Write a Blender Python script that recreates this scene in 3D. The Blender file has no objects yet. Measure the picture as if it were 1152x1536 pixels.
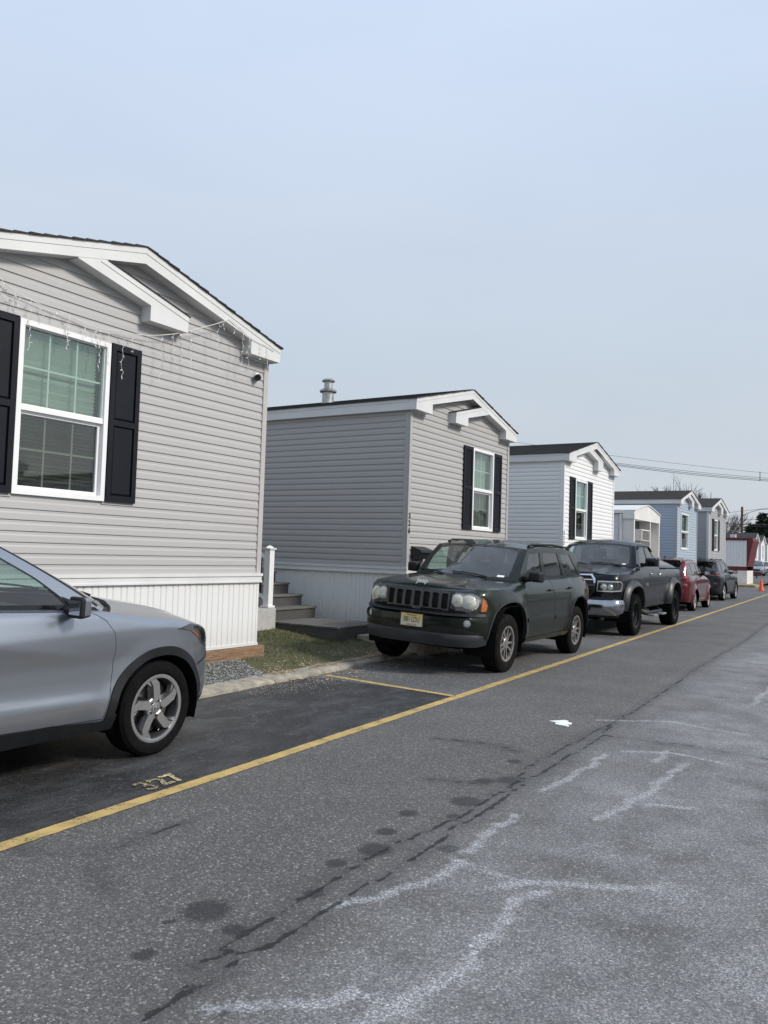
import bpy, bmesh, math, random
from mathutils import Vector, Matrix, noise
from mathutils.geometry import delaunay_2d_cdt
random.seed(7)
scene = bpy.context.scene
COL = scene.collection
R = math.radians
PI = math.pi

# ------------------------------------------------------------------ objects
def link(o):
    COL.objects.link(o)
    return o

def thing(name, label, cat, loc=(0, 0, 0), rz=0.0, group=None):
    o = link(bpy.data.objects.new(name, None))
    o.empty_display_size = 0.2
    o.location = loc
    o.rotation_euler = (0, 0, rz)
    return tag(o, label, cat, group)

def tag(o, label, cat, group=None):
    o['label'] = label
    o['category'] = cat
    if group:
        o['group'] = group
    return o

def kind(o, k):
    o['kind'] = k
    return o

def obj(name, bm, mat, parent=None, smooth=False, angle=None, loc=None, label=None, recalc=True):
    if recalc:
        bmesh.ops.recalc_face_normals(bm, faces=bm.faces[:])
    me = bpy.data.meshes.new(name)
    bm.to_mesh(me)
    bm.free()
    if isinstance(mat, (list, tuple)):
        for m in mat:
            me.materials.append(m)
    else:
        me.materials.append(mat)
    if smooth:
        me.polygons.foreach_set('use_smooth', [True] * len(me.polygons))
        if angle is not None:
            me.set_sharp_from_angle(angle=R(angle))
    o = link(bpy.data.objects.new(name, me))
    if parent is not None:
        o.parent = parent
    if loc is not None:
        o.location = loc
    if label:
        o['label'] = label
    return o

def copy_tree(o, parent=None):
    c = o.copy()
    COL.objects.link(c)
    c.parent = parent
    for ch in list(o.children):
        copy_tree(ch, c)
    return c

def new():
    return bmesh.new()

# ------------------------------------------------------------------ shapes added to a bmesh
def box(bm, x0, x1, y0, y1, z0, z1, mi=0, bevel=0.0):
    vs = [bm.verts.new(p) for p in ((x0, y0, z0), (x1, y0, z0), (x1, y1, z0), (x0, y1, z0),
                                    (x0, y0, z1), (x1, y0, z1), (x1, y1, z1), (x0, y1, z1))]
    fs = []
    for q in ((0, 3, 2, 1), (4, 5, 6, 7), (0, 1, 5, 4), (1, 2, 6, 5), (2, 3, 7, 6), (3, 0, 4, 7)):
        f = bm.faces.new([vs[i] for i in q])
        f.material_index = mi
        fs.append(f)
    if bevel > 0:
        es = list({e for f in fs for e in f.edges})
        bmesh.ops.bevel(bm, geom=es, offset=bevel, segments=2, profile=0.6, affect='EDGES')
    return vs

def prism(bm, poly, a, b, axis='x', holes=(), mi=0):
    """extrude a 2-D polygon (with holes) along an axis from a to b"""
    def P(u, v, w):
        return (w, u, v) if axis == 'x' else ((u, w, v) if axis == 'y' else (u, v, w))
    loops = [list(poly)] + [list(h) for h in holes]
    co, ed, k = [], [], 0
    for L in loops:
        n = len(L)
        co += [Vector(p) for p in L]
        ed += [(k + i, k + (i + 1) % n) for i in range(n)]
        k += n
    out = delaunay_2d_cdt(co, ed, [], 0, 1e-6)
    vs2, fs2 = out[0], out[2]
    keep = []
    for f in fs2:
        cx = sum(vs2[i][0] for i in f) / len(f)
        cy = sum(vs2[i][1] for i in f) / len(f)
        if inside(cx, cy, loops[0]) and not any(inside(cx, cy, h) for h in loops[1:]):
            keep.append(f)
    A = [bm.verts.new(P(v[0], v[1], a)) for v in vs2]
    B = [bm.verts.new(P(v[0], v[1], b)) for v in vs2]
    cnt = {}
    for f in keep:
        bm.faces.new([A[i] for i in f]).material_index = mi
        bm.faces.new([B[i] for i in reversed(f)]).material_index = mi
        for i in range(len(f)):
            e = (f[i], f[(i + 1) % len(f)])
            cnt[e] = 1
    for (i, j) in cnt:
        if (j, i) not in cnt:
            bm.faces.new((A[j], A[i], B[i], B[j])).material_index = mi

def inside(x, y, poly):
    c = False
    n = len(poly)
    j = n - 1
    for i in range(n):
        xi, yi = poly[i][0], poly[i][1]
        xj, yj = poly[j][0], poly[j][1]
        if (yi > y) != (yj > y) and x < (xj - xi) * (y - yi) / (yj - yi) + xi:
            c = not c
        j = i
    return c

def frame_of(d):
    d = d.normalized()
    a = Vector((0, 0, 1)) if abs(d.z) < 0.9 else Vector((1, 0, 0))
    u = d.cross(a).normalized()
    return u, d.cross(u).normalized()

def tube(bm, pts, r, n=8, cap=True, mi=0, closed=False):
    pts = [Vector(p) for p in pts]
    m = len(pts)
    rs = r if isinstance(r, (list, tuple)) else [r] * m
    rings = []
    u = None
    for i, p in enumerate(pts):
        if closed:
            d = pts[(i + 1) % m] - pts[i - 1]
        else:
            d = pts[min(i + 1, m - 1)] - pts[max(i - 1, 0)]
        d = d.normalized()
        if u is None:
            u, v = frame_of(d)
        else:
            u = (u - d * u.dot(d)).normalized()
            v = d.cross(u)
        rings.append([bm.verts.new(p + (u * math.cos(2 * PI * k / n) + v * math.sin(2 * PI * k / n)) * rs[i]) for k in range(n)])
    for i in range(m if closed else m - 1):
        A, B = rings[i], rings[(i + 1) % m]
        for k in range(n):
            bm.faces.new((A[k], A[(k + 1) % n], B[(k + 1) % n], B[k])).material_index = mi
    if cap and not closed:
        bm.faces.new(rings[0][::-1]).material_index = mi
        bm.faces.new(rings[-1]).material_index = mi

def lathe(bm, prof, n=32, axis='z', center=(0, 0, 0), mi=0, close=False):
    """prof: list of (radius, along)"""
    c = Vector(center)
    rings = []
    for (r, a) in prof:
        ring = []
        for k in range(n):
            t = 2 * PI * k / n
            x, y = r * math.cos(t), r * math.sin(t)
            p = (x, y, a) if axis == 'z' else ((a, x, y) if axis == 'x' else (x, a, y))
            ring.append(bm.verts.new(c + Vector(p)))
        rings.append(ring)
    m = len(rings)
    for i in range(m if close else m - 1):
        A, B = rings[i], rings[(i + 1) % m]
        for k in range(n):
            bm.faces.new((A[k], A[(k + 1) % n], B[(k + 1) % n], B[k])).material_index = mi

def text_bm(s, size, depth=0.002, ax=1.0, offset=0.0, shear=0.0):
    cu = bpy.data.curves.new('lettering', 'FONT')
    cu.body = s
    cu.size = size
    cu.extrude = depth
    cu.align_x = 'CENTER'
    cu.align_y = 'CENTER'
    cu.offset = offset
    cu.shear = shear
    cu.resolution_u = 4
    o = bpy.data.objects.new('lettering', cu)
    COL.objects.link(o)
    bpy.context.view_layer.update()
    me = bpy.data.meshes.new_from_object(o.evaluated_get(bpy.context.evaluated_depsgraph_get()))
    bm = bmesh.new()
    bm.from_mesh(me)
    bpy.data.objects.remove(o)
    bpy.data.curves.remove(cu)
    bpy.data.meshes.remove(me)
    bmesh.ops.scale(bm, vec=(ax, 1, 1), verts=bm.verts[:])
    return bm

def xf(bm, M):
    bmesh.ops.transform(bm, matrix=M, verts=bm.verts[:])
    return bm

def basis(o, u, v):
    """matrix whose local x->u, y->v, z->u x v"""
    u, v = Vector(u).normalized(), Vector(v).normalized()
    w = u.cross(v)
    M = Matrix.Identity(4)
    for i in range(3):
        M[i][0], M[i][1], M[i][2], M[i][3] = u[i], v[i], w[i], o[i]
    return M

# ------------------------------------------------------------------ materials
def srgb(r, g, b):
    def f(c):
        c /= 255.0
        return c / 12.92 if c <= 0.04045 else ((c + 0.055) / 1.055) ** 2.4
    return (f(r), f(g), f(b), 1)

class NT:
    def __init__(self, name):
        self.m = bpy.data.materials.new(name)
        self.m.use_nodes = True
        self.t = self.m.node_tree
        self.b = self.t.nodes['Principled BSDF']
        self.out = self.t.nodes['Material Output']
    def n(self, typ, **kw):
        nd = self.t.nodes.new(typ)
        for k, v in kw.items():
            if k in nd.inputs.keys():
                nd.inputs[k].default_value = v
            else:
                setattr(nd, k, v)
        return nd
    def l(self, a, b):
        self.t.links.new(a, b)
    def coord(self, which='Object'):
        return self.n('ShaderNodeTexCoord').outputs[which]
    def noise(self, scale, detail=4, rough=0.55, vec=None, dist=0.0):
        nd = self.n('ShaderNodeTexNoise')
        nd.inputs['Scale'].default_value = scale
        nd.inputs['Detail'].default_value = detail
        nd.inputs['Roughness'].default_value = rough
        nd.inputs['Distortion'].default_value = dist
        self.l(vec if vec is not None else self.coord(), nd.inputs['Vector'])
        return nd.outputs['Fac']
    def ramp(self, fac, stops, interp='LINEAR'):
        nd = self.n('ShaderNodeValToRGB')
        cr = nd.color_ramp
        cr.interpolation = interp
        while len(cr.elements) < len(stops):
            cr.elements.new(0.5)
        for e, (p, c) in zip(cr.elements, stops):
            e.position = p
            e.color = c if isinstance(c, (tuple, list)) else (c, c, c, 1)
        self.l(fac, nd.inputs['Fac'])
        return nd.outputs['Color']
    def mix(self, fac, a, b, blend='MIX'):
        nd = self.n('ShaderNodeMix', data_type='RGBA', blend_type=blend)
        for s, i in ((fac, 0), (a, 6), (b, 7)):
            if hasattr(s, 'links') or hasattr(s, 'is_linked'):
                self.l(s, nd.inputs[i])
            else:
                nd.inputs[i].default_value = s
        return nd.outputs[2]
    def math(self, op, a, b=0.0, clamp=False):
        nd = self.n('ShaderNodeMath', operation=op, use_clamp=clamp)
        for s, i in ((a, 0), (b, 1)):
            if hasattr(s, 'is_linked'):
                self.l(s, nd.inputs[i])
            else:
                nd.inputs[i].default_value = s
        return nd.outputs[0]
    def bump(self, h, strength=0.3, dist=0.01):
        nd = self.n('ShaderNodeBump')
        nd.inputs['Strength'].default_value = strength
        nd.inputs['Distance'].default_value = dist
        self.l(h, nd.inputs['Height'])
        self.l(nd.outputs['Normal'], self.b.inputs['Normal'])
    def attr(self, name):
        return self.n('ShaderNodeAttribute', attribute_name=name)
    def scaled(self, s, which='Object'):
        nd = self.n('ShaderNodeMapping')
        nd.inputs['Scale'].default_value = s
        self.l(self.coord(which), nd.inputs['Vector'])
        return nd.outputs['Vector']

def mat(name, col, rough=0.5, metal=0.0, var=0.12, vscale=6.0, bump=0.0, bscale=60.0, coat=0.0, spec=0.5, stretch=None, flake=False):
    m = NT(name)
    c = col if len(col) == 4 else (*col, 1)
    vec = m.scaled(stretch) if stretch else m.coord()
    f = m.noise(vscale, 5, 0.6, vec)
    lo = tuple(x * (1 - var) for x in c[:3]) + (1,)
    hi = tuple(min(1, x * (1 + var)) for x in c[:3]) + (1,)
    m.l(m.ramp(f, [(0.3, lo), (0.7, hi)]), m.b.inputs['Base Color'])
    m.b.inputs['Roughness'].default_value = rough
    m.b.inputs['Metallic'].default_value = metal
    m.b.inputs['Specular IOR Level'].default_value = spec
    if coat:
        m.b.inputs['Coat Weight'].default_value = coat
        m.b.inputs['Coat Roughness'].default_value = 0.04
    if bump:
        m.bump(m.noise(bscale, 3, 0.6, vec), bump, 0.004)
    return m.m

def paint(name, col, metal=0.5, rough=0.35, dirt=0.25, dirtcol=(0.12, 0.11, 0.1, 1), coat=1.0):
    """car paint under a clear coat with a thin uneven film of road dust low on the body"""
    m = NT(name)
    f = m.noise(5.0, 6, 0.65)
    sep = m.n('ShaderNodeSeparateXYZ')
    m.l(m.coord(), sep.inputs[0])
    low = m.math('SUBTRACT', 0.75, sep.outputs['Z'])
    low = m.math('MULTIPLY', low, 1.2, True)
    d = m.math('MULTIPLY', m.math('ADD', low, 0.12), m.math('MULTIPLY', f, dirt * 2.0), True)
    m.l(m.mix(d, (*col[:3], 1), dirtcol), m.b.inputs['Base Color'])
    m.l(m.math('ADD', rough, m.math('MULTIPLY', d, 0.3)), m.b.inputs['Roughness'])
    m.b.inputs['Metallic'].default_value = metal
    m.b.inputs['Coat Weight'].default_value = coat
    m.b.inputs['Specular IOR Level'].default_value = 0.15
    m.b.inputs['Coat IOR'].default_value = 1.42
    m.l(m.math('ADD', 0.03, m.math('MULTIPLY', d, 0.25)), m.b.inputs['Coat Roughness'])
    return m.m

def glass(name, tint, trans=0.75, rough=0.02, dust=0.05):
    """thin pane: tinted see-through plus a clear mirror reflection"""
    m = NT(name)
    tr = m.n('ShaderNodeBsdfTransparent')
    tr.inputs['Color'].default_value = (*tint, 1)
    gl = m.n('ShaderNodeBsdfGlossy')
    gl.inputs['Roughness'].default_value = rough
    gl.inputs['Color'].default_value = (1, 1, 1, 1)
    fr = m.n('ShaderNodeFresnel')
    gi = m.n('ShaderNodeNewGeometry')
    m.l(m.math('ADD', 1.6, m.math('MULTIPLY', gi.outputs['Backfacing'], 1 / 1.6 - 1.6)), fr.inputs['IOR'])
    df = m.n('ShaderNodeBsdfDiffuse')
    df.inputs['Color'].default_value = (0.35, 0.36, 0.36, 1)
    f = m.noise(3.0, 5, 0.6)
    mx0 = m.n('ShaderNodeMixShader')
    m.l(m.math('MULTIPLY', f, dust * 2), mx0.inputs[0])
    m.l(tr.outputs[0], mx0.inputs[1])
    m.l(df.outputs[0], mx0.inputs[2])
    mx = m.n('ShaderNodeMixShader')
    m.l(m.math('ADD', m.math('MULTIPLY', fr.outputs[0], 1.0), 0.03, True), mx.inputs[0])
    m.l(mx0.outputs[0], mx.inputs[1])
    m.l(gl.outputs[0], mx.inputs[2])
    m.l(mx.outputs[0], m.out.inputs['Surface'])
    return m.m
# ------------------------------------------------------------------ camera, light, sky
cam = bpy.data.cameras.new('camera')
camo = link(bpy.data.objects.new('camera', cam))
cam.sensor_fit = 'AUTO'
cam.sensor_width = 36.0
cam.lens = 1222.71 / 1536 * 36.0
cam.clip_start = 0.05
cam.clip_end = 3000
cr_, cu_, cf_ = Vector((0.86843425, 0.49478777, 0.0317335)), Vector((-0.00247229, -0.05968179, 0.99821439)), Vector((-0.49579819, 0.86696202, 0.05060645))
Mc = Matrix.Identity(4)
for i in range(3):
    Mc[i][0], Mc[i][1], Mc[i][2] = cr_[i], cu_[i], -cf_[i]
Mc[2][3] = 1.4749
camo.matrix_world = Mc
scene.camera = camo

SUN_EL, SUN_AZ = 36.0, 78.0       # azimuth clockwise from +Y
sd = Vector((math.sin(R(SUN_AZ)) * math.cos(R(SUN_EL)), math.cos(R(SUN_AZ)) * math.cos(R(SUN_EL)), math.sin(R(SUN_EL))))
sl = bpy.data.lights.new('sun', 'SUN')
sl.energy = 2.5
sl.angle = R(12)
sl.color = (1.0, 0.945, 0.87)
so = link(bpy.data.objects.new('sun', sl))
so.rotation_euler = sd.to_track_quat('Z', 'Y').to_euler()
so.location = (20, 10, 40)

w = bpy.data.worlds.new('World')
scene.world = w
w.use_nodes = True
wt = w.node_tree
bg = wt.nodes['Background']
sky = wt.nodes.new('ShaderNodeTexSky')
sky.sky_type = 'NISHITA'
sky.sun_disc = False
sky.sun_elevation = R(SUN_EL)
sky.sun_rotation = R(SUN_AZ)
sky.air_density = 1.0
sky.dust_density = 3.0
sky.ozone_density = 1.0
# thin veil of high cloud over the clear sky
tc = wt.nodes.new('ShaderNodeTexCoord')
sp = wt.nodes.new('ShaderNodeSeparateXYZ')
wt.links.new(tc.outputs['Generated'], sp.inputs[0])
rp = wt.nodes.new('ShaderNodeValToRGB')
rp.color_ramp.elements[0].position = 0.0
rp.color_ramp.elements[0].color = (0.505, 0.535, 0.575, 1)
rp.color_ramp.elements[1].position = 0.62
rp.color_ramp.elements[1].color = (0.55, 0.65, 0.82, 1)
e = rp.color_ramp.elements.new(0.22)
e.color = (0.485, 0.55, 0.622, 1)
wt.links.new(sp.outputs['Z'], rp.inputs['Fac'])
mp = wt.nodes.new('ShaderNodeMapping')
mp.inputs['Scale'].default_value = (1.2, 1.6, 5.0)
mp.inputs['Rotation'].default_value = (0.1, 0.2, 0.4)
wt.links.new(tc.outputs['Generated'], mp.inputs['Vector'])
nz = wt.nodes.new('ShaderNodeTexNoise')
nz.inputs['Scale'].default_value = 1.6
nz.inputs['Detail'].default_value = 6
nz.inputs['Roughness'].default_value = 0.5
nz.inputs['Distortion'].default_value = 0.4
wt.links.new(mp.outputs[0], nz.inputs['Vector'])
r2 = wt.nodes.new('ShaderNodeValToRGB')
r2.color_ramp.elements[0].position = 0.36
r2.color_ramp.elements[0].color = (0.975, 0.98, 0.987, 1)
r2.color_ramp.elements[1].position = 0.68
r2.color_ramp.elements[1].color = (1.035, 1.025, 1.015, 1)
wt.links.new(nz.outputs['Fac'], r2.inputs['Fac'])
mu = wt.nodes.new('ShaderNodeMix')
mu.data_type = 'RGBA'
mu.blend_type = 'MULTIPLY'
mu.inputs[0].default_value = 1.0
wt.links.new(rp.outputs[0], mu.inputs[6])
wt.links.new(r2.outputs[0], mu.inputs[7])
sc = wt.nodes.new('ShaderNodeMix')
sc.data_type = 'RGBA'
sc.blend_type = 'MULTIPLY'
sc.inputs[0].default_value = 1.0
sc.inputs[7].default_value = (10.3, 10.3, 10.3, 1)
wt.links.new(mu.outputs[2], sc.inputs[6])
mx = wt.nodes.new('ShaderNodeMix')
mx.data_type = 'RGBA'
mx.inputs[0].default_value = 0.9
wt.links.new(sky.outputs[0], mx.inputs[6])
wt.links.new(sc.outputs[2], mx.inputs[7])
wt.links.new(mx.outputs[2], bg.inputs['Color'])
bg.inputs['Strength'].default_value = 0.099
scene.view_settings.view_transform = 'Standard'
scene.view_settings.look = 'None'
scene.view_settings.exposure = 0.30
scene.view_settings.gamma = 1.0
scene.render.engine = 'CYCLES'

# ------------------------------------------------------------------ ground shapes
HD = 0.0413                                # the homes are turned this much against the road
HX = -6.8
hn = Vector((math.cos(HD), -math.sin(HD), 0))   # outward from the fronts
hs = Vector((math.sin(HD), math.cos(HD), 0))    # along the row of fronts
def H(x, s, z=0.0):
    return hn * (HX * math.cos(HD)) + hn * x + hs * s + Vector((0, 0, z))
def sstep(a, b, x):
    t = max(0.0, min(1.0, (x - a) / (b - a)))
    return t * t * (3 - 2 * t)
def road_z(x, y):
    return 0.40 * sstep(48, 95, y)
def lawn_z(x, y):
    d = -5.74 - x
    z = 0.05 + 0.10 * sstep(0.0, 0.9, d) + 0.11 * sstep(0.9, 2.2, d)
    return z + road_z(x, y) + 0.012 * noise.noise(Vector((x * 1.7, y * 1.7, 0)))

def sheet(name, xs, ys, zf, m, attrs=None):
    bm = new()
    g = [[bm.verts.new((x, y, zf(x, y))) for x in xs] for y in ys]
    for j in range(len(ys) - 1):
        for i in range(len(xs) - 1):
            bm.faces.new((g[j][i], g[j][i + 1], g[j + 1][i + 1], g[j + 1][i]))
    o = obj(name, bm, m, smooth=True, recalc=False)
    if attrs:
        for an, fn in attrs.items():
            a = o.data.attributes.new(an, 'FLOAT', 'POINT')
            a.data.foreach_set('value', [fn(v.co.x, v.co.y) for v in o.data.vertices])
    return o

def frange(a, b, st):
    n = max(1, int(round((b - a) / st)))
    return [a + (b - a) * i / n for i in range(n + 1)]

def dist_lines(lines):
    segs = [(a, b) for L in lines for a, b in zip(L[:-1], L[1:])]
    def f(x, y):
        best = 0.6
        for (ax, ay), (bx, by) in segs:
            if min(ax, bx) - best > x or max(ax, bx) + best < x or min(ay, by) - best > y or max(ay, by) + best < y:
                continue
            dx, dy = bx - ax, by - ay
            t = ((x - ax) * dx + (y - ay) * dy) / (dx * dx + dy * dy + 1e-9)
            t = max(0, min(1, t))
            d = math.hypot(x - ax - t * dx, y - ay - t * dy)
            if d < best:
                best = d
        return best
    return f
def jag(L, amp, step, seed):
    rr = random.Random(seed)
    out = []
    for (ax, ay), (bx, by) in zip(L[:-1], L[1:]):
        n = max(1, int(math.hypot(bx - ax, by - ay) / step))
        for i in range(n):
            t = i / n
            out.append((ax + (bx - ax) * t + rr.uniform(-amp, amp), ay + (by - ay) * t + rr.uniform(-amp, amp)))
    return out + [L[-1]]

CR_A = [(-1.88, 1.75), (-1.92, 2.05), (-1.92, 2.13), (-2.0, 2.28), (-1.99, 2.41), (-2.0, 2.59), (-2.01, 2.84), (-2.02, 3.07), (-2.02, 3.35), (-2.02, 3.5), (-1.98, 3.83), (-1.92, 4.32), (-1.89, 5.13), (-1.96, 5.6), (-1.94, 6.24), (-1.91, 7.0), (-1.84, 8.21), (-1.84, 9.91), (-1.86, 12.14), (-1.76, 17.34), (-1.8, 24), (-1.7, 34)]
CR_B = [(-1.91, 2.03), (-1.9, 2.16), (-1.89, 2.23), (-1.89, 2.33), (-1.93, 2.41), (-1.88, 2.51), (-1.86, 2.68), (-1.86, 2.84), (-1.87, 3.05), (-1.85, 3.33), (-1.85, 3.43), (-1.84, 3.73), (-1.86, 4.17), (-1.82, 4.69), (-1.85, 5.16), (-1.82, 6.04), (-1.8, 6.82), (-1.86, 7.6)]
CR_S = [[(-3.52, 2.62), (-3.37, 2.65)], [(-3.18, 2.75), (-3.08, 2.93), (-3.11, 3.11), (-3.09, 3.38)], [(-3.02, 2.67), (-2.74, 2.54)], [(-2.0, 2.38), (-1.93, 2.41)], [(-1.99, 2.41), (-2.03, 2.48), (-2.03, 2.57)], [(-3.6, 2.62), (-3.5, 2.63)],
        [(-2.4, 4.9), (-2.1, 5.0)], [(-2.9, 6.0), (-2.5, 6.1), (-2.2, 6.0)], [(-1.8, 7.0), (-1.2, 7.05), (-0.5, 6.95)], [(-1.84, 9.9), (-1.2, 9.8), (-0.2, 10.2), (0.9, 10.1)], [(-0.6, 13), (-0.5, 18), (-0.7, 25)], [(0.2, 9), (0.3, 12.5), (0.2, 16)]]
crack_lines = [jag(CR_A, 0.016, 0.05, 1), jag(CR_B, 0.014, 0.05, 2)] + [jag(c, 0.014, 0.05, 3 + i) for i, c in enumerate(CR_S)]
SALT = [[(-1.46, 2.33), (-1.42, 2.44), (-1.3, 2.41), (-1.22, 2.4)], [(-1.34, 2.1), (-1.3, 2.29), (-1.28, 2.5), (-1.21, 2.72), (-1.21, 2.99), (-1.22, 3.22), (-1.22, 3.43), (-1.16, 3.61)], [(-1.37, 3.55), (-1.26, 3.65), (-1.11, 3.73), (-0.93, 3.84), (-0.75, 3.92)], [(-1.64, 3.69), (-1.46, 3.67), (-1.32, 3.61)], [(-1.66, 3.83), (-1.65, 4.16), (-1.67, 4.54)], [(-1.67, 5.08), (-1.62, 5.55), (-1.61, 6.33)], [(-1.27, 4.74), (-1.17, 4.98), (-1.13, 5.48), (-1.07, 6.08), (-1.03, 6.43)], [(-2.02, 7.62), (-1.42, 7.99), (-0.76, 7.81)], [(-1.25, 6.33), (-1.25, 6.76)], [(-1.85, 2.92), (-1.75, 3.12), (-1.64, 3.34), (-1.64, 3.69)], [(-1.8, 2.1), (-1.62, 2.2), (-1.46, 2.33)], [(-1.5, 6.5), (-1.2, 6.7), (-0.8, 6.6)], [(-0.9, 9.5), (-0.7, 13), (-0.4, 18)], [(0.3, 11), (0.6, 16), (0.4, 24)], [(-1.1, 5.2), (-0.8, 5.3)]]
salt_lines = [jag(c, 0.03, 0.1, 40 + i) for i, c in enumerate(SALT)]
OIL = [(-2.27, 2.62, 0.10), (-2.33, 2.45, 0.022), (-2.61, 2.62, 0.022), (-2.11, 3.34, 0.055), (-2.07, 2.55, 0.05), (-2.21, 2.22, 0.045), (-2.26, 2.87, 0.018), (-2.13, 3.86, 0.062), (-2.18, 4.2, 0.06), (-1.75, 3.82, 0.06), (-1.94, 4.3, 0.05), (-2.08, 5.08, 0.07), (-2.1, 5.69, 0.06), (-2.05, 3.6, 0.09), (-2.0, 4.6, 0.1), (-1.95, 5.2, 0.09), (-1.72, 2.08, 0.03), (-1.83, 1.8, 0.09), (-2.0, 3.0, 0.05)]
def oil_f(x, y):
    v = -1.0
    for (a, b, r) in OIL:
        d = math.hypot(x - a, (y - b) * 0.92)
        if d < 3 * r:
            v = max(v, 1 - d / r)
    return max(-1.0, v)

# asphalt: stony aggregate, cracks, oil drips and dried road salt, each with its own outline
def asphalt(name, base=1.0, tone=(1, 1, 1), wear=False):
    m = NT(name)
    co = m.coord()
    v1 = m.n('ShaderNodeTexVoronoi', feature='F1')
    v1.inputs['Scale'].default_value = 125.0
    m.l(co, v1.inputs['Vector'])
    sp = m.n('ShaderNodeSeparateColor')
    m.l(v1.outputs['Color'], sp.inputs[0])
    stone = m.ramp(sp.outputs[0], [(0.0, (0.028, 0.028, 0.030, 1)), (0.55, (0.060, 0.060, 0.062, 1)), (0.80, (0.12, 0.118, 0.115, 1)), (0.94, (0.22, 0.215, 0.205, 1)), (1.0, (0.45, 0.44, 0.42, 1))])
    v2 = m.n('ShaderNodeTexVoronoi', feature='F1')
    v2.inputs['Scale'].default_value = 420.0
    m.l(co, v2.inputs['Vector'])
    sp2 = m.n('ShaderNodeSeparateColor')
    m.l(v2.outputs['Color'], sp2.inputs[0])
    fine = m.ramp(sp2.outputs[1], [(0.0, 0.045), (0.6, 0.085), (1.0, 0.20)])
    c = m.mix(0.5, stone, fine)
    big = m.noise(0.9, 6, 0.62)
    c = m.mix(1.0, c, m.ramp(big, [(0.25, (0.78 * base * tone[0], 0.78 * base * tone[1], 0.78 * base * tone[2], 1)), (0.75, (1.2 * base * tone[0], 1.2 * base * tone[1], 1.2 * base * tone[2], 1))]), 'MULTIPLY')
    h = sp.outputs[1]
    if wear:
        n1 = m.noise(14, 5, 0.65)
        n2 = m.noise(45, 4, 0.7)
        # cracks
        dc = m.attr('d_crack').outputs['Fac']
        wdt = m.math('MULTIPLY', m.math('SUBTRACT', n1, 0.20, True), 0.050)
        ck = m.math('DIVIDE', m.math('SUBTRACT', wdt, dc), 0.006, True)
        halo = m.math('MULTIPLY', m.math('DIVIDE', m.math('SUBTRACT', m.math('MULTIPLY', n1, 0.20), dc), 0.08, True), 0.45)
        c = m.mix(halo, c, (0.045, 0.045, 0.047, 1))
        # oil
        o = m.math('ADD', m.attr('oil').outputs['Fac'], m.math('MULTIPLY', m.math('SUBTRACT', n2, 0.5), 1.1))
        o = m.math('MULTIPLY', m.math('MULTIPLY', m.math('ADD', o, 0.12), 3.0, True), 0.80)
        c = m.mix(o, c, (0.028, 0.028, 0.030, 1))
        # dried salt: lines, and a broad bloom over the middle of the road
        ds = m.attr('d_salt').outputs['Fac']
        s1 = m.math('DIVIDE', m.math('SUBTRACT', m.math('ADD', m.math('MULTIPLY', m.math('SUBTRACT', n1, 0.12, True), 0.10), m.math('MULTIPLY', m.math('SUBTRACT', n2, 0.5), 0.10)), ds), 0.035, True)
        n3 = m.noise(2.1, 6, 0.7)
        n4 = m.noise(0.5, 3, 0.5)
        br = m.math('MULTIPLY', m.math('SUBTRACT', m.math('ADD', m.math('MULTIPLY', n3, 0.8), m.math('MULTIPLY', n4, 0.5)), 0.47, True), 2.6, True)
        s2 = m.math('MULTIPLY', br, m.attr('bloom').outputs['Fac'])
        gr = m.ramp(m.noise(95, 5, 0.9), [(0.45, 0.0), (0.57, 1.0)])
        cellm = m.ramp(sp.outputs[2], [(0.40, 0.25), (0.62, 1.0)])
        gr = m.math('MULTIPLY', gr, cellm)
        st = m.math('ADD', m.math('MULTIPLY', s1, 1.0), m.math('MULTIPLY', s2, 0.82), True)
        st = m.math('MULTIPLY', st, m.math('ADD', m.math('MULTIPLY', gr, 0.85), 0.10), True)
        c = m.mix(st, c, (0.64, 0.655, 0.69, 1))
        c = m.mix(m.math('MULTIPLY', ck, 0.85), c, (0.014, 0.014, 0.015, 1))
        h = m.math('SUBTRACT', h, m.math('MULTIPLY', ck, 3.0))
    m.l(c, m.b.inputs['Base Color'])
    m.b.inputs['Roughness'].default_value = 0.82
    m.b.inputs['Specular IOR Level'].default_value = 0.35
    m.bump(h, 0.55, 0.004)
    return m.m

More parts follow.
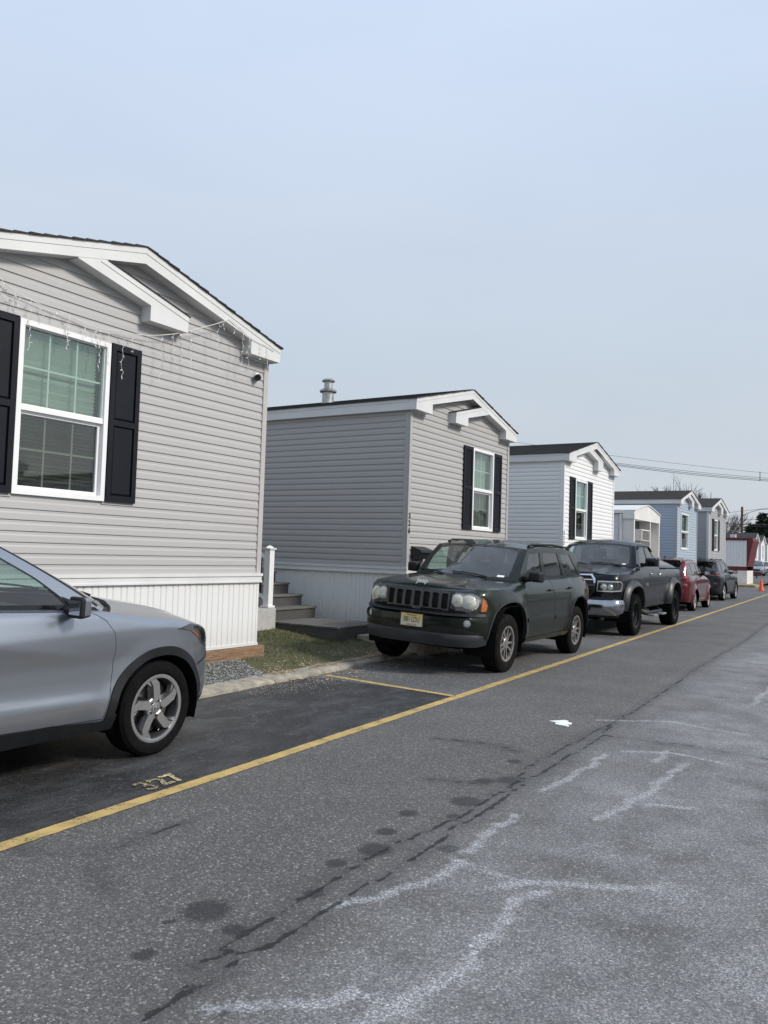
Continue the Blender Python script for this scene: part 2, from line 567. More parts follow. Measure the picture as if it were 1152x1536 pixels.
M_ROAD = asphalt('road_asphalt', 1.22, (1.03, 1, 0.96), True)
M_STALL = asphalt('stall_asphalt', 1.2)
def sealed():
    m = NT('sealed_asphalt')
    v2 = m.n('ShaderNodeTexVoronoi', feature='F1')
    v2.inputs['Scale'].default_value = 190.0
    m.l(m.coord(), v2.inputs['Vector'])
    sp2 = m.n('ShaderNodeSeparateColor')
    m.l(v2.outputs['Color'], sp2.inputs[0])
    c = m.ramp(sp2.outputs[1], [(0.0, 0.013), (0.6, 0.023), (0.94, 0.04), (1.0, 0.14)])
    st = m.ramp(m.noise(2.6, 7, 0.68, m.scaled((1.6, 0.7, 1))), [(0.46, 0.0), (0.72, 1.0)])
    c = m.mix(m.math('MULTIPLY', st, 0.34), c, (0.17, 0.17, 0.175, 1))
    v3 = m.n('ShaderNodeTexVoronoi', feature='DISTANCE_TO_EDGE')
    v3.inputs['Scale'].default_value = 1.5
    wv = m.n('ShaderNodeVectorMath', operation='ADD')
    nn = m.n('ShaderNodeTexNoise')
    nn.inputs['Scale'].default_value = 3.0
    m.l(m.coord(), nn.inputs['Vector'])
    m.l(m.coord(), wv.inputs[0])
    m.l(nn.outputs['Color'], wv.inputs[1])
    m.l(wv.outputs[0], v3.inputs['Vector'])
    ln = m.ramp(v3.outputs['Distance'], [(0.0, 1.0), (0.018, 0.0)])
    gr = m.ramp(m.noise(60, 3, 0.7), [(0.42, 0.0), (0.6, 1.0)])
    c = m.mix(m.math('MULTIPLY', m.math('MULTIPLY', ln, gr), 0.30), c, (0.30, 0.30, 0.31, 1))
    m.l(c, m.b.inputs['Base Color'])
    m.b.inputs['Roughness'].default_value = 0.62
    m.b.inputs['Specular IOR Level'].default_value = 0.4
    m.bump(sp2.outputs[0], 0.4, 0.003)
    return m.m
M_SEAL = sealed()

# road: one sheet, fine near the camera
def bloom(x, y):
    v = sstep(-2.15, -1.2, x) * (1 - 0.6 * sstep(14, 30, y))
    far = sstep(-1.9, -0.6, x) * sstep(12, 18, y) * 0.9
    return max(v, far) * (0.55 + 0.45 * sstep(1.0, -1.0, x)) + 0.25 * sstep(-1.0, 0.5, x)
xs = frange(-3.6, -2.5, 0.1) + frange(-2.5, -0.4, 0.035)[1:] + frange(-0.4, 2.0, 0.15)[1:] + frange(2, 9, 0.8)[1:]
ys = frange(-14, 1.4, 1.4) + frange(1.4, 9.2, 0.05)[1:] + frange(9.2, 20, 0.2)[1:] + frange(20, 48, 1.0)[1:] + frange(48, 190, 4)[1:]
road = sheet('road', xs, ys, road_z, M_ROAD, {'d_crack': dist_lines(crack_lines), 'd_salt': dist_lines(salt_lines), 'oil': oil_f, 'bloom': bloom})
kind(road, 'structure')
lane = sheet('parking_lane', frange(-5.53, -3.60, 0.4), frange(7.98, 46.0, 0.7), lambda x, y: road_z(x, y) + 0.0, M_STALL)
kind(lane, 'structure')
lane2 = sheet('parking_lane', frange(-5.53, -3.60, 0.4), frange(-14, 7.98, 0.7), lambda x, y: 0.0, M_SEAL)
kind(lane2, 'structure')
cross = sheet('cross_street', frange(-60, -3.60, 2.0), frange(46.0, 58.0, 1.0), lambda x, y: road_z(x, y) + 0.0, M_STALL)
kind(cross, 'structure')
M_EARTH = mat('winter_earth', (0.13, 0.11, 0.075), 0.95, var=0.35, vscale=1.5, bump=0.6, bscale=30)
gr = sheet('ground', [-900, -300, -100, -60, 9.02, 60, 300, 900], [-900, -300, -60, -14, 190, 400, 900], lambda x, y: -0.06, M_EARTH)
kind(gr, 'structure')
lot = sheet('far_pavement', frange(-60, -3.6, 6.0), frange(70.0, 190, 4.0), lambda x, y: road_z(x, y) - 0.01, M_STALL)
kind(lot, 'structure')

# lawn between and round the homes
def lawn_mat():
    m = NT('winter_lawn')
    a = m.noise(2.2, 6, 0.7)
    b = m.noise(26, 5, 0.75)
    g = m.ramp(b, [(0.25, (0.030, 0.040, 0.014, 1)), (0.5, (0.070, 0.075, 0.030, 1)), (0.75, (0.15, 0.13, 0.065, 1))])
    e2 = m.ramp(b, [(0.25, (0.07, 0.055, 0.035, 1)), (0.75, (0.24, 0.19, 0.12, 1))])
    m.l(m.mix(m.ramp(a, [(0.45, 0.0), (0.68, 0.8)]), g, e2), m.b.inputs['Base Color'])
    m.b.inputs['Roughness'].default_value = 0.95
    m.bump(b, 0.8, 0.02)
    return m.m
M_LAWN = lawn_mat()
lw = sheet('lawn', [-60, -40, -28, -20, -15, -12, -10] + frange(-9, -5.74, 0.12), [-14, -6, 0, 3] + frange(4.5, 12.5, 0.14) + frange(13, 46.0, 1.0), lawn_z, M_LAWN)
kind(lw, 'structure')
lw2 = sheet('lawn', [-60, -40, -28, -20, -15, -12, -9, -7.5, -6.4, -5.2], frange(58.0, 70, 1.5), lambda x, y: road_z(x, y) + 0.05, M_LAWN)
kind(lw2, 'structure')

# kerb: low weathered concrete, broken into lengths
M_KERB = mat('weathered_concrete', (0.30, 0.27, 0.22), 0.92, var=0.35, vscale=9, bump=0.9, bscale=45)
def kerb(y0, y1):
    bm = new()
    prof = [(-5.50, -0.05), (-5.505, 0.028), (-5.53, 0.045), (-5.60, 0.058), (-5.70, 0.066), (-5.745, 0.062), (-5.76, -0.05)]
    ys = frange(y0, y1, 0.06 if y1 < 13 else 0.4)
    rows = []
    for y in ys:
        row = []
        for i, (x, z) in enumerate(prof):
            a = 0.012 * noise.noise(Vector((y * 5, i * 1.3, 1.0))) + 0.02 * noise.noise(Vector((y * 0.9, 3, 2)))
            edge = min(y - y0, y1 - y)
            dz = -0.016 * max(0, 1 - edge / 0.035)
            row.append(bm.verts.new((x + a, y, (z + dz + 0.008 * noise.noise(Vector((y * 6, i * 2.1, 7)))) + (road_z(x, y) if z > 0 else 0))))
        rows.append(row)
    for A, B in zip(rows[:-1], rows[1:]):
        for i in range(len(prof) - 1):
            bm.faces.new((A[i], A[i + 1], B[i + 1], B[i]))
    bm.faces.new(rows[0])
    bm.faces.new(rows[-1])
    return kind(obj('kerb', bm, M_KERB, smooth=True, angle=50), 'structure')
ky = [-14, -8, -2, 2.2, 5.0, 7.35, 9.6, 12.2] + frange(15, 45, 3.0)
for a, b in zip(ky[:-1], ky[1:]):
    kerb(a + 0.006, b - 0.006)

# painted lines
def worn_paint(name, col, under, thr=0.40):
    m = NT(name)
    n1 = m.noise(70, 5, 0.7)
    n2 = m.noise(6, 4, 0.6)
    f = m.math('ADD', m.math('MULTIPLY', n1, 0.65), m.math('MULTIPLY', n2, 0.35))
    f = m.ramp(f, [(thr - 0.05, 0.0), (thr + 0.03, 1.0)])
    v = m.ramp(n2, [(0.3, tuple(c * 0.75 for c in col) + (1,)), (0.7, tuple(min(1, c * 1.1) for c in col) + (1,))])
    m.l(m.mix(f, (*under, 1), v), m.b.inputs['Base Color'])
    m.b.inputs['Roughness'].default_value = 0.8
    m.bump(n1, 0.5, 0.003)
    return m.m
M_YEL = worn_paint('worn_yellow_paint', (0.50, 0.355, 0.13), (0.09, 0.085, 0.07), 0.43)
M_YEL2 = worn_paint('old_yellow_paint', (0.62, 0.49, 0.25), (0.05, 0.05, 0.05), 0.505)
def ribbon(name, pts, wd, m, z=0.004, step=0.03, amp=0.006, seed=1):
    bm = new()
    prev = None
    L = []
    for (ax, ay), (bx, by) in zip(pts[:-1], pts[1:]):
        n = max(1, int(math.hypot(bx - ax, by - ay) / step))
        L += [(ax + (bx - ax) * i / n, ay + (by - ay) * i / n) for i in range(n)]
    L.append(pts[-1])
    for i, p in enumerate(L):
        q = L[min(i + 1, len(L) - 1)]
        o = L[max(i - 1, 0)]
        d = Vector((q[0] - o[0], q[1] - o[1])).normalized()
        nx, ny = d.y, -d.x
        k = i * step
        wob = 0.010 * noise.noise(Vector((k * 0.8, seed, 0)))
        a = wd / 2 + amp * noise.noise(Vector((k * 14, seed, 5))) + wob
        b = wd / 2 + amp * noise.noise(Vector((k * 14, seed, 9))) - wob
        zz = z + road_z(p[0], p[1])
        A = bm.verts.new((p[0] + nx * a, p[1] + ny * a, zz))
        B = bm.verts.new((p[0] - nx * b, p[1] - ny * b, zz))
        if prev:
            bm.faces.new((prev[0], prev[1], B, A))
        prev = (A, B)
    return kind(obj(name, bm, m, recalc=True), 'structure')
ribbon('yellow_line', [(-3.55, -14), (-3.55, 2.52)], 0.102, M_YEL, seed=1)
ribbon('yellow_line', [(-3.552, 2.55), (-3.555, 8.0), (-3.57, 20)], 0.102, M_YEL, seed=2)
ribbon('yellow_line', [(-3.57, 20), (-3.61, 46), (-3.62, 56)], 0.102, M_YEL, step=0.2, seed=3)
ribbon('yellow_line', [(-5.42, 8.21), (-3.60, 7.89)], 0.085, M_YEL, seed=4)
ribbon('yellow_line', [(-5.3, 16.15), (-3.63, 16.03)], 0.085, M_YEL2, seed=5)
ribbon('yellow_line', [(-5.3, 24.0), (-3.63, 24.1)], 0.085, M_YEL2, seed=6)
ribbon('yellow_line', [(-5.3, 32.9), (-3.66, 33.17)], 0.085, M_YEL2, seed=7)
ribbon('yellow_line', [(-5.3, 41.0), (-3.66, 41.2)], 0.085, M_YEL2, seed=8)
tb = text_bm('327', 0.24, 0.0, 0.95, offset=0.006)
xf(tb, Matrix.Translation((-3.735, 3.83, 0.005)) @ Matrix.Rotation(PI / 2, 4, 'Z'))
kind(obj('painted_number', tb, M_YEL2, recalc=False), 'structure')
# spilled white paint on the road
bm = new()
out = [(-2.42, 7.27), (-2.36, 7.34), (-2.26, 7.46), (-2.20, 7.44), (-2.20, 7.36), (-2.12, 7.33), (-2.10, 7.24), (-2.16, 7.20), (-2.09, 7.12), (-2.11, 7.08), (-2.20, 7.10), (-2.28, 7.11), (-2.31, 7.19), (-2.27, 7.26), (-2.34, 7.24)]
out = [(-2.25 + (a + 2.25) * .66, 7.27 + (b - 7.27) * .66) for a, b in out]
prism(bm, out, 0.001, 0.006, 'z')
M_WHT = mat('white_paint_patch', (0.82, 0.82, 0.80), 0.8, var=0.06)
tag(obj('litter_scrap', bm, M_WHT), 'torn white scrap lying flat on the grey road beyond the yellow line', 'litter')
# ------------------------------------------------------------------ homes
def siding_mat(name, col, rough=0.55):
    m = NT(name)
    g = m.noise(3.0, 6, 0.7, m.scaled((0.6, 0.6, 14)))
    d = m.noise(0.8, 4, 0.6)
    c = m.mix(m.ramp(d, [(0.35, 0.0), (0.75, 0.22)]), (*col, 1), tuple(x * 0.82 for x in col) + (1,))
    c = m.mix(m.ramp(g, [(0.3, 0.0), (0.7, 0.12)]), c, tuple(x * 0.85 for x in col) + (1,))
    m.l(c, m.b.inputs['Base Color'])
    m.b.inputs['Roughness'].default_value = rough
    m.bump(m.noise(8.0, 5, 0.7, m.scaled((1, 1, 40))), 0.12, 0.003)
    return m.m
M_TAUPE = siding_mat('taupe_vinyl', (0.425, 0.416, 0.408))
M_GREY = siding_mat('grey_vinyl', (0.40, 0.39, 0.375))
M_WVIN = siding_mat('white_vinyl', (0.78, 0.78, 0.77))
M_BLUE = siding_mat('blue_vinyl', (0.36, 0.43, 0.51))
M_GREY2 = siding_mat('slate_vinyl', (0.36, 0.36, 0.37))
M_TRIM = mat('white_aluminium_trim', (0.66, 0.66, 0.65), 0.45, var=0.06, vscale=2)
M_TRIMG = mat('grey_corner_trim', (0.40, 0.39, 0.38), 0.5, var=0.06, vscale=3)
M_TRIMT = mat('taupe_corner_trim', (0.46, 0.435, 0.41), 0.5, var=0.06, vscale=3)
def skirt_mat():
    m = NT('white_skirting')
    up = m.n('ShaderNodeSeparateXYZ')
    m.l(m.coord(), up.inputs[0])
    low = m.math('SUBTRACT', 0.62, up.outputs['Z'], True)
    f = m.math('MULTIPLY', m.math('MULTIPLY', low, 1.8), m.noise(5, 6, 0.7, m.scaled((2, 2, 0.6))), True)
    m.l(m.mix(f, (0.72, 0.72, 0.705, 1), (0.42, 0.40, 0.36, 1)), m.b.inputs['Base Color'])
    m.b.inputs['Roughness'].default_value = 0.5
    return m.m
M_SKIRT = skirt_mat()
M_SHUT = mat('near_black_shutter', (0.008, 0.009, 0.014), 0.5, var=0.15, spec=0.2)
M_PVC = mat('white_window_vinyl', (0.80, 0.80, 0.79), 0.35, var=0.03)
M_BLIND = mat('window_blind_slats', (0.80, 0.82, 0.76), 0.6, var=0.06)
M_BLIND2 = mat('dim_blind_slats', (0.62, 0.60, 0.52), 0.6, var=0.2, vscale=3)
M_CURT = mat('sheer_curtain', (0.50, 0.53, 0.48), 0.8, var=0.15, vscale=4, stretch=(1, 6, 0.4))
M_TEALREF = mat('teal_pane_reflection', (0.33, 0.52, 0.54), 0.8, var=0.06)  # reflection in the upper pane, put into a flat teal colour
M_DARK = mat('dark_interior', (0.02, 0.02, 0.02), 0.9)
M_BLACK = mat('black_plastic', (0.012, 0.012, 0.013), 0.45, var=0.2)
M_WGLASS = glass('window_glass', (0.80, 0.88, 0.84), dust=0.02)
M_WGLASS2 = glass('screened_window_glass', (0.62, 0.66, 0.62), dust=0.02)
M_WGLASS3 = glass('dark_window_glass', (0.20, 0.22, 0.22), dust=0.02)
def shingle_mat():
    m = NT('dark_shingles')
    v = m.n('ShaderNodeTexVoronoi')
    v.inputs['Scale'].default_value = 9
    m.l(m.scaled((1, 2.2, 2.2)), v.inputs['Vector'])
    s = m.n('ShaderNodeSeparateColor')
    m.l(v.outputs['Color'], s.inputs[0])
    n = m.noise(160, 2, 0.7)
    c = m.ramp(s.outputs[0], [(0, (0.018, 0.017, 0.018, 1)), (1, (0.045, 0.042, 0.04, 1))])
    m.l(m.mix(m.math('MULTIPLY', n, 0.5), c, (0.06, 0.058, 0.056, 1)), m.b.inputs['Base Color'])
    m.b.inputs['Roughness'].default_value = 0.95
    m.bump(n, 0.5, 0.004)
    return m.m
M_SHIN = shingle_mat()
M_GALV = mat('galvanised_steel', (0.42, 0.43, 0.42), 0.42, metal=0.85, var=0.3, vscale=14)
EX = 0.0508 * 2

def courses(bm, O, u, n, u0, u1, z0, z1, holes=(), gable=None):
    O, u, n = Vector(O), Vector(u), Vector(n)
    prof = ((0.0, 0.0), (0.0, 0.015), (0.056, 0.012), (0.072, 0.005), (EX, 0.0035))
    k = 0
    z = z0
    while z < z1 - 1e-4:
        zt = min(z + EX, z1)
        # spans of this course left over between the openings
        spans = [(u0, u1)]
        for (h0, h1, a, b) in holes:
            if zt > a + 0.02 and z < b - 0.02:
                ns = []
                for (s, e_) in spans:
                    if h0 > s:
                        ns.append((s, min(e_, h0)))
                    if h1 < e_:
                        ns.append((max(s, h1), e_))
                spans = [q for q in ns if q[1] - q[0] > 0.01]
        for (s, e_) in spans:
            rows = []
            for (dz, dx) in prof:
                zz = min(z + dz, zt)
                a, b = s, e_
                if gable:
                    c, za, sl = gable
                    hw = max(0.0, (za - zz) / sl)
                    a, b = max(a, c - hw), min(b, c + hw)
                    if b < a:
                        a = b = (a + b) / 2
                rows.append([bm.verts.new(O + u * a + n * dx + Vector((0, 0, zz))), bm.verts.new(O + u * b + n * dx + Vector((0, 0, zz)))])
            for A, B in zip(rows[:-1], rows[1:]):
                if (A[0].co - A[1].co).length < 1e-5 and (B[0].co - B[1].co).length < 1e-5:
                    continue
                try:
                    f = bm.faces.new((A[0], A[1], B[1], B[0]))
                    f.normal_update()
                    if f.normal.dot(n + Vector((0, 0, -0.3))) < 0:
                        f.normal_flip()
                except ValueError:
                    pass
        z = zt
        k += 1

def ribbed(bm, O, u, n, u0, u1, z0, z1, pitch=0.1, depth=0.010):
    O, u, n = Vector(O), Vector(u), Vector(n)
    pr = []
    x = u0
    i = 0
    while x < u1 - 1e-4:
        w1 = pitch * (0.90 if i % 2 else 0.62)
        pr += [(x, 0.0), (min(x + 0.010, u1), depth), (min(x + w1, u1), depth), (min(x + w1 + 0.008, u1), 0.0)]
        x = min(x + w1 + 0.014, u1)
        i += 1
    pr.append((u1, 0.0))
    A = [bm.verts.new(O + u * a + n * d + Vector((0, 0, z0))) for a, d in pr]
    B = [bm.verts.new(O + u * a + n * d + Vector((0, 0, z1))) for a, d in pr]
    for i in range(len(pr) - 1):
        if (A[i].co - A[i + 1].co).length > 1e-5:
            f = bm.faces.new((A[i], A[i + 1], B[i + 1], B[i]))
            f.normal_update()
            if f.normal.dot(n) < 0:
                f.normal_flip()

def ring(bm, y0, y1, z0, z1, wd, x0, x1, bot=None):
    b = wd if bot is None else bot
    prism(bm, [(y0, z0), (y1, z0), (y1, z1), (y0, z1)], x0, x1, 'x', holes=[[(y0 + wd, z0 + b), (y1 - wd, z0 + b), (y1 - wd, z1 - wd), (y0 + wd, z1 - wd)]])

def window(par, y0, y1, z0, z1, style, far=False):
    bm = new()
    cw = 0.05
    ring(bm, y0, y1, z0, z1, cw, -0.07, 0.034)
    zm = z0 + (z1 - z0) * 0.497
    a, b = y0 + cw, y1 - cw
    box(bm, -0.03, 0.022, a, b, zm - 0.024, zm + 0.024)
    ring(bm, a, b, zm + 0.022, z1 - cw + 0.002, 0.012, -0.035, 0.010)
    ring(bm, a, b, z0 + cw - 0.002, zm - 0.022, 0.034, -0.050, -0.014)
    fr = obj('window', bm, M_PVC, par)
    bm = new()
    box(bm, -0.022, -0.018, a, b, zm + 0.02, z1 - cw)
    obj('pane', bm, M_WGLASS, fr)
    bm = new()
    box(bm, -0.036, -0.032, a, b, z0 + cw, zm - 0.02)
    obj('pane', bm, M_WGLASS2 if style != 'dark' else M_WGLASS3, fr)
    if style in ('grid', 'curtain', 'teal'):
        for (lo, hi, xx) in ((zm + 0.03, z1 - cw - 0.01, -0.026), (z0 + cw + 0.03, zm - 0.03, -0.040)):
            bm = new()
            nv = 3 if style == 'grid' else 2
            for i in range(1, nv):
                yy = a + (b - a) * i / nv
                box(bm, xx - 0.004, xx, yy - 0.009, yy + 0.009, lo, hi)
            zz = (lo + hi) / 2
            yy = [a] + [a + (b - a) * i / nv for i in range(1, nv)] + [b]
            for p, q in zip(yy[:-1], yy[1:]):
                box(bm, xx - 0.0042, xx - 0.0002, p + 0.0095, q - 0.0095, zz - 0.009, zz + 0.009)
            obj('muntin_grid', bm, M_PVC, fr)
    # the shaded room behind
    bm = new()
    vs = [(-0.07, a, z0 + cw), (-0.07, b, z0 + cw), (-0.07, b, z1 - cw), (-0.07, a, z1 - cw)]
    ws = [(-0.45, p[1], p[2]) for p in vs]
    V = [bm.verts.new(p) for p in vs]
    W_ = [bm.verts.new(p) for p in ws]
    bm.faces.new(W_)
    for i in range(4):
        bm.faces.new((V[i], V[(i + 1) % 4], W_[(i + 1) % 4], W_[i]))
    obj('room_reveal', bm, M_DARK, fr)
    if far:
        bm = new()
        box(bm, -0.12, -0.11, a, b, zm, z1 - cw)
        obj('curtain', bm, M_CURT if style != 'teal' else M_TEALREF, fr)
        return fr
    if style == 'grid':
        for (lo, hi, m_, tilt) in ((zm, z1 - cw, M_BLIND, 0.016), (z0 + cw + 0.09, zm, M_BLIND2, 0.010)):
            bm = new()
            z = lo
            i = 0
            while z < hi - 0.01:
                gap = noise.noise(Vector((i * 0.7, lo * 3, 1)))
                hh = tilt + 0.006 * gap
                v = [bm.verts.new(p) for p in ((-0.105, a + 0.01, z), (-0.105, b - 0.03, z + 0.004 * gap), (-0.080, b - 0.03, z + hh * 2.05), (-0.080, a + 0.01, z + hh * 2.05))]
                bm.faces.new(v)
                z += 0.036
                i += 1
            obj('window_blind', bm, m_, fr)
    elif style == 'curtain':
        bm = new()
        n = 60
        P = [[None] * (n + 1) for _ in range(2)]
        for r, zz in enumerate((z0 + cw, z1 - cw)):
            for i in range(n + 1):
                t = i / n
                P[r][i] = bm.verts.new((-0.13 + 0.018 * math.sin(t * 60 + r) + 0.008 * math.sin(t * 23), a + (b - a) * t, zz))
        for i in range(n):
            bm.faces.new((P[0][i], P[0][i + 1], P[1][i + 1], P[1][i]))
        obj('curtain', bm, M_CURT, fr, smooth=True)
    elif style == 'teal':
        bm = new()
        box(bm, -0.12, -0.112, a + 0.004, b - 0.004, zm - 0.0, z1 - cw)  # flat panel painting the pane's teal reflection
        obj('reflection_panel', bm, M_TEALREF, fr)
    return fr

def shutter(par, y0, y1, z0, z1, louvred):
    bm = new()
    f = 0.055
    zm = (z0 + z1) / 2
    t = 0.030
    prism(bm, [(y0, z0), (y1, z0), (y1, z1), (y0, z1)], 0.012, 0.012 + t, 'x',
          holes=[[(y0 + f, z0 + f * 1.2), (y1 - f, z0 + f * 1.2), (y1 - f, zm - f * 0.55), (y0 + f, zm - f * 0.55)],
                 [(y0 + f, zm + f * 0.55), (y1 - f, zm + f * 0.55), (y1 - f, z1 - f * 1.2), (y0 + f, z1 - f * 1.2)]])
    for lo, hi in ((z0 + f * 1.2, zm - f * 0.55), (zm + f * 0.55, z1 - f * 1.2)):
        if louvred:
            box(bm, 0.012, 0.016, y0 + f, y1 - f, lo, hi)
            z = lo
            while z < hi - 0.01:
                zt = min(z + 0.034, hi)
                v = [bm.verts.new(p) for p in ((0.038, y0 + f, z), (0.038, y1 - f, z), (0.018, y1 - f, zt), (0.018, y0 + f, zt), (0.016, y0 + f, z), (0.016, y1 - f, z))]
                bm.faces.new((v[0], v[1], v[2], v[3]))
                bm.faces.new((v[4], v[5], v[1], v[0]))
                z = zt
        else:
            a, b = y0 + f, y1 - f
            g = 0.022
            o = [bm.verts.new(p) for p in ((0.018, a, lo), (0.018, b, lo), (0.018, b, hi), (0.018, a, hi))]
            q = [bm.verts.new(p) for p in ((0.034, a + g, lo + g), (0.034, b - g, lo + g), (0.034, b - g, hi - g), (0.034, a + g, hi - g))]
            bm.faces.new(q)
            for i in range(4):
                bm.faces.new((o[i], o[(i + 1) % 4], q[(i + 1) % 4], q[i]))
    return obj('shutter', bm, M_SHUT, par)

def home(name, label, s0, W, L, front, side, corner, small=None, zskirt=0.26, ztrim=1.17, win=None, shut=None, louv=True,
         eave=4.03, drop=0.18, pitch=0.25, e=0.16, number=None, far=False, skirt=True, base=None, group='mobile homes in a row along the street', rz=-HD, dz=0.0):
    loc = H(0, s0, dz) if base is None else base
    t = thing(name, label, 'mobile home', loc, rz, group)
    so_ = 0.08
    c = W / 2
    zA = eave + pitch * (c + so_)
    zw = eave - drop                                  # soffit height
    def top(y):
        return zA - pitch * abs(y - c)
    holes = []
    if win:
        holes = [(win[0] + 0.01, win[1] - 0.01, win[2] + 0.01, win[3] - 0.01)]
    bm = new()
    courses(bm, (0, 0, 0), (0, 1, 0), (1, 0, 0), 0.0, W, ztrim, zA - 0.03, holes, (c, zA - 0.03, pitch))
    if win:
        a_, b_, c_, d_ = win[0] + 0.03, win[1] - 0.03, win[2] + 0.03, win[3] - 0.03
        b2 = new()
        prism(b2, [(a_ - .15, c_ - .16), (b_ + .15, c_ - .16), (b_ + .15, d_ + .16), (a_ - .15, d_ + .16)], -0.02, 0.002, 'x', holes=[[(a_, c_), (b_, c_), (b_, d_), (a_, d_)]])
        bmesh.ops.recalc_face_normals(b2, faces=b2.faces[:])
        me = bpy.data.meshes.new('x')
        b2.to_mesh(me)
        b2.free()
        bm.from_mesh(me)
        bpy.data.meshes.remove(me)
    obj('front_wall', bm, front, t, recalc=False)
    bm = new()
    courses(bm, (0, 0, 0), (1, 0, 0), (0, -1, 0), -L, 0.0, ztrim, zw + 0.02)
    obj('side_wall', bm, side, t, recalc=False)
    bm = new()
    courses(bm, (0, W, 0), (1, 0, 0), (0, 1, 0), -L, 0.0, ztrim, zw + 0.02)
    obj('side_wall', bm, side, t, recalc=False)
    bm = new()
    box(bm, -L - 0.02, -L, 0, W, zskirt, zw)
    obj('rear_wall', bm, side, t)
    for (y0, y1) in ((-0.026, 0.055), (W - 0.055, W + 0.026)):
        bm = new()
        y_in = (y0 + 0.008, y1) if y0 < 1 else (y0, y1 - 0.008)
        box(bm, 0.0, 0.026, y0, y1, ztrim - 0.012, zw + 0.001, bevel=0.004)
        ys_ = (-0.026, 0.0) if y0 < 1 else (W, W + 0.026)
        box(bm, -0.075, -0.001, ys_[0], ys_[1], ztrim - 0.012, zw + 0.001, bevel=0.004)
        obj('corner_trim', bm, corner, t)
    # lower trim board
    bm = new()
    for (x0, x1, y0, y1) in ((-0.02, 0.036, -0.036, W + 0.036), (-L, -0.021, -0.036, 0.0), (-L, -0.021, W, W + 0.036)):
        box(bm, x0, x1, y0, y1, ztrim - 0.105, ztrim - 0.014)
    for (x0, x1, y0, y1) in ((-0.02, 0.048, -0.048, W + 0.048), (-L, -0.021, -0.048, 0.0), (-L, -0.021, W, W + 0.048)):
        box(bm, x0, x1, y0, y1, ztrim - 0.030, ztrim + 0.005)
        box(bm, x0, x1 - 0.004, y0 + 0.004, y1 - 0.004, ztrim - 0.108, ztrim - 0.090)
    obj('trim_board', bm, M_TRIM, t)
    if skirt:
        bm = new()
        zs = zskirt - 0.0
        ribbed(bm, (0, 0, 0), (0, 1, 0), (1, 0, 0), 0, W, zs + 0.03, ztrim - 0.10)
        ribbed(bm, (0, 0, 0), (1, 0, 0), (0, -1, 0), -L, 0, zs, ztrim - 0.10)
        ribbed(bm, (0, W, 0), (1, 0, 0), (0, 1, 0), -L, 0, zs, ztrim - 0.10)
        box(bm, 0, 0.024, -0.024, W + 0.024, zs, zs + 0.032)
        box(bm, -L, -0.001, -0.022, 0, zs - 0.002, zs + 0.030)
        box(bm, -L, -0.001, W, W + 0.022, zs - 0.002, zs + 0.030)
        box(bm, -0.03, 0.014, -0.014, 0.02, zs + 0.032, ztrim - 0.10)
        box(bm, -0.03, 0.014, W - 0.02, W + 0.014, zs + 0.032, ztrim - 0.10)
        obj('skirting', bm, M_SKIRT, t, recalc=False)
    # gable rake boards with boxed returns, and the smaller gable nested in them
    r = 0.47
    d = drop
    bm = new()
    prism(bm, [(-so_, zw), (r, zw), (r, top(r) - d + 0.03), (c, zA - d + 0.01), (W - r, top(W - r) - d + 0.03), (W - r, zw), (W + so_, zw), (W + so_, eave), (c, zA), (-so_, eave)], 0.002, e, 'x')
    for sg in (-1, 1):        # drip edge over the board
        ye = -so_ if sg < 0 else W + so_
        q = [(ye, eave - 0.062), (c, zA - 0.062), (c, zA + 0.002), (ye, eave + 0.002)]
        prism(bm, q if sg < 0 else q[::-1], e, e + 0.006, 'x')
    if small:
        side_, a, sl, sr = small
        ai = top(a) - d
        sgn = 1 if side_ == 'R' else -1
        def zb(y):
            return ai - pitch * abs(a - y)
        lo, hi = (sl, sr) if sgn > 0 else (sr, sl)
        pts = [(sl, zw - 0.006), (sr, zw - 0.006), (sr, zb(sr) + 0.03 if True else 0), (a, ai + 0.01), (a - sgn * 0.05, ai + 0.1), (a - sgn * (d / (2 * pitch) - 0.04), ai + d / 2 + 0.008), (sl, zb(sl) + d)]
        prism(bm, pts, 0.003, e - 0.003, 'x')
        q = [(sl, zb(sl) + d - 0.055), (a - sgn * 0.26, zb(a - sgn * 0.26) + d - 0.055), (a - sgn * 0.35, zb(a - sgn * 0.35) + d + 0.002), (sl, zb(sl) + d + 0.002)]
        prism(bm, q, e - 0.003, e + 0.003, 'x')
        # J-channel round the small return
        ys_ = sl - sgn * 0.03
        box(bm, 0.002, 0.028, min(sl, ys_) , max(sl, ys_), zw - 0.02, zb(sl) + d * 0.8)
    for (p_, q_) in ((-so_, r), (W - r, W + so_)):
        box(bm, 0.002, 0.03, p_ + 0.08, q_ + (0.02 if p_ < 0 else -0.1), zw - 0.022, zw - 0.003)
    obj('gable_trim', bm, M_TRIM, t)
    # eave boards
    for (y0, y1) in ((-so_, -0.002), (W + 0.002, W + so_)):
        bm = new()
        box(bm, -L, 0.001, y0, y1, zw + 0.001, eave)
        yo = y0 - 0.007 if y0 < 1 else y1 + 0.007
        box(bm, -L, 0.001, min(yo, y0 if y0 < 1 else y1), max(yo, y0 if y0 < 1 else y1), eave - 0.05, eave + 0.001)
        obj('eave_board', bm, M_TRIM, t)
    # roof in overlapping shingle courses
    bm = new()
    nC = 12 if far else 15
    half = c + so_ + 0.025
    zo = pitch * half
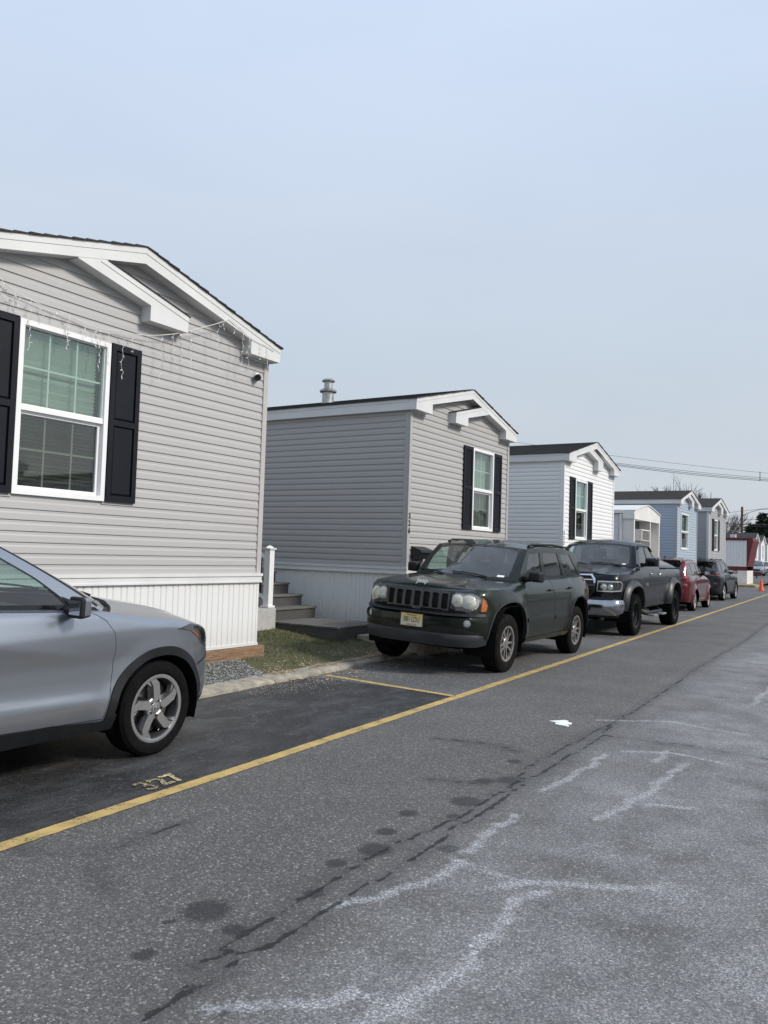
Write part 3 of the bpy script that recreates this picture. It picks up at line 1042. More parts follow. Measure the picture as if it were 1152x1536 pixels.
    for sg in (-1, 1):
        for i in range(nC):
            a0, a1 = half * i / nC, half * (i + 1) / nC
            p = [(c + sg * a0, zA - pitch * a0 + 0.012), (c + sg * a1, zA - pitch * a1 + 0.024), (c + sg * a1, zA - pitch * a1 + 0.004), (c + sg * a0, zA - pitch * a0 + 0.003)]
            jit = 0.004 * ((i * 7) % 3)
            prism(bm, p, -L - 0.05, e + 0.022 + jit, 'x')
    if small:
        q = [(sl - sgn * 0.02, zb(sl) + d - 0.002), (a - sgn * 0.35, ai + d / 2), (a - sgn * 0.35, ai + d / 2 + 0.014), (sl - sgn * 0.02, zb(sl) + d + 0.012)]
        prism(bm, q, 0.01, e + 0.012, 'x')
    obj('roof', bm, M_SHIN, t)
    if win:
        window(t, *win[:4], win[4], far)
    for sh in (shut or []):
        shutter(t, sh[0], sh[1], sh[2], sh[3], louv)
    if number:
        bm = None
        tb = new()
        for i, ch in enumerate(number):
            b2 = text_bm(ch, 0.13, 0.003, 1.0, 0.003)
            xf(b2, basis((0.0295, 0.028, 2.10 - i * 0.12), (0, 1, 0), (0, 0, 1)))
            me = bpy.data.meshes.new('x')
            b2.to_mesh(me)
            b2.free()
            tb.from_mesh(me)
            bpy.data.meshes.remove(me)
        obj('house_number', tb, M_BLACK, t, recalc=False)
    return t

WH = 'white trim'
h1 = home('mobile_home', 'taupe grey mobile home with panelled black shutters behind the silver car, nearest of the row', 3.58, 4.30, 15, M_TAUPE, M_TAUPE, M_TRIMT,
          small=('L', 1.33, 2.79, 2.25), zskirt=0.28, win=(0.85, 1.87, 1.91, 3.52, 'grid'), shut=[(0.44, 0.84, 1.91, 3.53), (1.88, 2.26, 1.91, 3.53)], louv=False)
h2 = home('mobile_home', 'grey mobile home with roof flue and wall mailbox, behind the dark green SUV', 11.54, 4.02, 15, M_GREY, M_GREY, M_TRIMG,
          small=('R', 2.72, 1.35, 1.84), zskirt=0.20, ztrim=1.25, win=(2.35, 3.29, 1.97, 3.53, 'curtain'), shut=[(1.96, 2.34, 1.97, 3.53), (3.30, 3.66, 1.97, 3.53)], number='326')
h3 = home('mobile_home', 'white sided mobile home with black shutters and teal upper window, behind the black pickup', 18.94, 4.09, 15, M_WVIN, M_WVIN, mat('white_corner_trim', (0.78, 0.78, 0.77), 0.5, var=0.05),
          small=('L', 1.45, 2.62, 2.20), zskirt=0.18, win=(0.81, 1.73, 1.97, 3.49, 'teal'), shut=[(0.40, 0.78, 1.97, 3.51), (1.76, 2.13, 1.97, 3.51)], number='325')
h5 = home('mobile_home', 'light blue mobile home with unshuttered white framed window beyond the arched white trailer', 31.05, 3.52, 15, M_BLUE, M_BLUE, M_TRIMG,
          small=('L', 1.25, 2.25, 1.9), zskirt=0.18, win=(0.62, 1.90, 1.97, 3.34, 'plain'), eave=3.80, drop=0.16, far=True)
h6 = home('mobile_home', 'slate grey mobile home with dark shutters at the corner past the light blue one', 37.05, 4.03, 15, M_GREY2, M_GREY2, M_TRIM,
          small=('L', 1.45, 2.6, 2.15), zskirt=0.18, win=(1.20, 2.05, 2.05, 3.43, 'dark'), shut=[(0.75, 1.18, 2.05, 3.45), (2.07, 2.45, 2.05, 3.45)], eave=3.90, far=True)
bmf = new()
M_OLDW = mat('old_white_panel', (0.70, 0.69, 0.66), 0.6, var=0.10, vscale=2)
M_LILAC = mat('pale_ribbed_metal', (0.62, 0.62, 0.66), 0.45, var=0.08, vscale=2)

# flue on the grey home's roof
bm = new()
lathe(bm, [(0.115, -0.15), (0.115, 0.22), (0.165, 0.225), (0.17, 0.255), (0.10, 0.30), (0.082, 0.31), (0.082, 0.43), (0.125, 0.435), (0.13, 0.455), (0.10, 0.485), (0.03, 0.50)], 28)
f = obj('flue_pipe', bm, M_GALV, h2, smooth=True, angle=40, loc=(-2.70, 1.36, 4.39))

# old trailer with an arched front between the white and the blue homes
tr = thing('house_trailer', 'old white trailer with arched front and ribbed side, between the white and light blue homes', 'trailer', H(0, 25.35), -HD, 'mobile homes in a row along the street')
TW, TZ = 3.15, 2.93
bm = new()
ribbed(bm, (-0.35, 0, 0), (1, 0, 0), (0, -1, 0), -11, 0, 0.2, TZ, 0.22, 0.014)
ribbed(bm, (-0.35, TW, 0), (1, 0, 0), (0, 1, 0), -11, 0, 0.2, TZ, 0.22, 0.014)
box(bm, -11.4, -11.35, 0, TW, 0.2, TZ)
obj('side_wall', bm, M_LILAC, tr, recalc=False)
arch = [(y, TZ + 0.10 + 0.25 * (1 - (abs(y - TW / 2) / (TW / 2 + 0.05)) ** 1.2)) for y in [(-0.05 + (TW + 0.1) * i / 20) for i in range(21)]]
bm = new()
prism(bm, [(TW + 0.05, 2.78), (TW + 0.05, arch[-1][1])] + arch[::-1][1:] + [(-0.05, 2.78)], -0.36, 0.0, 'x')
box(bm, -0.40, -0.36, 0, TW, 0.2, 3.0)
box(bm, -0.35, 0.0, TW - 0.10, TW, 0.2, 2.775)
box(bm, -0.35, -0.02, 0.0, 0.10, 0.2, 2.775)
box(bm, -0.35, -0.02, 1.95, 2.03, 0.2, 2.775)
obj('front_wall', bm, M_OLDW, tr)
bm = new()
prism(bm, [(a, b + 0.03) for a, b in arch[::-1]] + [(a, b + 0.002) for a, b in arch], -11.4, 0.03, 'x')
for yy in (-0.09, TW + 0.05):
    box(bm, -11.4, -0.37, yy, yy + 0.05, TZ + 0.02, TZ + 0.13)
obj('roof', bm, M_OLDW, tr, smooth=True, angle=40)
bm = new()
tube(bm, [(-0.42, -0.05, TZ), (-0.42, -0.05, 0.3)], 0.045, 8)
obj('downpipe', bm, M_TRIM, tr)
for (a, b, c_, d_) in ((0.30, 0.75, 2.15, 2.85), (1.05, 1.85, 1.1, 2.85)):
    bm = new()
    prism(bm, [(a - 0.07, c_ - 0.07), (b + 0.07, c_ - 0.07), (b + 0.07, d_ + 0.07), (a - 0.07, d_ + 0.07)], -0.37, -0.30, 'x', holes=[[(a, c_), (b, c_), (b, d_), (a, d_)]])
    wf = obj('window', bm, M_TRIM, tr)
    bm = new()
    box(bm, -0.36, -0.345, a, b, c_, d_)
    obj('pane', bm, mat('dim_glass', (0.05, 0.055, 0.06), 0.08, var=0.3), wf)
ac = thing('air_conditioner', 'boxy window air conditioner sticking out of the arched white trailer front', 'air conditioner', H(-0.3, 25.75, 2.12), -HD)
bm = new()
prism(bm, [(0, 0), (0.95, 0), (0.95, 0.36), (0, 0.36)], 0.0, 0.42, 'x', bevel=None) if False else box(bm, 0, 0.42, 0, 0.95, 0, 0.36, bevel=0.015)
acb = obj('cabinet', bm, M_OLDW, ac)
bm = new()
for i in range(12):
    box(bm, 0.42, 0.432, 0.05, 0.90, 0.04 + i * 0.025, 0.052 + i * 0.025)
obj('grille', bm, mat('brown_grille', (0.10, 0.085, 0.07), 0.6), ac)

# red and white trailer across the side street
RX, RY = -6.02, 60.0
M_RED = mat('dark_red_metal', (0.12, 0.016, 0.022), 0.5, var=0.15)
rt = thing('house_trailer', 'white ribbed trailer with dark red roof edge and raked red nose across the side street', 'trailer', (RX, RY, 0.1), -0.03, 'mobile homes in a row along the street')
bm = new()
ribbed(bm, (0, 0, 0), (1, 0, 0), (0, -1, 0), -12, 0, 1.25, 3.02, 0.24, 0.02)
ribbed(bm, (0, 3.0, 0), (1, 0, 0), (0, 1, 0), -12, 0, 1.25, 3.02, 0.24, 0.02)
box(bm, -12.05, -12, 0, 3.0, 0.1, 3.02)
obj('side_wall', bm, mat('white_ribbed_metal', (0.74, 0.75, 0.77), 0.5, var=0.05), rt, recalc=False)
bm = new()
for (y0, y1) in ((-0.03, 0.0), (3.0, 3.03)):
    box(bm, -12, 0.05, y0, y1, 0.98, 1.25)
obj('red_band', bm, M_RED, rt)
bm = new()
for (y0, y1) in ((-0.015, 0.0), (3.0, 3.015)):
    box(bm, -12, 0.03, y0, y1, 0.08, 0.98)
box(bm, 0.0, 0.04, 0.0, 3.0, 0.08, 0.98)
obj('skirting', bm, M_OLDW, rt)
bm = new()
prism(bm, [(-0.02, 1.25), (0.06, 1.25), (0.40, 3.02), (0.36, 3.20), (-0.02, 3.20)], -0.01, 3.01, 'y')
obj('nose', bm, M_RED, rt)
bm = new()
box(bm, -12.1, -0.03, -0.08, 3.08, 3.02, 3.18)
obj('roof', bm, M_RED, rt)
bm = new()
for x in (-1.2, -2.6, -4.0):
    box(bm, x, x + 0.35, 1.0, 1.4, 3.24, 3.46)
tube(bm, [(-3.3, 0.6, 3.2), (-3.3, 0.6, 3.75)], 0.05, 8)
obj('roof_vent', bm, M_TRIM, rt)
bm = new()
ring(bm, -0.04, 0.0, 0, 1, 0.01, 0, 0.001)
bm.free()
bm = new()
box(bm, -3.3, -2.35, -0.05, -0.025, 1.75, 2.65)
wf = obj('window', bm, M_TRIM, rt)
bm = new()
box(bm, -3.22, -2.43, -0.06, -0.05, 1.82, 2.58)
obj('pane', bm, mat('grey_glass', (0.20, 0.22, 0.25), 0.15, var=0.2), wf)

# white gabled homes far down the street
for i, (y, lab) in enumerate(((96.0, 'far white gabled home with dark window, left of the pair beyond the red nosed trailer'), (103.6, 'far white gabled home at the right picture edge beyond the parked cars'), (111.5, 'hardly visible white gabled home, farthest along the street'))):
    home('mobile_home', lab, 0, 4.1, 14, M_WVIN, M_WVIN, M_TRIM, zskirt=0.1, win=(1.5, 2.45, 1.7, 3.35, 'dark'), eave=3.8, pitch=0.34, far=True, base=Vector((-8.75 + 0.02 * i, y - 2.0, 0.40)), rz=-0.02)

# ------------------------------------------------------------------ things on and round the homes
def hset(name, label, cat, s0=3.58, group=None):
    return thing(name, label, cat, H(0, s0, 0), -HD, group)

# timber under the first home's skirting
M_WOOD = NT('weathered_timber')
wv = M_WOOD.noise(5, 6, 0.65, M_WOOD.scaled((6, 0.7, 9)), 1.5)
M_WOOD.l(M_WOOD.ramp(wv, [(0.3, (0.10, 0.055, 0.03, 1)), (0.55, (0.25, 0.155, 0.09, 1)), (0.8, (0.38, 0.27, 0.17, 1))]), M_WOOD.b.inputs['Base Color'])
M_WOOD.b.inputs['Roughness'].default_value = 0.85
M_WOOD.bump(wv, 0.5, 0.006)
M_WOOD = M_WOOD.m
bm = new()
box(bm, -0.10, 0.055, 0.05, 4.42, 0.02, 0.274, bevel=0.012)
t = obj('landscape_timber', bm, M_WOOD)
t.location = H(0, 3.58, 0)
t.rotation_euler = (0, 0, -HD)
tag(t, 'brown weathered timber beam lying under the taupe home skirting', 'timber')

# security camera
t = thing('security_camera', 'small white and black bullet camera under the taupe home eave', 'camera', H(0.012, 7.70, 3.64), -HD)
bm = new()
lathe(bm, [(0.045, 0.0), (0.045, 0.014), (0.02, 0.02)], 16, 'x')
obj('bracket', bm, M_PVC, t, smooth=True, angle=40)
bm = new()
lathe(bm, [(0.0, -0.01), (0.034, 0.0), (0.038, 0.02), (0.038, 0.09), (0.034, 0.10)], 18, 'x', (0, 0, 0))
xf(bm, Matrix.Translation((0.02, 0.01, -0.005)) @ Matrix.Rotation(R(-55), 4, 'Z') @ Matrix.Rotation(R(18), 4, 'Y'))
bd = obj('camera_body', bm, M_PVC, t, smooth=True, angle=40)
bm = new()
lathe(bm, [(0.0405, 0.055), (0.041, 0.105), (0.033, 0.110), (0.0, 0.103)], 18, 'x', (0, 0, 0))
xf(bm, Matrix.Translation((0.02, 0.01, -0.005)) @ Matrix.Rotation(R(-55), 4, 'Z') @ Matrix.Rotation(R(18), 4, 'Y'))
obj('lens_hood', bm, M_BLACK, t, smooth=True, angle=40)

# icicle string lights
M_CORD = mat('white_light_cord', (0.72, 0.71, 0.66), 0.5)
M_BULB = mat('clear_bulb', (0.85, 0.84, 0.80), 0.15)
CORD = [(4.0, 3.83, .05), (4.151, 3.806, .05), (4.199, 3.805, .06), (4.233, 3.778, .05), (4.333, 3.732, .06), (4.485, 3.708, .05), (4.625, 3.685, .05), (4.87, 3.673, .06), (5.042, 3.645, .05), (5.229, 3.627, .06), (5.36, 3.635, .06), (5.515, 3.665, .07), (5.666, 3.669, .07), (5.843, 3.695, .08), (6.014, 3.737, .10), (6.17, 3.784, .12), (6.284, 3.824, .12), (6.441, 3.893, .13), (6.747, 4.032, .15), (6.928, 4.121, .17), (6.984, 4.163, .175), (7.183, 4.106, .175), (7.316, 4.042, .175), (7.5, 4.013, .175), (7.638, 4.004, .175), (7.832, 3.973, .175)]
DROP = [(4.2, 3.59), (4.27, 3.62), (4.34, 3.55), (4.38, 3.53), (4.51, 3.23), (4.63, 3.52), (4.75, 3.6), (4.89, 3.31), (4.92, 3.37), (5.1, 3.5), (5.22, 3.44), (5.28, 3.19), (5.38, 3.28), (5.56, 3.17), (5.68, 3.48), (5.86, 3.55), (6.04, 3.26), (6.19, 3.50), (6.31, 3.47), (6.45, 3.39), (6.58, 3.77), (6.83, 3.66), (6.91, 4.03), (7.08, 4.02), (7.22, 3.57), (7.34, 3.59), (7.38, 3.81), (7.56, 3.81), (7.7, 3.7)]
st = thing('string_lights', 'tangled white icicle light string sagging across the taupe home front', 'string lights', H(0, 3.58), -HD)
bm = new()
tube(bm, [(x, s - 3.58, z) for (s, z, x) in CORD], 0.0042, 5)
cb = obj('cord', bm, M_CORD, st, smooth=True)
rr = random.Random(5)
for (s, zb_) in DROP:
    for (a, b) in zip(CORD[:-1], CORD[1:]):
        if a[0] <= s <= b[0]:
            k = (s - a[0]) / (b[0] - a[0] + 1e-9)
            z0, x0 = a[1] + (b[1] - a[1]) * k, a[2] + (b[2] - a[2]) * k
    if z0 - zb_ < 0.03:
        continue
    bmc = new()
    n = max(3, int((z0 - zb_) / 0.035))
    pts = [(x0 + rr.uniform(-.010, .010) * (i > 0) + 0.01, s - 3.58 + rr.uniform(-.016, .016) * (i > 0), z0 + (zb_ - z0) * i / n) for i in range(n + 1)]
    pts = [(max(p[0], 0.036), p[1], p[2]) for p in pts]
    tube(bmc, pts, 0.0024, 4)
    for i in range(1, n + 1, 2):
        p = Vector(pts[i])
        dd = Vector((rr.uniform(-.3, .6), rr.uniform(-1, 1), rr.uniform(-1, 0.3))).normalized()
        tube(bmc, [p, p + dd * 0.014, p + dd * 0.03], [0.003, 0.0045, 0.0015], 5, mi=1)
    obj('light_drop', bmc, [M_CORD, M_BULB], st)

# mailbox on the grey home
t = thing('mailbox', 'black wall mailbox with sloping lid beside the grey home corner', 'mailbox', H(0.02, 11.68, 1.40), -HD)
bm = new()
prism(bm, [(0.0, 0.0), (0.14, 0.0), (0.17, 0.13), (0.0, 0.19)], 0.0, 0.42, 'y')
obj('box', bm, M_BLACK, t)
bm = new()
prism(bm, [(-0.005, 0.195), (-0.005, 0.21), (0.185, 0.145), (0.190, 0.105), (0.178, 0.105), (0.174, 0.132)], -0.01, 0.43, 'y')
obj('lid', bm, M_BLACK, t)
bm = new()
tube(bm, [(0.05, 0.05, 0.0), (0.07, 0.05, -0.04), (0.11, 0.05, -0.03)], 0.006, 6)
tube(bm, [(0.05, 0.37, 0.0), (0.07, 0.37, -0.04), (0.11, 0.37, -0.03)], 0.006, 6)
obj('paper_hook', bm, M_BLACK, t)

# porch steps, platform, post
def plank_mat(name, c0, c1):
    m = NT(name)
    g = m.noise(4, 6, 0.7, m.scaled((0.7, 7, 7)))
    m.l(m.ramp(g, [(0.3, (*c0, 1)), (0.7, (*c1, 1))]), m.b.inputs['Base Color'])
    m.b.inputs['Roughness'].default_value = 0.75
    m.bump(g, 0.35, 0.004)
    return m.m
M_DECK = plank_mat('grey_composite_planks', (0.045, 0.043, 0.042), (0.09, 0.087, 0.082))
M_DECK2 = plank_mat('old_grey_boards', (0.085, 0.08, 0.075), (0.175, 0.167, 0.152))
t = thing('deck_platform', 'low weathered grey board platform at the foot of the porch steps', 'platform', H(-1.56, 9.96, 0.2), -HD)
for i in range(9):
    bm = new()
    box(bm, 0.0 + i * 0.15, 0.146 + i * 0.15, 0, 1.28, 0.125 + 0.002 * (i % 3), 0.152 + 0.002 * (i % 3), bevel=0.003)
    obj('board', bm, M_DECK2, t)
bm = new()
box(bm, 0.01, 1.33, 0.012, 0.04, -0.12, 0.123)
box(bm, 1.30, 1.338, 0.042, 1.27, -0.12, 0.123)
obj('rim_joist', bm, M_DECK, t)
t = thing('porch_steps', 'four grey composite steps climbing between the taupe and grey homes', 'steps', H(-1.57, 9.90, 0.2), -HD)
for i in range(4):
    z0 = 0.16 + i * 0.185
    bm = new()
    box(bm, -0.30 * (i + 1) - (1.4 if i == 3 else 0), -0.30 * i + 0.025, 0, 1.33, z0 + 0.152, z0 + 0.185, bevel=0.006)
    obj('tread', bm, M_DECK2, t)
    bm = new()
    box(bm, -0.30 * (i + 1), -0.30 * i, 0.012, 1.318, z0 - 0.16 if i == 0 else z0, z0 + 0.151)
    obj('riser', bm, M_DECK, t)
t = thing('stair_railing', 'white vinyl post and handrail at the left edge of the grey porch steps', 'railing', H(-1.44, 9.81, 0.2), -HD)
bm = new()
box(bm, -0.055, 0.055, -0.055, 0.055, 0.40, 1.28, bevel=0.006)
po = obj('post', bm, M_PVC, t)
bm = new()
box(bm, -0.08, 0.08, -0.08, 0.08, 0.38, 0.412, bevel=0.006)
obj('base_collar', bm, M_PVC, po)
bm = new()
box(bm, -0.075, 0.075, -0.075, 0.075, 1.28, 1.30)
lathe(bm, [(0.088, 1.30), (0.06, 1.325), (0.0, 1.345)], 4)
obj('post_cap', bm, M_PVC, po)
bm = new()
for dz in (0.0, -0.62):
    tube(bm, [(-0.05, 0, 1.12 + dz), (-1.25, 0, 1.12 + dz + 0.74), (-2.6, 0, 1.12 + dz + 0.74)], 0.03, 6)
obj('handrail', bm, M_PVC, t)
for i in range(14):
    bm = new()
    x = -0.16 - i * 0.115
    dz = 0.74 * min(1, (-0.05 - x) / 1.2)
    box(bm, x - 0.012, x + 0.012, -0.012, 0.012, 0.52 + dz, 1.11 + dz)
    obj('baluster', bm, mat('dark_baluster', (0.03, 0.03, 0.03), 0.4) if i == 0 else bpy.data.materials['dark_baluster'], t)
t = tag(obj('concrete_block', (lambda b: (box(b, -0.34, 0.10, -0.40, 0.085, -0.1, 0.375, bevel=0.01), b)[1])(new()), mat('pale_concrete', (0.42, 0.41, 0.39), 0.9, var=0.15, bump=0.4)), 'pale concrete block carrying the white railing post', 'concrete block')
t.location = H(-1.44, 9.81, 0.2)
t.rotation_euler = (0, 0, -HD)
# walk slab
bm = new()
box(bm, -0.20, 1.0, 10.75, 11.5, 0.0, 0.215, bevel=0.01)
t = kind(obj('walkway', bm, M_KERB), 'structure')
t.location = Vector((HX, 0, 0))
t.rotation_euler = (0, 0, -HD)

# gravel in front of the first home
def shard(bm, p, r, rr, flat=0.7):
    n = 5
    top = bm.verts.new(p + Vector((rr.uniform(-.2, .2) * r, rr.uniform(-.2, .2) * r, r * flat)))
    a0 = rr.uniform(0, 6)
    ringv = [bm.verts.new(p + Vector((math.cos(a0 + 2 * PI * k / n) * r * rr.uniform(.7, 1.1), math.sin(a0 + 2 * PI * k / n) * r * rr.uniform(.7, 1.1), rr.uniform(-.1, .35) * r))) for k in range(n)]
    for k in range(n):
        bm.faces.new((ringv[k], ringv[(k + 1) % n], top))
def random_tint(name, cols, rough=0.85):
    m = NT(name)
    gi = m.n('ShaderNodeNewGeometry')
    m.l(m.ramp(gi.outputs['Random Per Island'], [(i / max(1, len(cols) - 1), (*c, 1)) for i, c in enumerate(cols)]), m.b.inputs['Base Color'])
    m.b.inputs['Roughness'].default_value = rough
    return m.m
rr = random.Random(11)
bm = new()
for i in range(7000):
    y = rr.uniform(3.2, 8.05)
    x = rr.uniform(-6.48, -5.74)
    edge = 7.55 + (-5.74 - x) * 0.35 + 0.10 * noise.noise(Vector((x * 4, y * 4, 0)))
    if y > edge:
        continue
    shard(bm, Vector((x, y, lawn_z(x, y) + 0.004)), rr.uniform(0.007, 0.017), rr)
kind(obj('gravel', bm, random_tint('grey_gravel', [(0.05, 0.055, 0.06), (0.16, 0.17, 0.18), (0.30, 0.31, 0.31), (0.10, 0.11, 0.125), (0.38, 0.37, 0.35)]), recalc=False), 'stuff')
# lawn grass between the first two homes
rr = random.Random(12)
bm = new()
for i in range(30000):
    x = rr.uniform(-9.0, -5.78)
    y = rr.uniform(7.7, 12.2)
    d = -5.74 - x
    edge = 7.62 + d * 0.35
    if y < edge - 0.02:
        continue
    dens = sstep(0.10, 0.9, d + 0.35 * noise.noise(Vector((x * 2, y * 2, 0)))) * (0.55 + 0.6 * noise.noise(Vector((x * 1.3, y * 1.3, 8))))
    if rr.random() > dens + 0.05:
        continue
    z = lawn_z(x, y) - 0.004
    h = rr.uniform(0.018, 0.05)
    a = rr.uniform(0, 2 * PI)
    wv_ = rr.uniform(0.002, 0.0045)
    lx, ly = rr.uniform(-.03, .03), rr.uniform(-.03, .03)
    dx, dy = math.cos(a) * wv_, math.sin(a) * wv_
    v = [bm.verts.new(p) for p in ((x - dx, y - dy, z), (x + dx, y + dy, z), (x + lx * .5 + dx * .7, y + ly * .5 + dy * .7, z + h * .6), (x + lx * .5 - dx * .7, y + ly * .5 - dy * .7, z + h * .6), (x + lx, y + ly, z + h))]
    bm.faces.new((v[0], v[1], v[2], v[3]))
    bm.faces.new((v[3], v[2], v[4]))
kind(obj('grass', bm, random_tint('winter_grass', [(0.035, 0.055, 0.015), (0.06, 0.085, 0.025), (0.11, 0.12, 0.045), (0.22, 0.19, 0.095), (0.05, 0.07, 0.02)], 0.9), recalc=False), 'stuff')
# dead leaves and chips against the kerb
bm = new()
for i in range(5200):
    y = rr.uniform(7.5, 12.0)
    x = -5.62 - abs(rr.gauss(0, 0.22)) if rr.random() < 0.85 else rr.uniform(-5.6, -5.0)
    if x < -6.6:
        continue
    if noise.noise(Vector((x * 2.5, y * 1.5, 4))) < -0.12:
        continue
    z = (lawn_z(x, y) if x < -5.74 else (0.062 if x < -5.55 else 0.003)) + 0.004
    r = rr.uniform(0.006, 0.021)
    a = rr.uniform(0, 6)
    v = [bm.verts.new((x + math.cos(a + k * PI / 2) * r * (1.0 if k % 2 else 0.55), y + math.sin(a + k * PI / 2) * r * (1.0 if k % 2 else 0.55), z + rr.uniform(0, 0.008))) for k in range(4)]
    bm.faces.new(v)
kind(obj('leaf_litter', bm, random_tint('dead_leaves', [(0.22, 0.16, 0.09), (0.45, 0.36, 0.24), (0.32, 0.23, 0.13), (0.55, 0.47, 0.34), (0.14, 0.09, 0.05)], 0.9), recalc=False), 'stuff')
# grit along the lane
bm = new()
for i in range(5200):
    q = rr.random()
    if q < 0.6:
        x, y = -5.5 + abs(rr.gauss(0, 0.30)), rr.uniform(6.6, 14)
    else:
        x, y = rr.uniform(-5.4, -3.6), rr.uniform(8, 14)
    if x > -3.6:
        continue
    shard(bm, Vector((x, y, 0.001)), rr.uniform(0.003, 0.008), rr)
kind(obj('grit', bm, random_tint('pale_grit', [(0.2, 0.18, 0.15), (0.40, 0.36, 0.30), (0.12, 0.11, 0.10), (0.5, 0.45, 0.38)]), recalc=False), 'stuff')

# traffic cone
t = thing('traffic_cone', 'orange traffic cone standing on the road past the black crossover', 'cone', (-4.38, 51.5, road_z(-4, 51.5)))
M_ORG = mat('orange_cone_plastic', (0.72, 0.09, 0.025), 0.5)
bm = new()
box(bm, -0.20, 0.20, -0.20, 0.20, 0.0, 0.035, bevel=0.01)
obj('base', bm, M_ORG, t)
bm = new()
lathe(bm, [(0.155, 0.036), (0.14, 0.06), (0.03, 0.72), (0.024, 0.735), (0.0, 0.735)], 24)
obj('cone_body', bm, M_ORG, t, smooth=True, angle=40)

# red board on posts far down the street
t = thing('sign_board', 'low dark red board on short posts in front of the far parked cars', 'board', (-7.55, 80, road_z(0, 80)), 0)
bm = new()
box(bm, -0.72, 0.78, -0.03, 0.03, 0.26, 0.52, bevel=0.008)
obj('board', bm, M_RED, t)
for x in (-0.55, 0.35):
    bm = new()
    box(bm, x - 0.05, x + 0.05, 0.03, 0.11, -0.1, 0.50)
    obj('post', bm, mat('dark_post', (0.05, 0.035, 0.03), 0.8) if x < 0 else bpy.data.materials['dark_post'], t)
# dry island by the red-nosed trailer
bm = new()
prism(bm, [(-7.6, 57.6), (-5.25, 57.4), (-4.95, 58.2), (-5.3, 60.2), (-6.0, 63), (-7.6, 63)], 0.0, 0.17, 'z')
kind(obj('verge', bm, mat('dry_verge', (0.34, 0.25, 0.14), 0.95, var=0.3, vscale=4)), 'structure')

# utility pole with a lamp arm
PX, PY = -10.75, 102.0
t = thing('utility_pole', 'brown wooden utility pole with a curved lamp arm beyond the red nosed trailer', 'utility pole', (PX, PY, 0.4))
M_POLE = mat('brown_pole_wood', (0.11, 0.07, 0.055), 0.9, var=0.3, stretch=(6, 6, 0.5))
bm = new()
tube(bm, [(0, 0, -0.2), (0, 0, 4), (0, 0, 7.75)], [0.17, 0.155, 0.125], 14)
obj('pole', bm, M_POLE, t, smooth=True, angle=50)
bm = new()
tube(bm, [(0.12, -0.1, 6.75), (1.0, -0.4, 7.15), (2.0, -0.8, 7.4), (3.6, -1.2, 7.45)], 0.035, 8)
arm = obj('lamp_arm', bm, M_GALV, t, smooth=True)
bm = new()
lathe(bm, [(0.0, -0.1), (0.12, -0.08), (0.18, 0.0), (0.10, 0.08), (0, 0.1)], 14)
xf(bm, Matrix.Translation((3.9, -1.25, 7.45)) @ Matrix.Diagonal((2.0, 1, 0.8, 1)))
obj('lamp_head', bm, M_GALV, arm, smooth=True)

# overhead cables
M_CABLE = mat('black_cable', (0.03, 0.03, 0.033), 0.6)
def ray3(px, py, dep):
    v = cr_ * ((px - 576) / 1222.71) - cu_ * ((py - 768) / 1222.71) + cf_
    return Vector((0, 0, 1.4749)) + v * dep
def cable(label, a, b, sag, r, grp='overhead cables'):
    a, b = Vector(a), Vector(b)
    d = b - a
    a, b = a - d * 0.35, b + d * 0.6
    bm = new()
    n = 40
    tube(bm, [a.lerp(b, i / n) - Vector((0, 0, sag * 4 * (i / n) * (1 - i / n))) for i in range(n + 1)], r, 5)
    return tag(obj('overhead_cable', bm, M_CABLE, smooth=True), label, 'cable', grp)
def cab(label, p, q, d0, d1, sag, r):
    return cable(label, ray3(p[0], p[1], d0), ray3(q[0], q[1], d1), sag, r)
cab('thin topmost cable crossing the sky right of the white home', (765, 656), (1152, 702), 60, 66, 0.5, 0.012)
cab('second cable from the top, just above the joined pair', (765, 664), (1152, 706), 60, 66, 0.72, 0.016)
cab('third cable down, thick dark line in the sky', (765, 661), (1152, 705), 60, 66, 0.94, 0.02)
cab('lowest of the four long cables, sagging most', (765, 659), (1152, 704), 60, 66, 1.12, 0.02)
cable('thick dark low cable passing the brown pole', (-34, 96, 6.6), (0, 108, 6.5), 0.3, 0.045)
cable('thin low cable just above the thick one by the brown pole', (-34, 97, 7.2), (0, 109, 7.15), 0.3, 0.018)
cable('thin lowest cable under the thick one by the brown pole', (-34, 95, 6.15), (0, 107, 6.2), 0.25, 0.016)
cable('slanting cable rising to the brown pole top from the left', (-22, 96, 5.9), (PX, PY, 7.7), 0.05, 0.018)
sp_ = thing('cable_spacer', 'small dark spacer clamp joining the long cables at the right edge', 'spacer', ray3(1140, 714, 65.8))
bm = new()
tube(bm, [(0, 0, 0.35), (0, 0, -0.40)], 0.03, 6)
obj('clamp_bar', bm, M_CABLE, sp_)

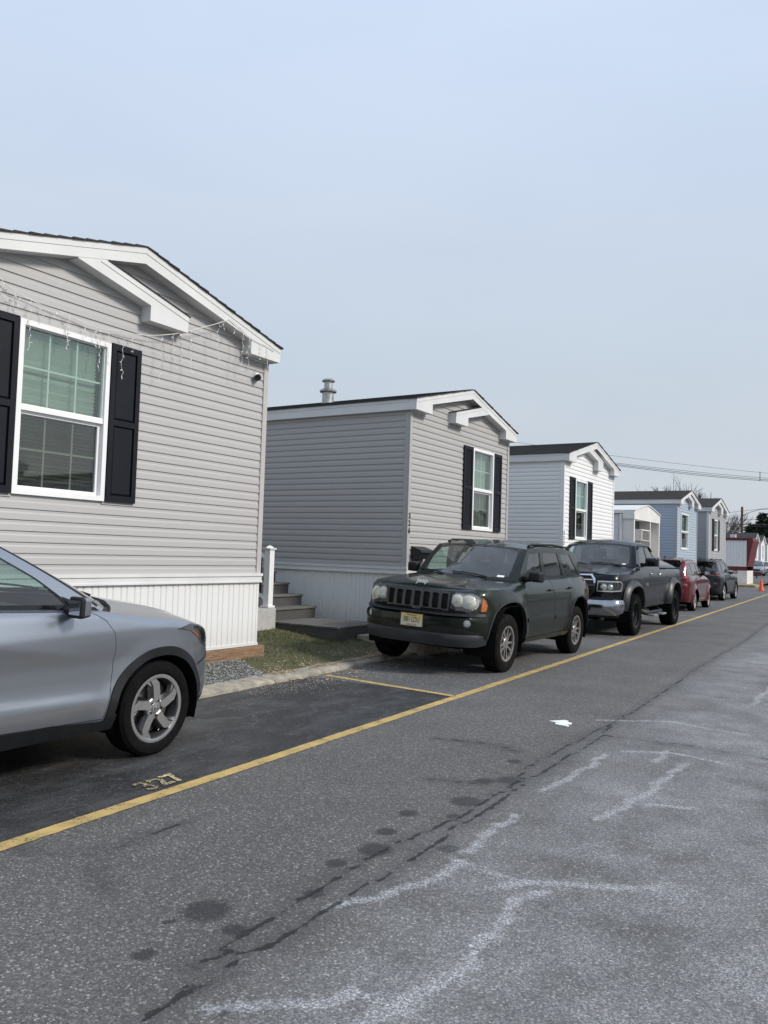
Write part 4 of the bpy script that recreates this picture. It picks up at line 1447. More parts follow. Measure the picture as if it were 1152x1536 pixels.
# bare trees and conifers far behind
M_BARK = mat('grey_bark', (0.10, 0.085, 0.075), 0.95, var=0.3)
def bare_tree(name, label, loc, hgt, seed, spread=0.55, group=None):
    rr = random.Random(seed)
    t = thing(name, label, 'tree', loc, 0, group)
    bt, bc = new(), new()
    tube(bt, [(0, 0, -0.3), (0.02 * hgt, 0, hgt * 0.18), (0, 0.01 * hgt, hgt * 0.36)], [0.028 * hgt, 0.022 * hgt, 0.016 * hgt], 9)
    def grow(p, d, ln, r, lev):
        q = p + d * ln
        mid = p.lerp(q, 0.5) + Vector((rr.uniform(-1, 1), rr.uniform(-1, 1), rr.uniform(-1, 1))) * ln * 0.07
        tube(bc, [p, mid, q], [r, r * 0.8, r * 0.6], 4 if lev > 1 else 6, cap=False)
        if lev >= 5 or ln < 0.28:
            return
        for k in range(4 if lev < 3 else 3):
            nd = (d + Vector((rr.uniform(-1, 1), rr.uniform(-1, 1), rr.uniform(-0.35, 0.8))) * spread).normalized()
            grow(p.lerp(q, rr.uniform(0.45, 1.0)), nd, ln * rr.uniform(0.6, 0.82), max(r * 0.58, 0.012), lev + 1)
    for k in range(6):
        a = k * 1.05 + rr.uniform(-.3, .3)
        d = Vector((math.cos(a) * 0.6, math.sin(a) * 0.6, rr.uniform(0.6, 1.1))).normalized()
        grow(Vector((0, 0, hgt * rr.uniform(0.24, 0.36))), d, hgt * rr.uniform(0.2, 0.27), 0.011 * hgt, 1)
    obj('trunk', bt, M_BARK, t, smooth=True)
    obj('crown', bc, M_BARK, t)
    return t
bare_tree('bare_tree', 'bare twiggy tree top showing over the light blue home roof', (-19.5, 100, 0.4), 11.4, 3, group='bare trees behind the homes')
bare_tree('bare_tree', 'bare spreading tree behind the gap of the light blue and slate homes', (-15.4, 92, 0.4), 10.8, 8, group='bare trees behind the homes')
bare_tree('bare_tree', 'low bare tree behind the slate home, right of the spreading one', (-13.8, 108, 0.4), 8.6, 5, group='bare trees behind the homes')
bare_tree('bare_tree', 'low grey twiggy thicket tree left of the brown pole', (-14.2, 125, 0.4), 6.6, 6, 0.8, group='bare trees behind the homes')
bare_tree('bare_tree', 'hazy grey bare tree directly behind the brown pole', (-13.2, 128, 0.4), 6.4, 9, 0.8, group='bare trees behind the homes')
M_PINE = mat('dark_pine_needles', (0.022, 0.040, 0.024), 0.9, var=0.5, vscale=0.9)
def pine(label, loc, hgt, wid, seed):
    rr = random.Random(seed)
    t = thing('pine_tree', label, 'tree', loc, 0, 'dark conifers at the street end')
    bt, bc = new(), new()
    tube(bt, [(0, 0, -0.3), (0, 0, hgt * 0.5), (0, 0, hgt * 0.97)], [hgt * 0.03, hgt * 0.02, 0.02], 8)
    for i in range(110):
        k = (i + rr.random()) / 110
        z = hgt * (0.12 + 0.86 * k)
        ln = wid * (1 - k) ** 0.7 * rr.uniform(0.55, 1.1) + 0.15
        a = rr.uniform(0, 2 * PI)
        d = Vector((math.cos(a), math.sin(a), rr.uniform(-0.1, 0.3)))
        tube(bt, [(0, 0, z), tuple(Vector((0, 0, z)) + d * ln)], [0.04, 0.01], 4)
        for j in range(int(26 * ln / wid) + 8):
            c = Vector((0, 0, z)) + d * ln * rr.uniform(0.25, 1.05) + Vector((rr.gauss(0, .22), rr.gauss(0, .22), rr.gauss(0, .14)))
            for m_ in range(3):
                v = Vector((rr.uniform(-1, 1), rr.uniform(-1, 1), rr.uniform(-.5, .7))).normalized() * rr.uniform(0.3, 0.6)
                u = v.cross(Vector((rr.uniform(-1, 1), rr.uniform(-1, 1), 1))).normalized() * 0.13
                bc.faces.new([bc.verts.new(c - u), bc.verts.new(c + u), bc.verts.new(c + v)])
    obj('trunk', bt, M_BARK, t, smooth=True)
    obj('crown', bc, M_PINE, t, recalc=False)
pine('broad dark conifer just right of the brown pole', (-11.6, 122, 0.4), 6.6, 2.6, 1)
pine('tall dark conifer with a pointed top near the right edge', (-10.0, 120, 0.4), 8.0, 2.4, 2)
pine('tallest dark conifer cut by the right picture edge', (-8.2, 121, 0.4), 8.6, 2.8, 3)
pine('low dark conifer filling the gap under the pointed ones', (-10.9, 126, 0.4), 6.2, 3.2, 4)
pine('dark conifer rising behind the far white gables', (-8.9, 128, 0.4), 7.2, 3.0, 5)

# unseen homes added across the street for car paint and panes to reflect
for k in range(13):
    c = copy_tree((h3, h2, h3, h1)[k % 4])
    c.location = (12.2, 8.0 + 8.4 * k, 0.05 + road_z(0, 8.4 * k))
    c.rotation_euler = (0, 0, PI + 0.02)
    c['label'] = 'unseen mobile home across the street, added for reflections'
    c['group'] = 'unseen homes added across the street'
# unseen wood added at the far right to darken reflections in the cars
rr = random.Random(77)
bm = new()
for i in range(520):
    x, y = rr.uniform(-4, 75), rr.uniform(128, 150)
    hh = rr.uniform(5, 10)
    for j in range(34):
        z = hh * rr.random() ** 0.8 + 0.3
        r_ = 2.2 * (1.05 - z / (hh + 0.6))
        c_ = Vector((x + rr.gauss(0, r_ * .6), y + rr.gauss(0, r_ * .6), z))
        v = Vector((rr.uniform(-1, 1), rr.uniform(-1, 1), rr.uniform(-.6, .8))).normalized() * rr.uniform(.5, 1.0)
        u = v.cross(Vector((rr.uniform(-1, 1), rr.uniform(-1, 1), 1))).normalized() * .4
        bm.faces.new([bm.verts.new(c_ - u), bm.verts.new(c_ + u), bm.verts.new(c_ + v)])
kind(obj('unseen_wood', bm, M_PINE, recalc=False), 'stuff')
# ------------------------------------------------------------------ vehicles: a wrap-round lower body, a glasshouse, hood and roof
class Tab:
    """smooth (or straight) curve through (x, value) pairs"""
    def __init__(self, pts, linear=False):
        self.p = sorted(pts)
        self.lin = linear
        n = len(self.p)
        self.m = []
        d = [(self.p[i + 1][1] - self.p[i][1]) / (self.p[i + 1][0] - self.p[i][0]) for i in range(n - 1)]
        for i in range(n):
            if i == 0:
                self.m.append(d[0] if d else 0)
            elif i == n - 1:
                self.m.append(d[-1])
            else:
                self.m.append(0 if d[i - 1] * d[i] <= 0 else 2 * d[i - 1] * d[i] / (d[i - 1] + d[i]))
    def __call__(self, x):
        p = self.p
        if x <= p[0][0]:
            return p[0][1]
        if x >= p[-1][0]:
            return p[-1][1]
        lo, hi = 0, len(p) - 1
        while hi - lo > 1:
            k = (lo + hi) // 2
            if p[k][0] <= x:
                lo = k
            else:
                hi = k
        h = p[hi][0] - p[lo][0]
        t = (x - p[lo][0]) / h
        if self.lin:
            return p[lo][1] + (p[hi][1] - p[lo][1]) * t
        t2, t3 = t * t, t * t * t
        return (2 * t3 - 3 * t2 + 1) * p[lo][1] + (t3 - 2 * t2 + t) * h * self.m[lo] + (3 * t2 - 2 * t3) * p[hi][1] + (t3 - t2) * h * self.m[hi]

def densify(poly, st):
    out = []
    n = len(poly)
    for i in range(n):
        a, b = poly[i], poly[(i + 1) % n]
        k = max(1, int(math.ceil(math.hypot(b[0] - a[0], b[1] - a[1]) / st)))
        for j in range(k):
            out.append((a[0] + (b[0] - a[0]) * j / k, a[1] + (b[1] - a[1]) * j / k))
    return out

def area2(p):
    return sum(p[i][0] * p[(i + 1) % len(p)][1] - p[(i + 1) % len(p)][0] * p[i][1] for i in range(len(p)))

def shrink(poly, d):
    """move the outline inward by d (outward if negative)"""
    if area2(poly) < 0:
        poly = poly[::-1]
    n = len(poly)
    out = []
    for i in range(n):
        a, b, c = Vector(poly[i - 1]), Vector(poly[i]), Vector(poly[(i + 1) % n])
        e1, e2 = (b - a).normalized(), (c - b).normalized()
        n1, n2 = Vector((-e1.y, e1.x)), Vector((-e2.y, e2.x))
        m = n1 + n2
        k = m.length_squared
        if k < 1e-6:
            m, s = n1, d
        else:
            s = min(2.0 * d if d > 0 else -2.0 * d, abs(d) * 2 / k * (k ** 0.5)) if False else d * 2 / max(k, 0.5)
        out.append(tuple(b + m * s))
    return out

def rounded(poly, r, n=4):
    out = []
    N = len(poly)
    for i in range(N):
        a, b, c = Vector(poly[i - 1]), Vector(poly[i]), Vector(poly[(i + 1) % N])
        la, lc = (a - b).length, (c - b).length
        rr_ = min(r, la * 0.45, lc * 0.45)
        p, q = b + (a - b).normalized() * rr_, b + (c - b).normalized() * rr_
        for k in range(n + 1):
            t = k / n
            out.append(tuple(p * (1 - t) ** 2 + b * 2 * t * (1 - t) + q * t * t))
    return out

def smooth_line(pts, n=4):
    P_ = [Vector(p) for p in pts]
    P_ = [P_[0] * 2 - P_[1]] + P_ + [P_[-1] * 2 - P_[-2]]
    out = []
    for i in range(1, len(P_) - 2):
        a, b, c, d = P_[i - 1:i + 3]
        for k in range(n):
            t = k / n
            q = 0.5 * ((2 * b) + (c - a) * t + (2 * a - 5 * b + 4 * c - d) * t * t + (3 * b - a - 3 * c + d) * t ** 3)
            out.append(tuple(q))
    return out + [tuple(pts[-1])]

def hood_z(h, x, y=0.0):
    return min(h.data.vertices, key=lambda v: (v.co.x - x) ** 2 + (v.co.y - y) ** 2 - 0.02 * v.co.z).co.z

def circle(cx, cy, r, n=24, ry=None):
    return [(cx + r * math.cos(2 * PI * k / n), cy + (ry or r) * math.sin(2 * PI * k / n)) for k in range(n)]

def fill(bm, surf, outer, holes=(), st=0.06, off=0.0, flange=0.012, rows=(), mi=0, mirror=False):
    """mesh the outline on a surface (u, v) -> point; the rim is turned inward by the flange"""
    loops = [densify(outer, st * 0.7)] + [densify(h, st * 0.7) for h in holes]
    sh_ = getattr(surf, '__self__', None)
    if isinstance(sh_, Shell):            # unroll the rounded shoulder so that it gets its own rows
        surf = sh_.posw
        loops = [[(u, sh_.tow(u, v)) for u, v in L] for L in loops]
        outer = loops[0]
    co, ed, k = [], [], 0
    for L in loops:
        n = len(L)
        co += [Vector(p) for p in L]
        ed += [(k + i, k + (i + 1) % n) for i in range(n)]
        k += n
    us, vs = [p[0] for p in outer], [p[1] for p in outer]
    nu = max(1, int((max(us) - min(us)) / st))
    nv = max(1, int((max(vs) - min(vs)) / st))
    bpts = [c.copy() for c in co]
    cell = {}
    g = st * 0.45
    for b in bpts:
        cell.setdefault((int(b.x // g), int(b.y // g)), []).append(b)
    def close(u, v):
        i, j = int(u // g), int(v // g)
        for di in (-1, 0, 1):
            for dj in (-1, 0, 1):
                for b in cell.get((i + di, j + dj), ()):
                    if (b.x - u) ** 2 + (b.y - v) ** 2 < g * g * 0.6:
                        return True
        return False
    cand = []
    for i in range(1, nu + 1):
        u = min(us) + (max(us) - min(us)) * (i - 0.5) / nu
        for j in range(1, nv + 1):
            cand.append((u, min(vs) + (max(vs) - min(vs)) * (j - 0.5) / nv))
    for (u, v) in cand:
        if inside(u, v, loops[0]) and not any(inside(u, v, h) for h in loops[1:]) and not close(u, v):
            co.append(Vector((u, v)))
    r = delaunay_2d_cdt(co, ed, [], 0, 1e-5)
    v2, f2 = r[0], r[2]
    keep = []
    for f in f2:
        cx = sum(v2[i][0] for i in f) / len(f)
        cy = sum(v2[i][1] for i in f) / len(f)
        if inside(cx, cy, loops[0]) and not any(inside(cx, cy, h) for h in loops[1:]):
            keep.append(f)
    used = sorted({i for f in keep for i in f})
    P = {i: Vector(surf(v2[i][0], v2[i][1], off)) for i in used}
    for sgn in ((1, -1) if mirror else (1,)):
        V = {i: bm.verts.new((P[i].x, P[i].y * sgn, P[i].z)) for i in used}
        # orientation
        flip = None
        cnt = {}
        for f in keep:
            if flip is None:
                c = [sum(v2[i][q] for i in f) / len(f) for q in (0, 1)]
                nrm = (Vector(surf(c[0], c[1], off + 0.02)) - Vector(surf(c[0], c[1], off)))
                a, b, cc = P[f[0]], P[f[1]], P[f[2]]
                flip = (b - a).cross(cc - a).dot(nrm) < 0
            ids = list(f) if (not flip) == (sgn > 0) else list(reversed(f))
            try:
                bm.faces.new([V[i] for i in ids]).material_index = mi
            except ValueError:
                continue
            for a_, b_ in zip(ids, ids[1:] + ids[:1]):
                cnt[(a_, b_)] = 1
        if flange:
            W_ = {}
            for (a_, b_) in list(cnt):
                if (b_, a_) not in cnt:
                    for i in (a_, b_):
                        if i not in W_:
                            p = Vector(surf(v2[i][0], v2[i][1], off - flange))
                            W_[i] = bm.verts.new((p.x, p.y * sgn, p.z))
                    if mirror and abs(P[a_].y) < 1e-4 and abs(P[b_].y) < 1e-4:
                        continue
                    try:
                        bm.faces.new((V[b_], V[a_], W_[a_], W_[b_])).material_index = mi
                    except ValueError:
                        pass
    if mirror:
        bmesh.ops.remove_doubles(bm, verts=bm.verts[:], dist=1e-5)

def coons(bm, F, Rr, L, Rt, na, nb, bump, off=0.0, thick=0.0):
    """patch between a front edge F(b), rear edge Rr(b) and sides L(a), Rt(a)"""
    g = []
    c00, c01, c10, c11 = F(0), F(1), Rr(0), Rr(1)
    for i in range(na + 1):
        a = i / na
        row = []
        la, ra = L(a), Rt(a)
        for j in range(nb + 1):
            b = j / nb
            p = F(b) * (1 - a) + Rr(b) * a + la * (1 - b) + ra * b - (c00 * (1 - a) * (1 - b) + c01 * (1 - a) * b + c10 * a * (1 - b) + c11 * a * b)
            p = p + Vector((0, 0, bump(a, b) + off))
            row.append(bm.verts.new(p))
        g.append(row)
    for i in range(na):
        for j in range(nb):
            f = bm.faces.new((g[i][j], g[i][j + 1], g[i + 1][j + 1], g[i + 1][j]))
            f.normal_update()
            if f.normal.z < 0:
                f.normal_flip()
    if thick:
        B = [g[0][j] for j in range(nb + 1)] + [g[i][nb] for i in range(1, na + 1)] + [g[na][j] for j in range(nb - 1, -1, -1)] + [g[i][0] for i in range(na - 1, 0, -1)]
        D = [bm.verts.new(v.co - Vector((0, 0, thick))) for v in B]
        n = len(B)
        for i in range(n):
            bm.faces.new((B[i], B[(i + 1) % n], D[(i + 1) % n], D[i]))

class Shell:
    def __init__(s, plan, inf, ins, inr, top, fil=0.035, creases=(), flares=()):
        pts = [Vector(p) for p in plan]
        ext = [Vector((pts[0].x, -pts[1].y))] if False else [Vector((pts[1].x, -pts[1].y))] + pts + [Vector((pts[-2].x, -pts[-2].y))]
        dense = []
        for i in range(1, len(ext) - 2):
            p0, p1, p2, p3 = ext[i - 1:i + 3]
            for k in range(40):
                t = k / 40
                # centripetal-like: plain Catmull-Rom with chord weighting
                d1 = max((p2 - p0).length, 1e-6)
                d2 = max((p3 - p1).length, 1e-6)
                m1 = (p2 - p0) / d1 * (p2 - p1).length
                m2 = (p3 - p1) / d2 * (p2 - p1).length
                t2, t3 = t * t, t ** 3
                dense.append(p1 * (2 * t3 - 3 * t2 + 1) + m1 * (t3 - 2 * t2 + t) + p2 * (3 * t2 - 2 * t3) + m2 * (t3 - t2))
        dense.append(ext[-2])
        dense[0].y = 0
        dense[-1].y = 0
        s.C = dense
        s.S = [0.0]
        for a, b in zip(dense[:-1], dense[1:]):
            s.S.append(s.S[-1] + (b - a).length)
        s.L = s.S[-1]
        s.inf, s.ins, s.inr, s.topt, s.fil = inf, ins, inr, top, fil
        s.creases, s.flares = creases, flares
    def at(s, u):
        u = max(0.0, min(s.L, u))
        lo, hi = 0, len(s.S) - 1
        while hi - lo > 1:
            k = (lo + hi) // 2
            if s.S[k] <= u:
                lo = k
            else:
                hi = k
        t = (u - s.S[lo]) / max(1e-9, s.S[hi] - s.S[lo])
        p = s.C[lo].lerp(s.C[hi], t)
        def tan(i):
            a, b = s.C[max(0, i - 1)], s.C[min(len(s.C) - 1, i + 1)]
            return (b - a).normalized()
        T = tan(lo).lerp(tan(hi), t).normalized()
        if u <= 1e-6:
            T = Vector((0, 1))
        if u >= s.L - 1e-6:
            T = Vector((0, -1))
        return p, Vector((T.y, -T.x))
    def sx(s, x):
        lo, hi = 0, len(s.C) - 1
        while hi - lo > 1:
            k = (lo + hi) // 2
            if s.C[k].x >= x:
                lo = k
            else:
                hi = k
        a, b = s.C[lo].x, s.C[hi].x
        t = (a - x) / (a - b) if a != b else 0
        return s.S[lo] + (s.S[hi] - s.S[lo]) * max(0, min(1, t))
    def sy(s, y):
        for i in range(len(s.C) - 1):
            if s.C[i].y <= y <= s.C[i + 1].y:
                t = (y - s.C[i].y) / max(1e-9, s.C[i + 1].y - s.C[i].y)
                return s.S[i] + (s.S[i + 1] - s.S[i]) * t
        return s.S[-1]
    def sry(s, y):
        for i in range(len(s.C) - 2, -1, -1):
            if s.C[i + 1].y <= y <= s.C[i].y:
                t = (s.C[i].y - y) / max(1e-9, s.C[i].y - s.C[i + 1].y)
                return s.S[i] + (s.S[i + 1] - s.S[i]) * t
        return s.S[-1]
    def X(s, *pts):
        return [(s.sx(a), b) for a, b in pts]
    def Y(s, *pts):
        return [(s.sy(a), b) for a, b in pts]
    def RY(s, *pts):
        return [(s.sry(a), b) for a, b in pts]
    def top(s, u):
        return s.topt(s.at(u)[0].x)
    def tow(s, u, z):
        t = s.top(u) - z
        r = s.fil
        if t >= r:
            return z
        return z - (r - t) + r * math.asin(min(1.0, (r - max(t, 0.0)) / r))
    def posw(s, u, w_, off=0.0):
        zt, r = s.top(u), s.fil
        if w_ > zt - r:
            w_ = zt - r + r * math.sin(min(PI / 2, (w_ - zt + r) / r))
        return s.pos(u, w_, off)
    def pos(s, u, z, off=0.0):
        p, n = s.at(u)
        wf, wr, wsd = max(0, n.x) ** 2, max(0, -n.x) ** 2, n.y ** 2
        ins = wf * s.inf(z) + wr * s.inr(z) + wsd * s.ins(z)
        zt = s.topt(p.x)
        t = zt - z
        r = s.fil
        if t < r:
            t = max(t, 0.0)
            ins += r - math.sqrt(max(0.0, r * r - (r - t) ** 2))
        for fn in s.creases:
            ins -= fn(p.x, z) * wsd
        for (poly, amt, wd) in s.flares:
            best = 9.0
            for (a, b) in zip(poly[:-1], poly[1:]):
                dx, dz = b[0] - a[0], b[1] - a[1]
                q = max(0, min(1, ((u - a[0]) * dx + (z - a[1]) * dz) / (dx * dx + dz * dz)))
                d = math.hypot(u - a[0] - q * dx, z - a[1] - q * dz)
                best = min(best, d)
            if best < wd:
                k = 1 - best / wd
                ins -= amt * k * k * (3 - 2 * k)
        q = p - n * (ins - off)
        return Vector((q.x, q.y, z))
    def edge(s, u):
        return s.pos(u, s.top(u))
    def toprows(s):
        return [(lambda u, k=k: s.top(u) - s.fil * k) for k in (0.06, 0.22, 0.5, 0.85)]

class House:
    """glasshouse: windscreen, side and rear between the belt line and the roof edge"""
    def __init__(s, sh, xA, xD, wc, wt, roofside, rt, bulge=0.22):
        # wc, wt: windscreen centre bottom / top (x, z); roofside: [(x, y, z)...] from A to D; rt: rear top centre (x, z)
        s.sh, s.xA, s.xD, s.wc, s.wt, s.rt, s.bulge = sh, xA, xD, wc, wt, rt, bulge
        s.ry = Tab([(p[0], p[1]) for p in roofside])
        s.rz = Tab([(p[0], p[2]) for p in roofside])
        s.TA, s.TD = Vector(roofside[0]), Vector(roofside[-1])
        s.A = sh.edge(sh.sx(xA))
        s.D = sh.edge(sh.sx(xD))
        s.sD = sh.sx(xD)
        s.L0, s.L1 = s.A.y, xA - xD
        s.L2 = s.D.y
    def bt(s, u):
        if u <= s.L0:
            t = u / s.L0
            b = Vector((s.wc[0] + (s.A.x - s.wc[0]) * t ** 2.2, s.A.y * t, s.wc[1] + (s.A.z - s.wc[1]) * t * t))
            e = Vector((s.wt[0] + (s.TA.x - s.wt[0]) * t ** 2.2, s.TA.y * t, s.wt[1] + (s.TA.z - s.wt[1]) * t * t))
        elif u <= s.L0 + s.L1:
            t = (u - s.L0) / s.L1
            b = s.sh.edge(s.sh.sx(s.xA + (s.xD - s.xA) * t))
            x = s.TA.x + (s.TD.x - s.TA.x) * t
            e = Vector((x, s.ry(x), s.rz(x)))
        else:
            t = min(1.0, (u - s.L0 - s.L1) / s.L2)
            b = s.sh.edge(s.sD + (s.sh.L - s.sD) * t)
            q = 1 - t
            e = Vector((s.rt[0] + (s.TD.x - s.rt[0]) * q ** 2.2, s.TD.y * q, s.rt[1] + (s.TD.z - s.rt[1]) * q * q))
        return b, e
    def pos(s, u, z, off=0.0):
        b, e = s.bt(u)
        v = (z - b.z) / (e.z - b.z)
        h = v - s.bulge * v * (1 - v)
        p = b.lerp(e, h)
        p.z = z
        if off:
            du = 0.01
            b2, e2 = s.bt(u + du) if u + du < s.L0 + s.L1 + s.L2 else s.bt(u - du)
            t_ = (b2.lerp(e2, h) - b.lerp(e, h))
            if u + du >= s.L0 + s.L1 + s.L2:
                t_ = -t_
            up = e - b
            n = Vector((t_.x, t_.y, 0)).cross(Vector((up.x, up.y, up.z)))
            n = n.normalized()
            if u < s.L0 * 0.5:
                ref = Vector((1, 0, 0.3))
            elif u < s.L0 + s.L1 + 0.5 * s.L2 and u >= s.L0:
                ref = Vector((0, 1, 0.2))
            elif u < s.L0:
                ref = Vector((1, 0.5, 0.3))
            else:
                ref = Vector((-1, 0, 0.2))
            if n.dot(ref) < 0:
                n = -n
            p = p + n * off
        return p
    def S(s, *pts):
        """side outline given in side view (x, z)"""
        out = []
        for (x, z) in pts:
            lo, hi = s.L0, s.L0 + s.L1
            for _ in range(30):
                m = (lo + hi) / 2
                if s.pos(m, z).x > x:
                    lo = m
                else:
                    hi = m
            out.append(((lo + hi) / 2, z))
        return out
    def W(s, *pts):
        """windscreen / rear outline given as fraction across and fraction up"""
        out = []
        for (t, v) in pts:
            u = t * s.L0
            b, e = s.bt(u)
            out.append((u, b.z + (e.z - b.z) * v))
        return out
    def Rr(s, *pts):
        out = []
        for (t, v) in pts:
            u = s.L0 + s.L1 + s.L2 * (1 - t)
            b, e = s.bt(u)
            out.append((u, b.z + (e.z - b.z) * v))
        return out
    def whole_side(s, n=24):
        lo = [(s.L0 + s.L1 * i / n) for i in range(n + 1)]
        bot = [(u, s.bt(u)[0].z + 0.0005) for u in lo]
        tp = [(u, s.bt(u)[1].z - 0.0005) for u in lo[::-1]]
        return bot + tp

def flip_y(bm):
    n = bm.copy()
    for v in n.verts:
        v.co.y = -v.co.y
    bmesh.ops.reverse_faces(n, faces=n.faces[:])
    return n

def pobj(name, bm, m, par, ang=38, label=None):
    return obj(name, bm, m, par, smooth=True, angle=ang, recalc=False, label=label)

def both(name, bm, m, par, ang=38, sub=None):
    """left part and its mirror twin"""
    n = flip_y(bm)
    a = pobj(name, bm, m, par, ang)
    b = pobj(name, n, m, par, ang)
    return a, b

# ------------------------------------------------------------------ vehicle materials
M_TYRE = mat('tyre_rubber', (0.006, 0.006, 0.0065), 0.8, spec=0.1, var=0.4, vscale=18, bump=0.3, bscale=120)
M_TYRE2 = mat('dusty_tyre_rubber', (0.009, 0.0085, 0.008), 0.85, spec=0.1, var=0.5, vscale=12, bump=0.3, bscale=120)
M_ALLOY = mat('silver_alloy', (0.52, 0.52, 0.53), 0.28, metal=0.85, var=0.15, vscale=12)
M_ALLOY2 = mat('tarnished_alloy', (0.36, 0.345, 0.33), 0.42, metal=0.7, var=0.4, vscale=22)
M_CHROME = mat('chrome', (0.65, 0.66, 0.68), 0.07, metal=1.0, var=0.06)
M_BLKTRIM = mat('black_cladding', (0.013, 0.014, 0.016), 0.55, spec=0.3, var=0.3, vscale=8, bump=0.15, bscale=200)
M_GLOSSBLK = mat('gloss_black', (0.006, 0.006, 0.007), 0.12, var=0.1)
M_UNDER = mat('underbody', (0.008, 0.008, 0.008), 0.95, var=0.2, spec=0.1)
M_LENS = glass('clear_lens', (0.92, 0.93, 0.92), dust=0.04)
M_BEZEL = mat('pale_lamp_bezel', (0.62, 0.62, 0.59), 0.25, var=0.08, vscale=10, coat=0.5)
M_ALLOYS = mat('bright_alloy', (0.72, 0.72, 0.72), 0.3, metal=0.6, var=0.08)
M_REFL = mat('lamp_reflector', (0.72, 0.73, 0.70), 0.22, metal=0.6, var=0.1)
M_AMBER = mat('amber_lens', (0.65, 0.16, 0.02), 0.15, var=0.1, coat=0.5)
M_REDL = mat('red_lens', (0.17, 0.009, 0.012), 0.12, var=0.15, coat=0.6)
M_CGLASS = glass('car_glass', (0.66, 0.80, 0.74), dust=0.04)
M_CGLASSD = glass('tinted_car_glass', (0.10, 0.11, 0.115), dust=0.03)
M_CGLASSW = glass('windscreen_glass', (0.62, 0.76, 0.72), dust=0.09)  # extra pale film here imitates sky reflected in the windscreen
M_SEAT = mat('grey_seat_cloth', (0.055, 0.055, 0.058), 0.9, var=0.2, vscale=20)
M_DASH = mat('dark_dash', (0.022, 0.022, 0.024), 0.7, var=0.15)
M_DISC = mat('brake_disc', (0.16, 0.15, 0.14), 0.45, metal=0.7, var=0.4, vscale=20)
M_ROTORBK = mat('dark_wheel_barrel', (0.02, 0.02, 0.021), 0.6)

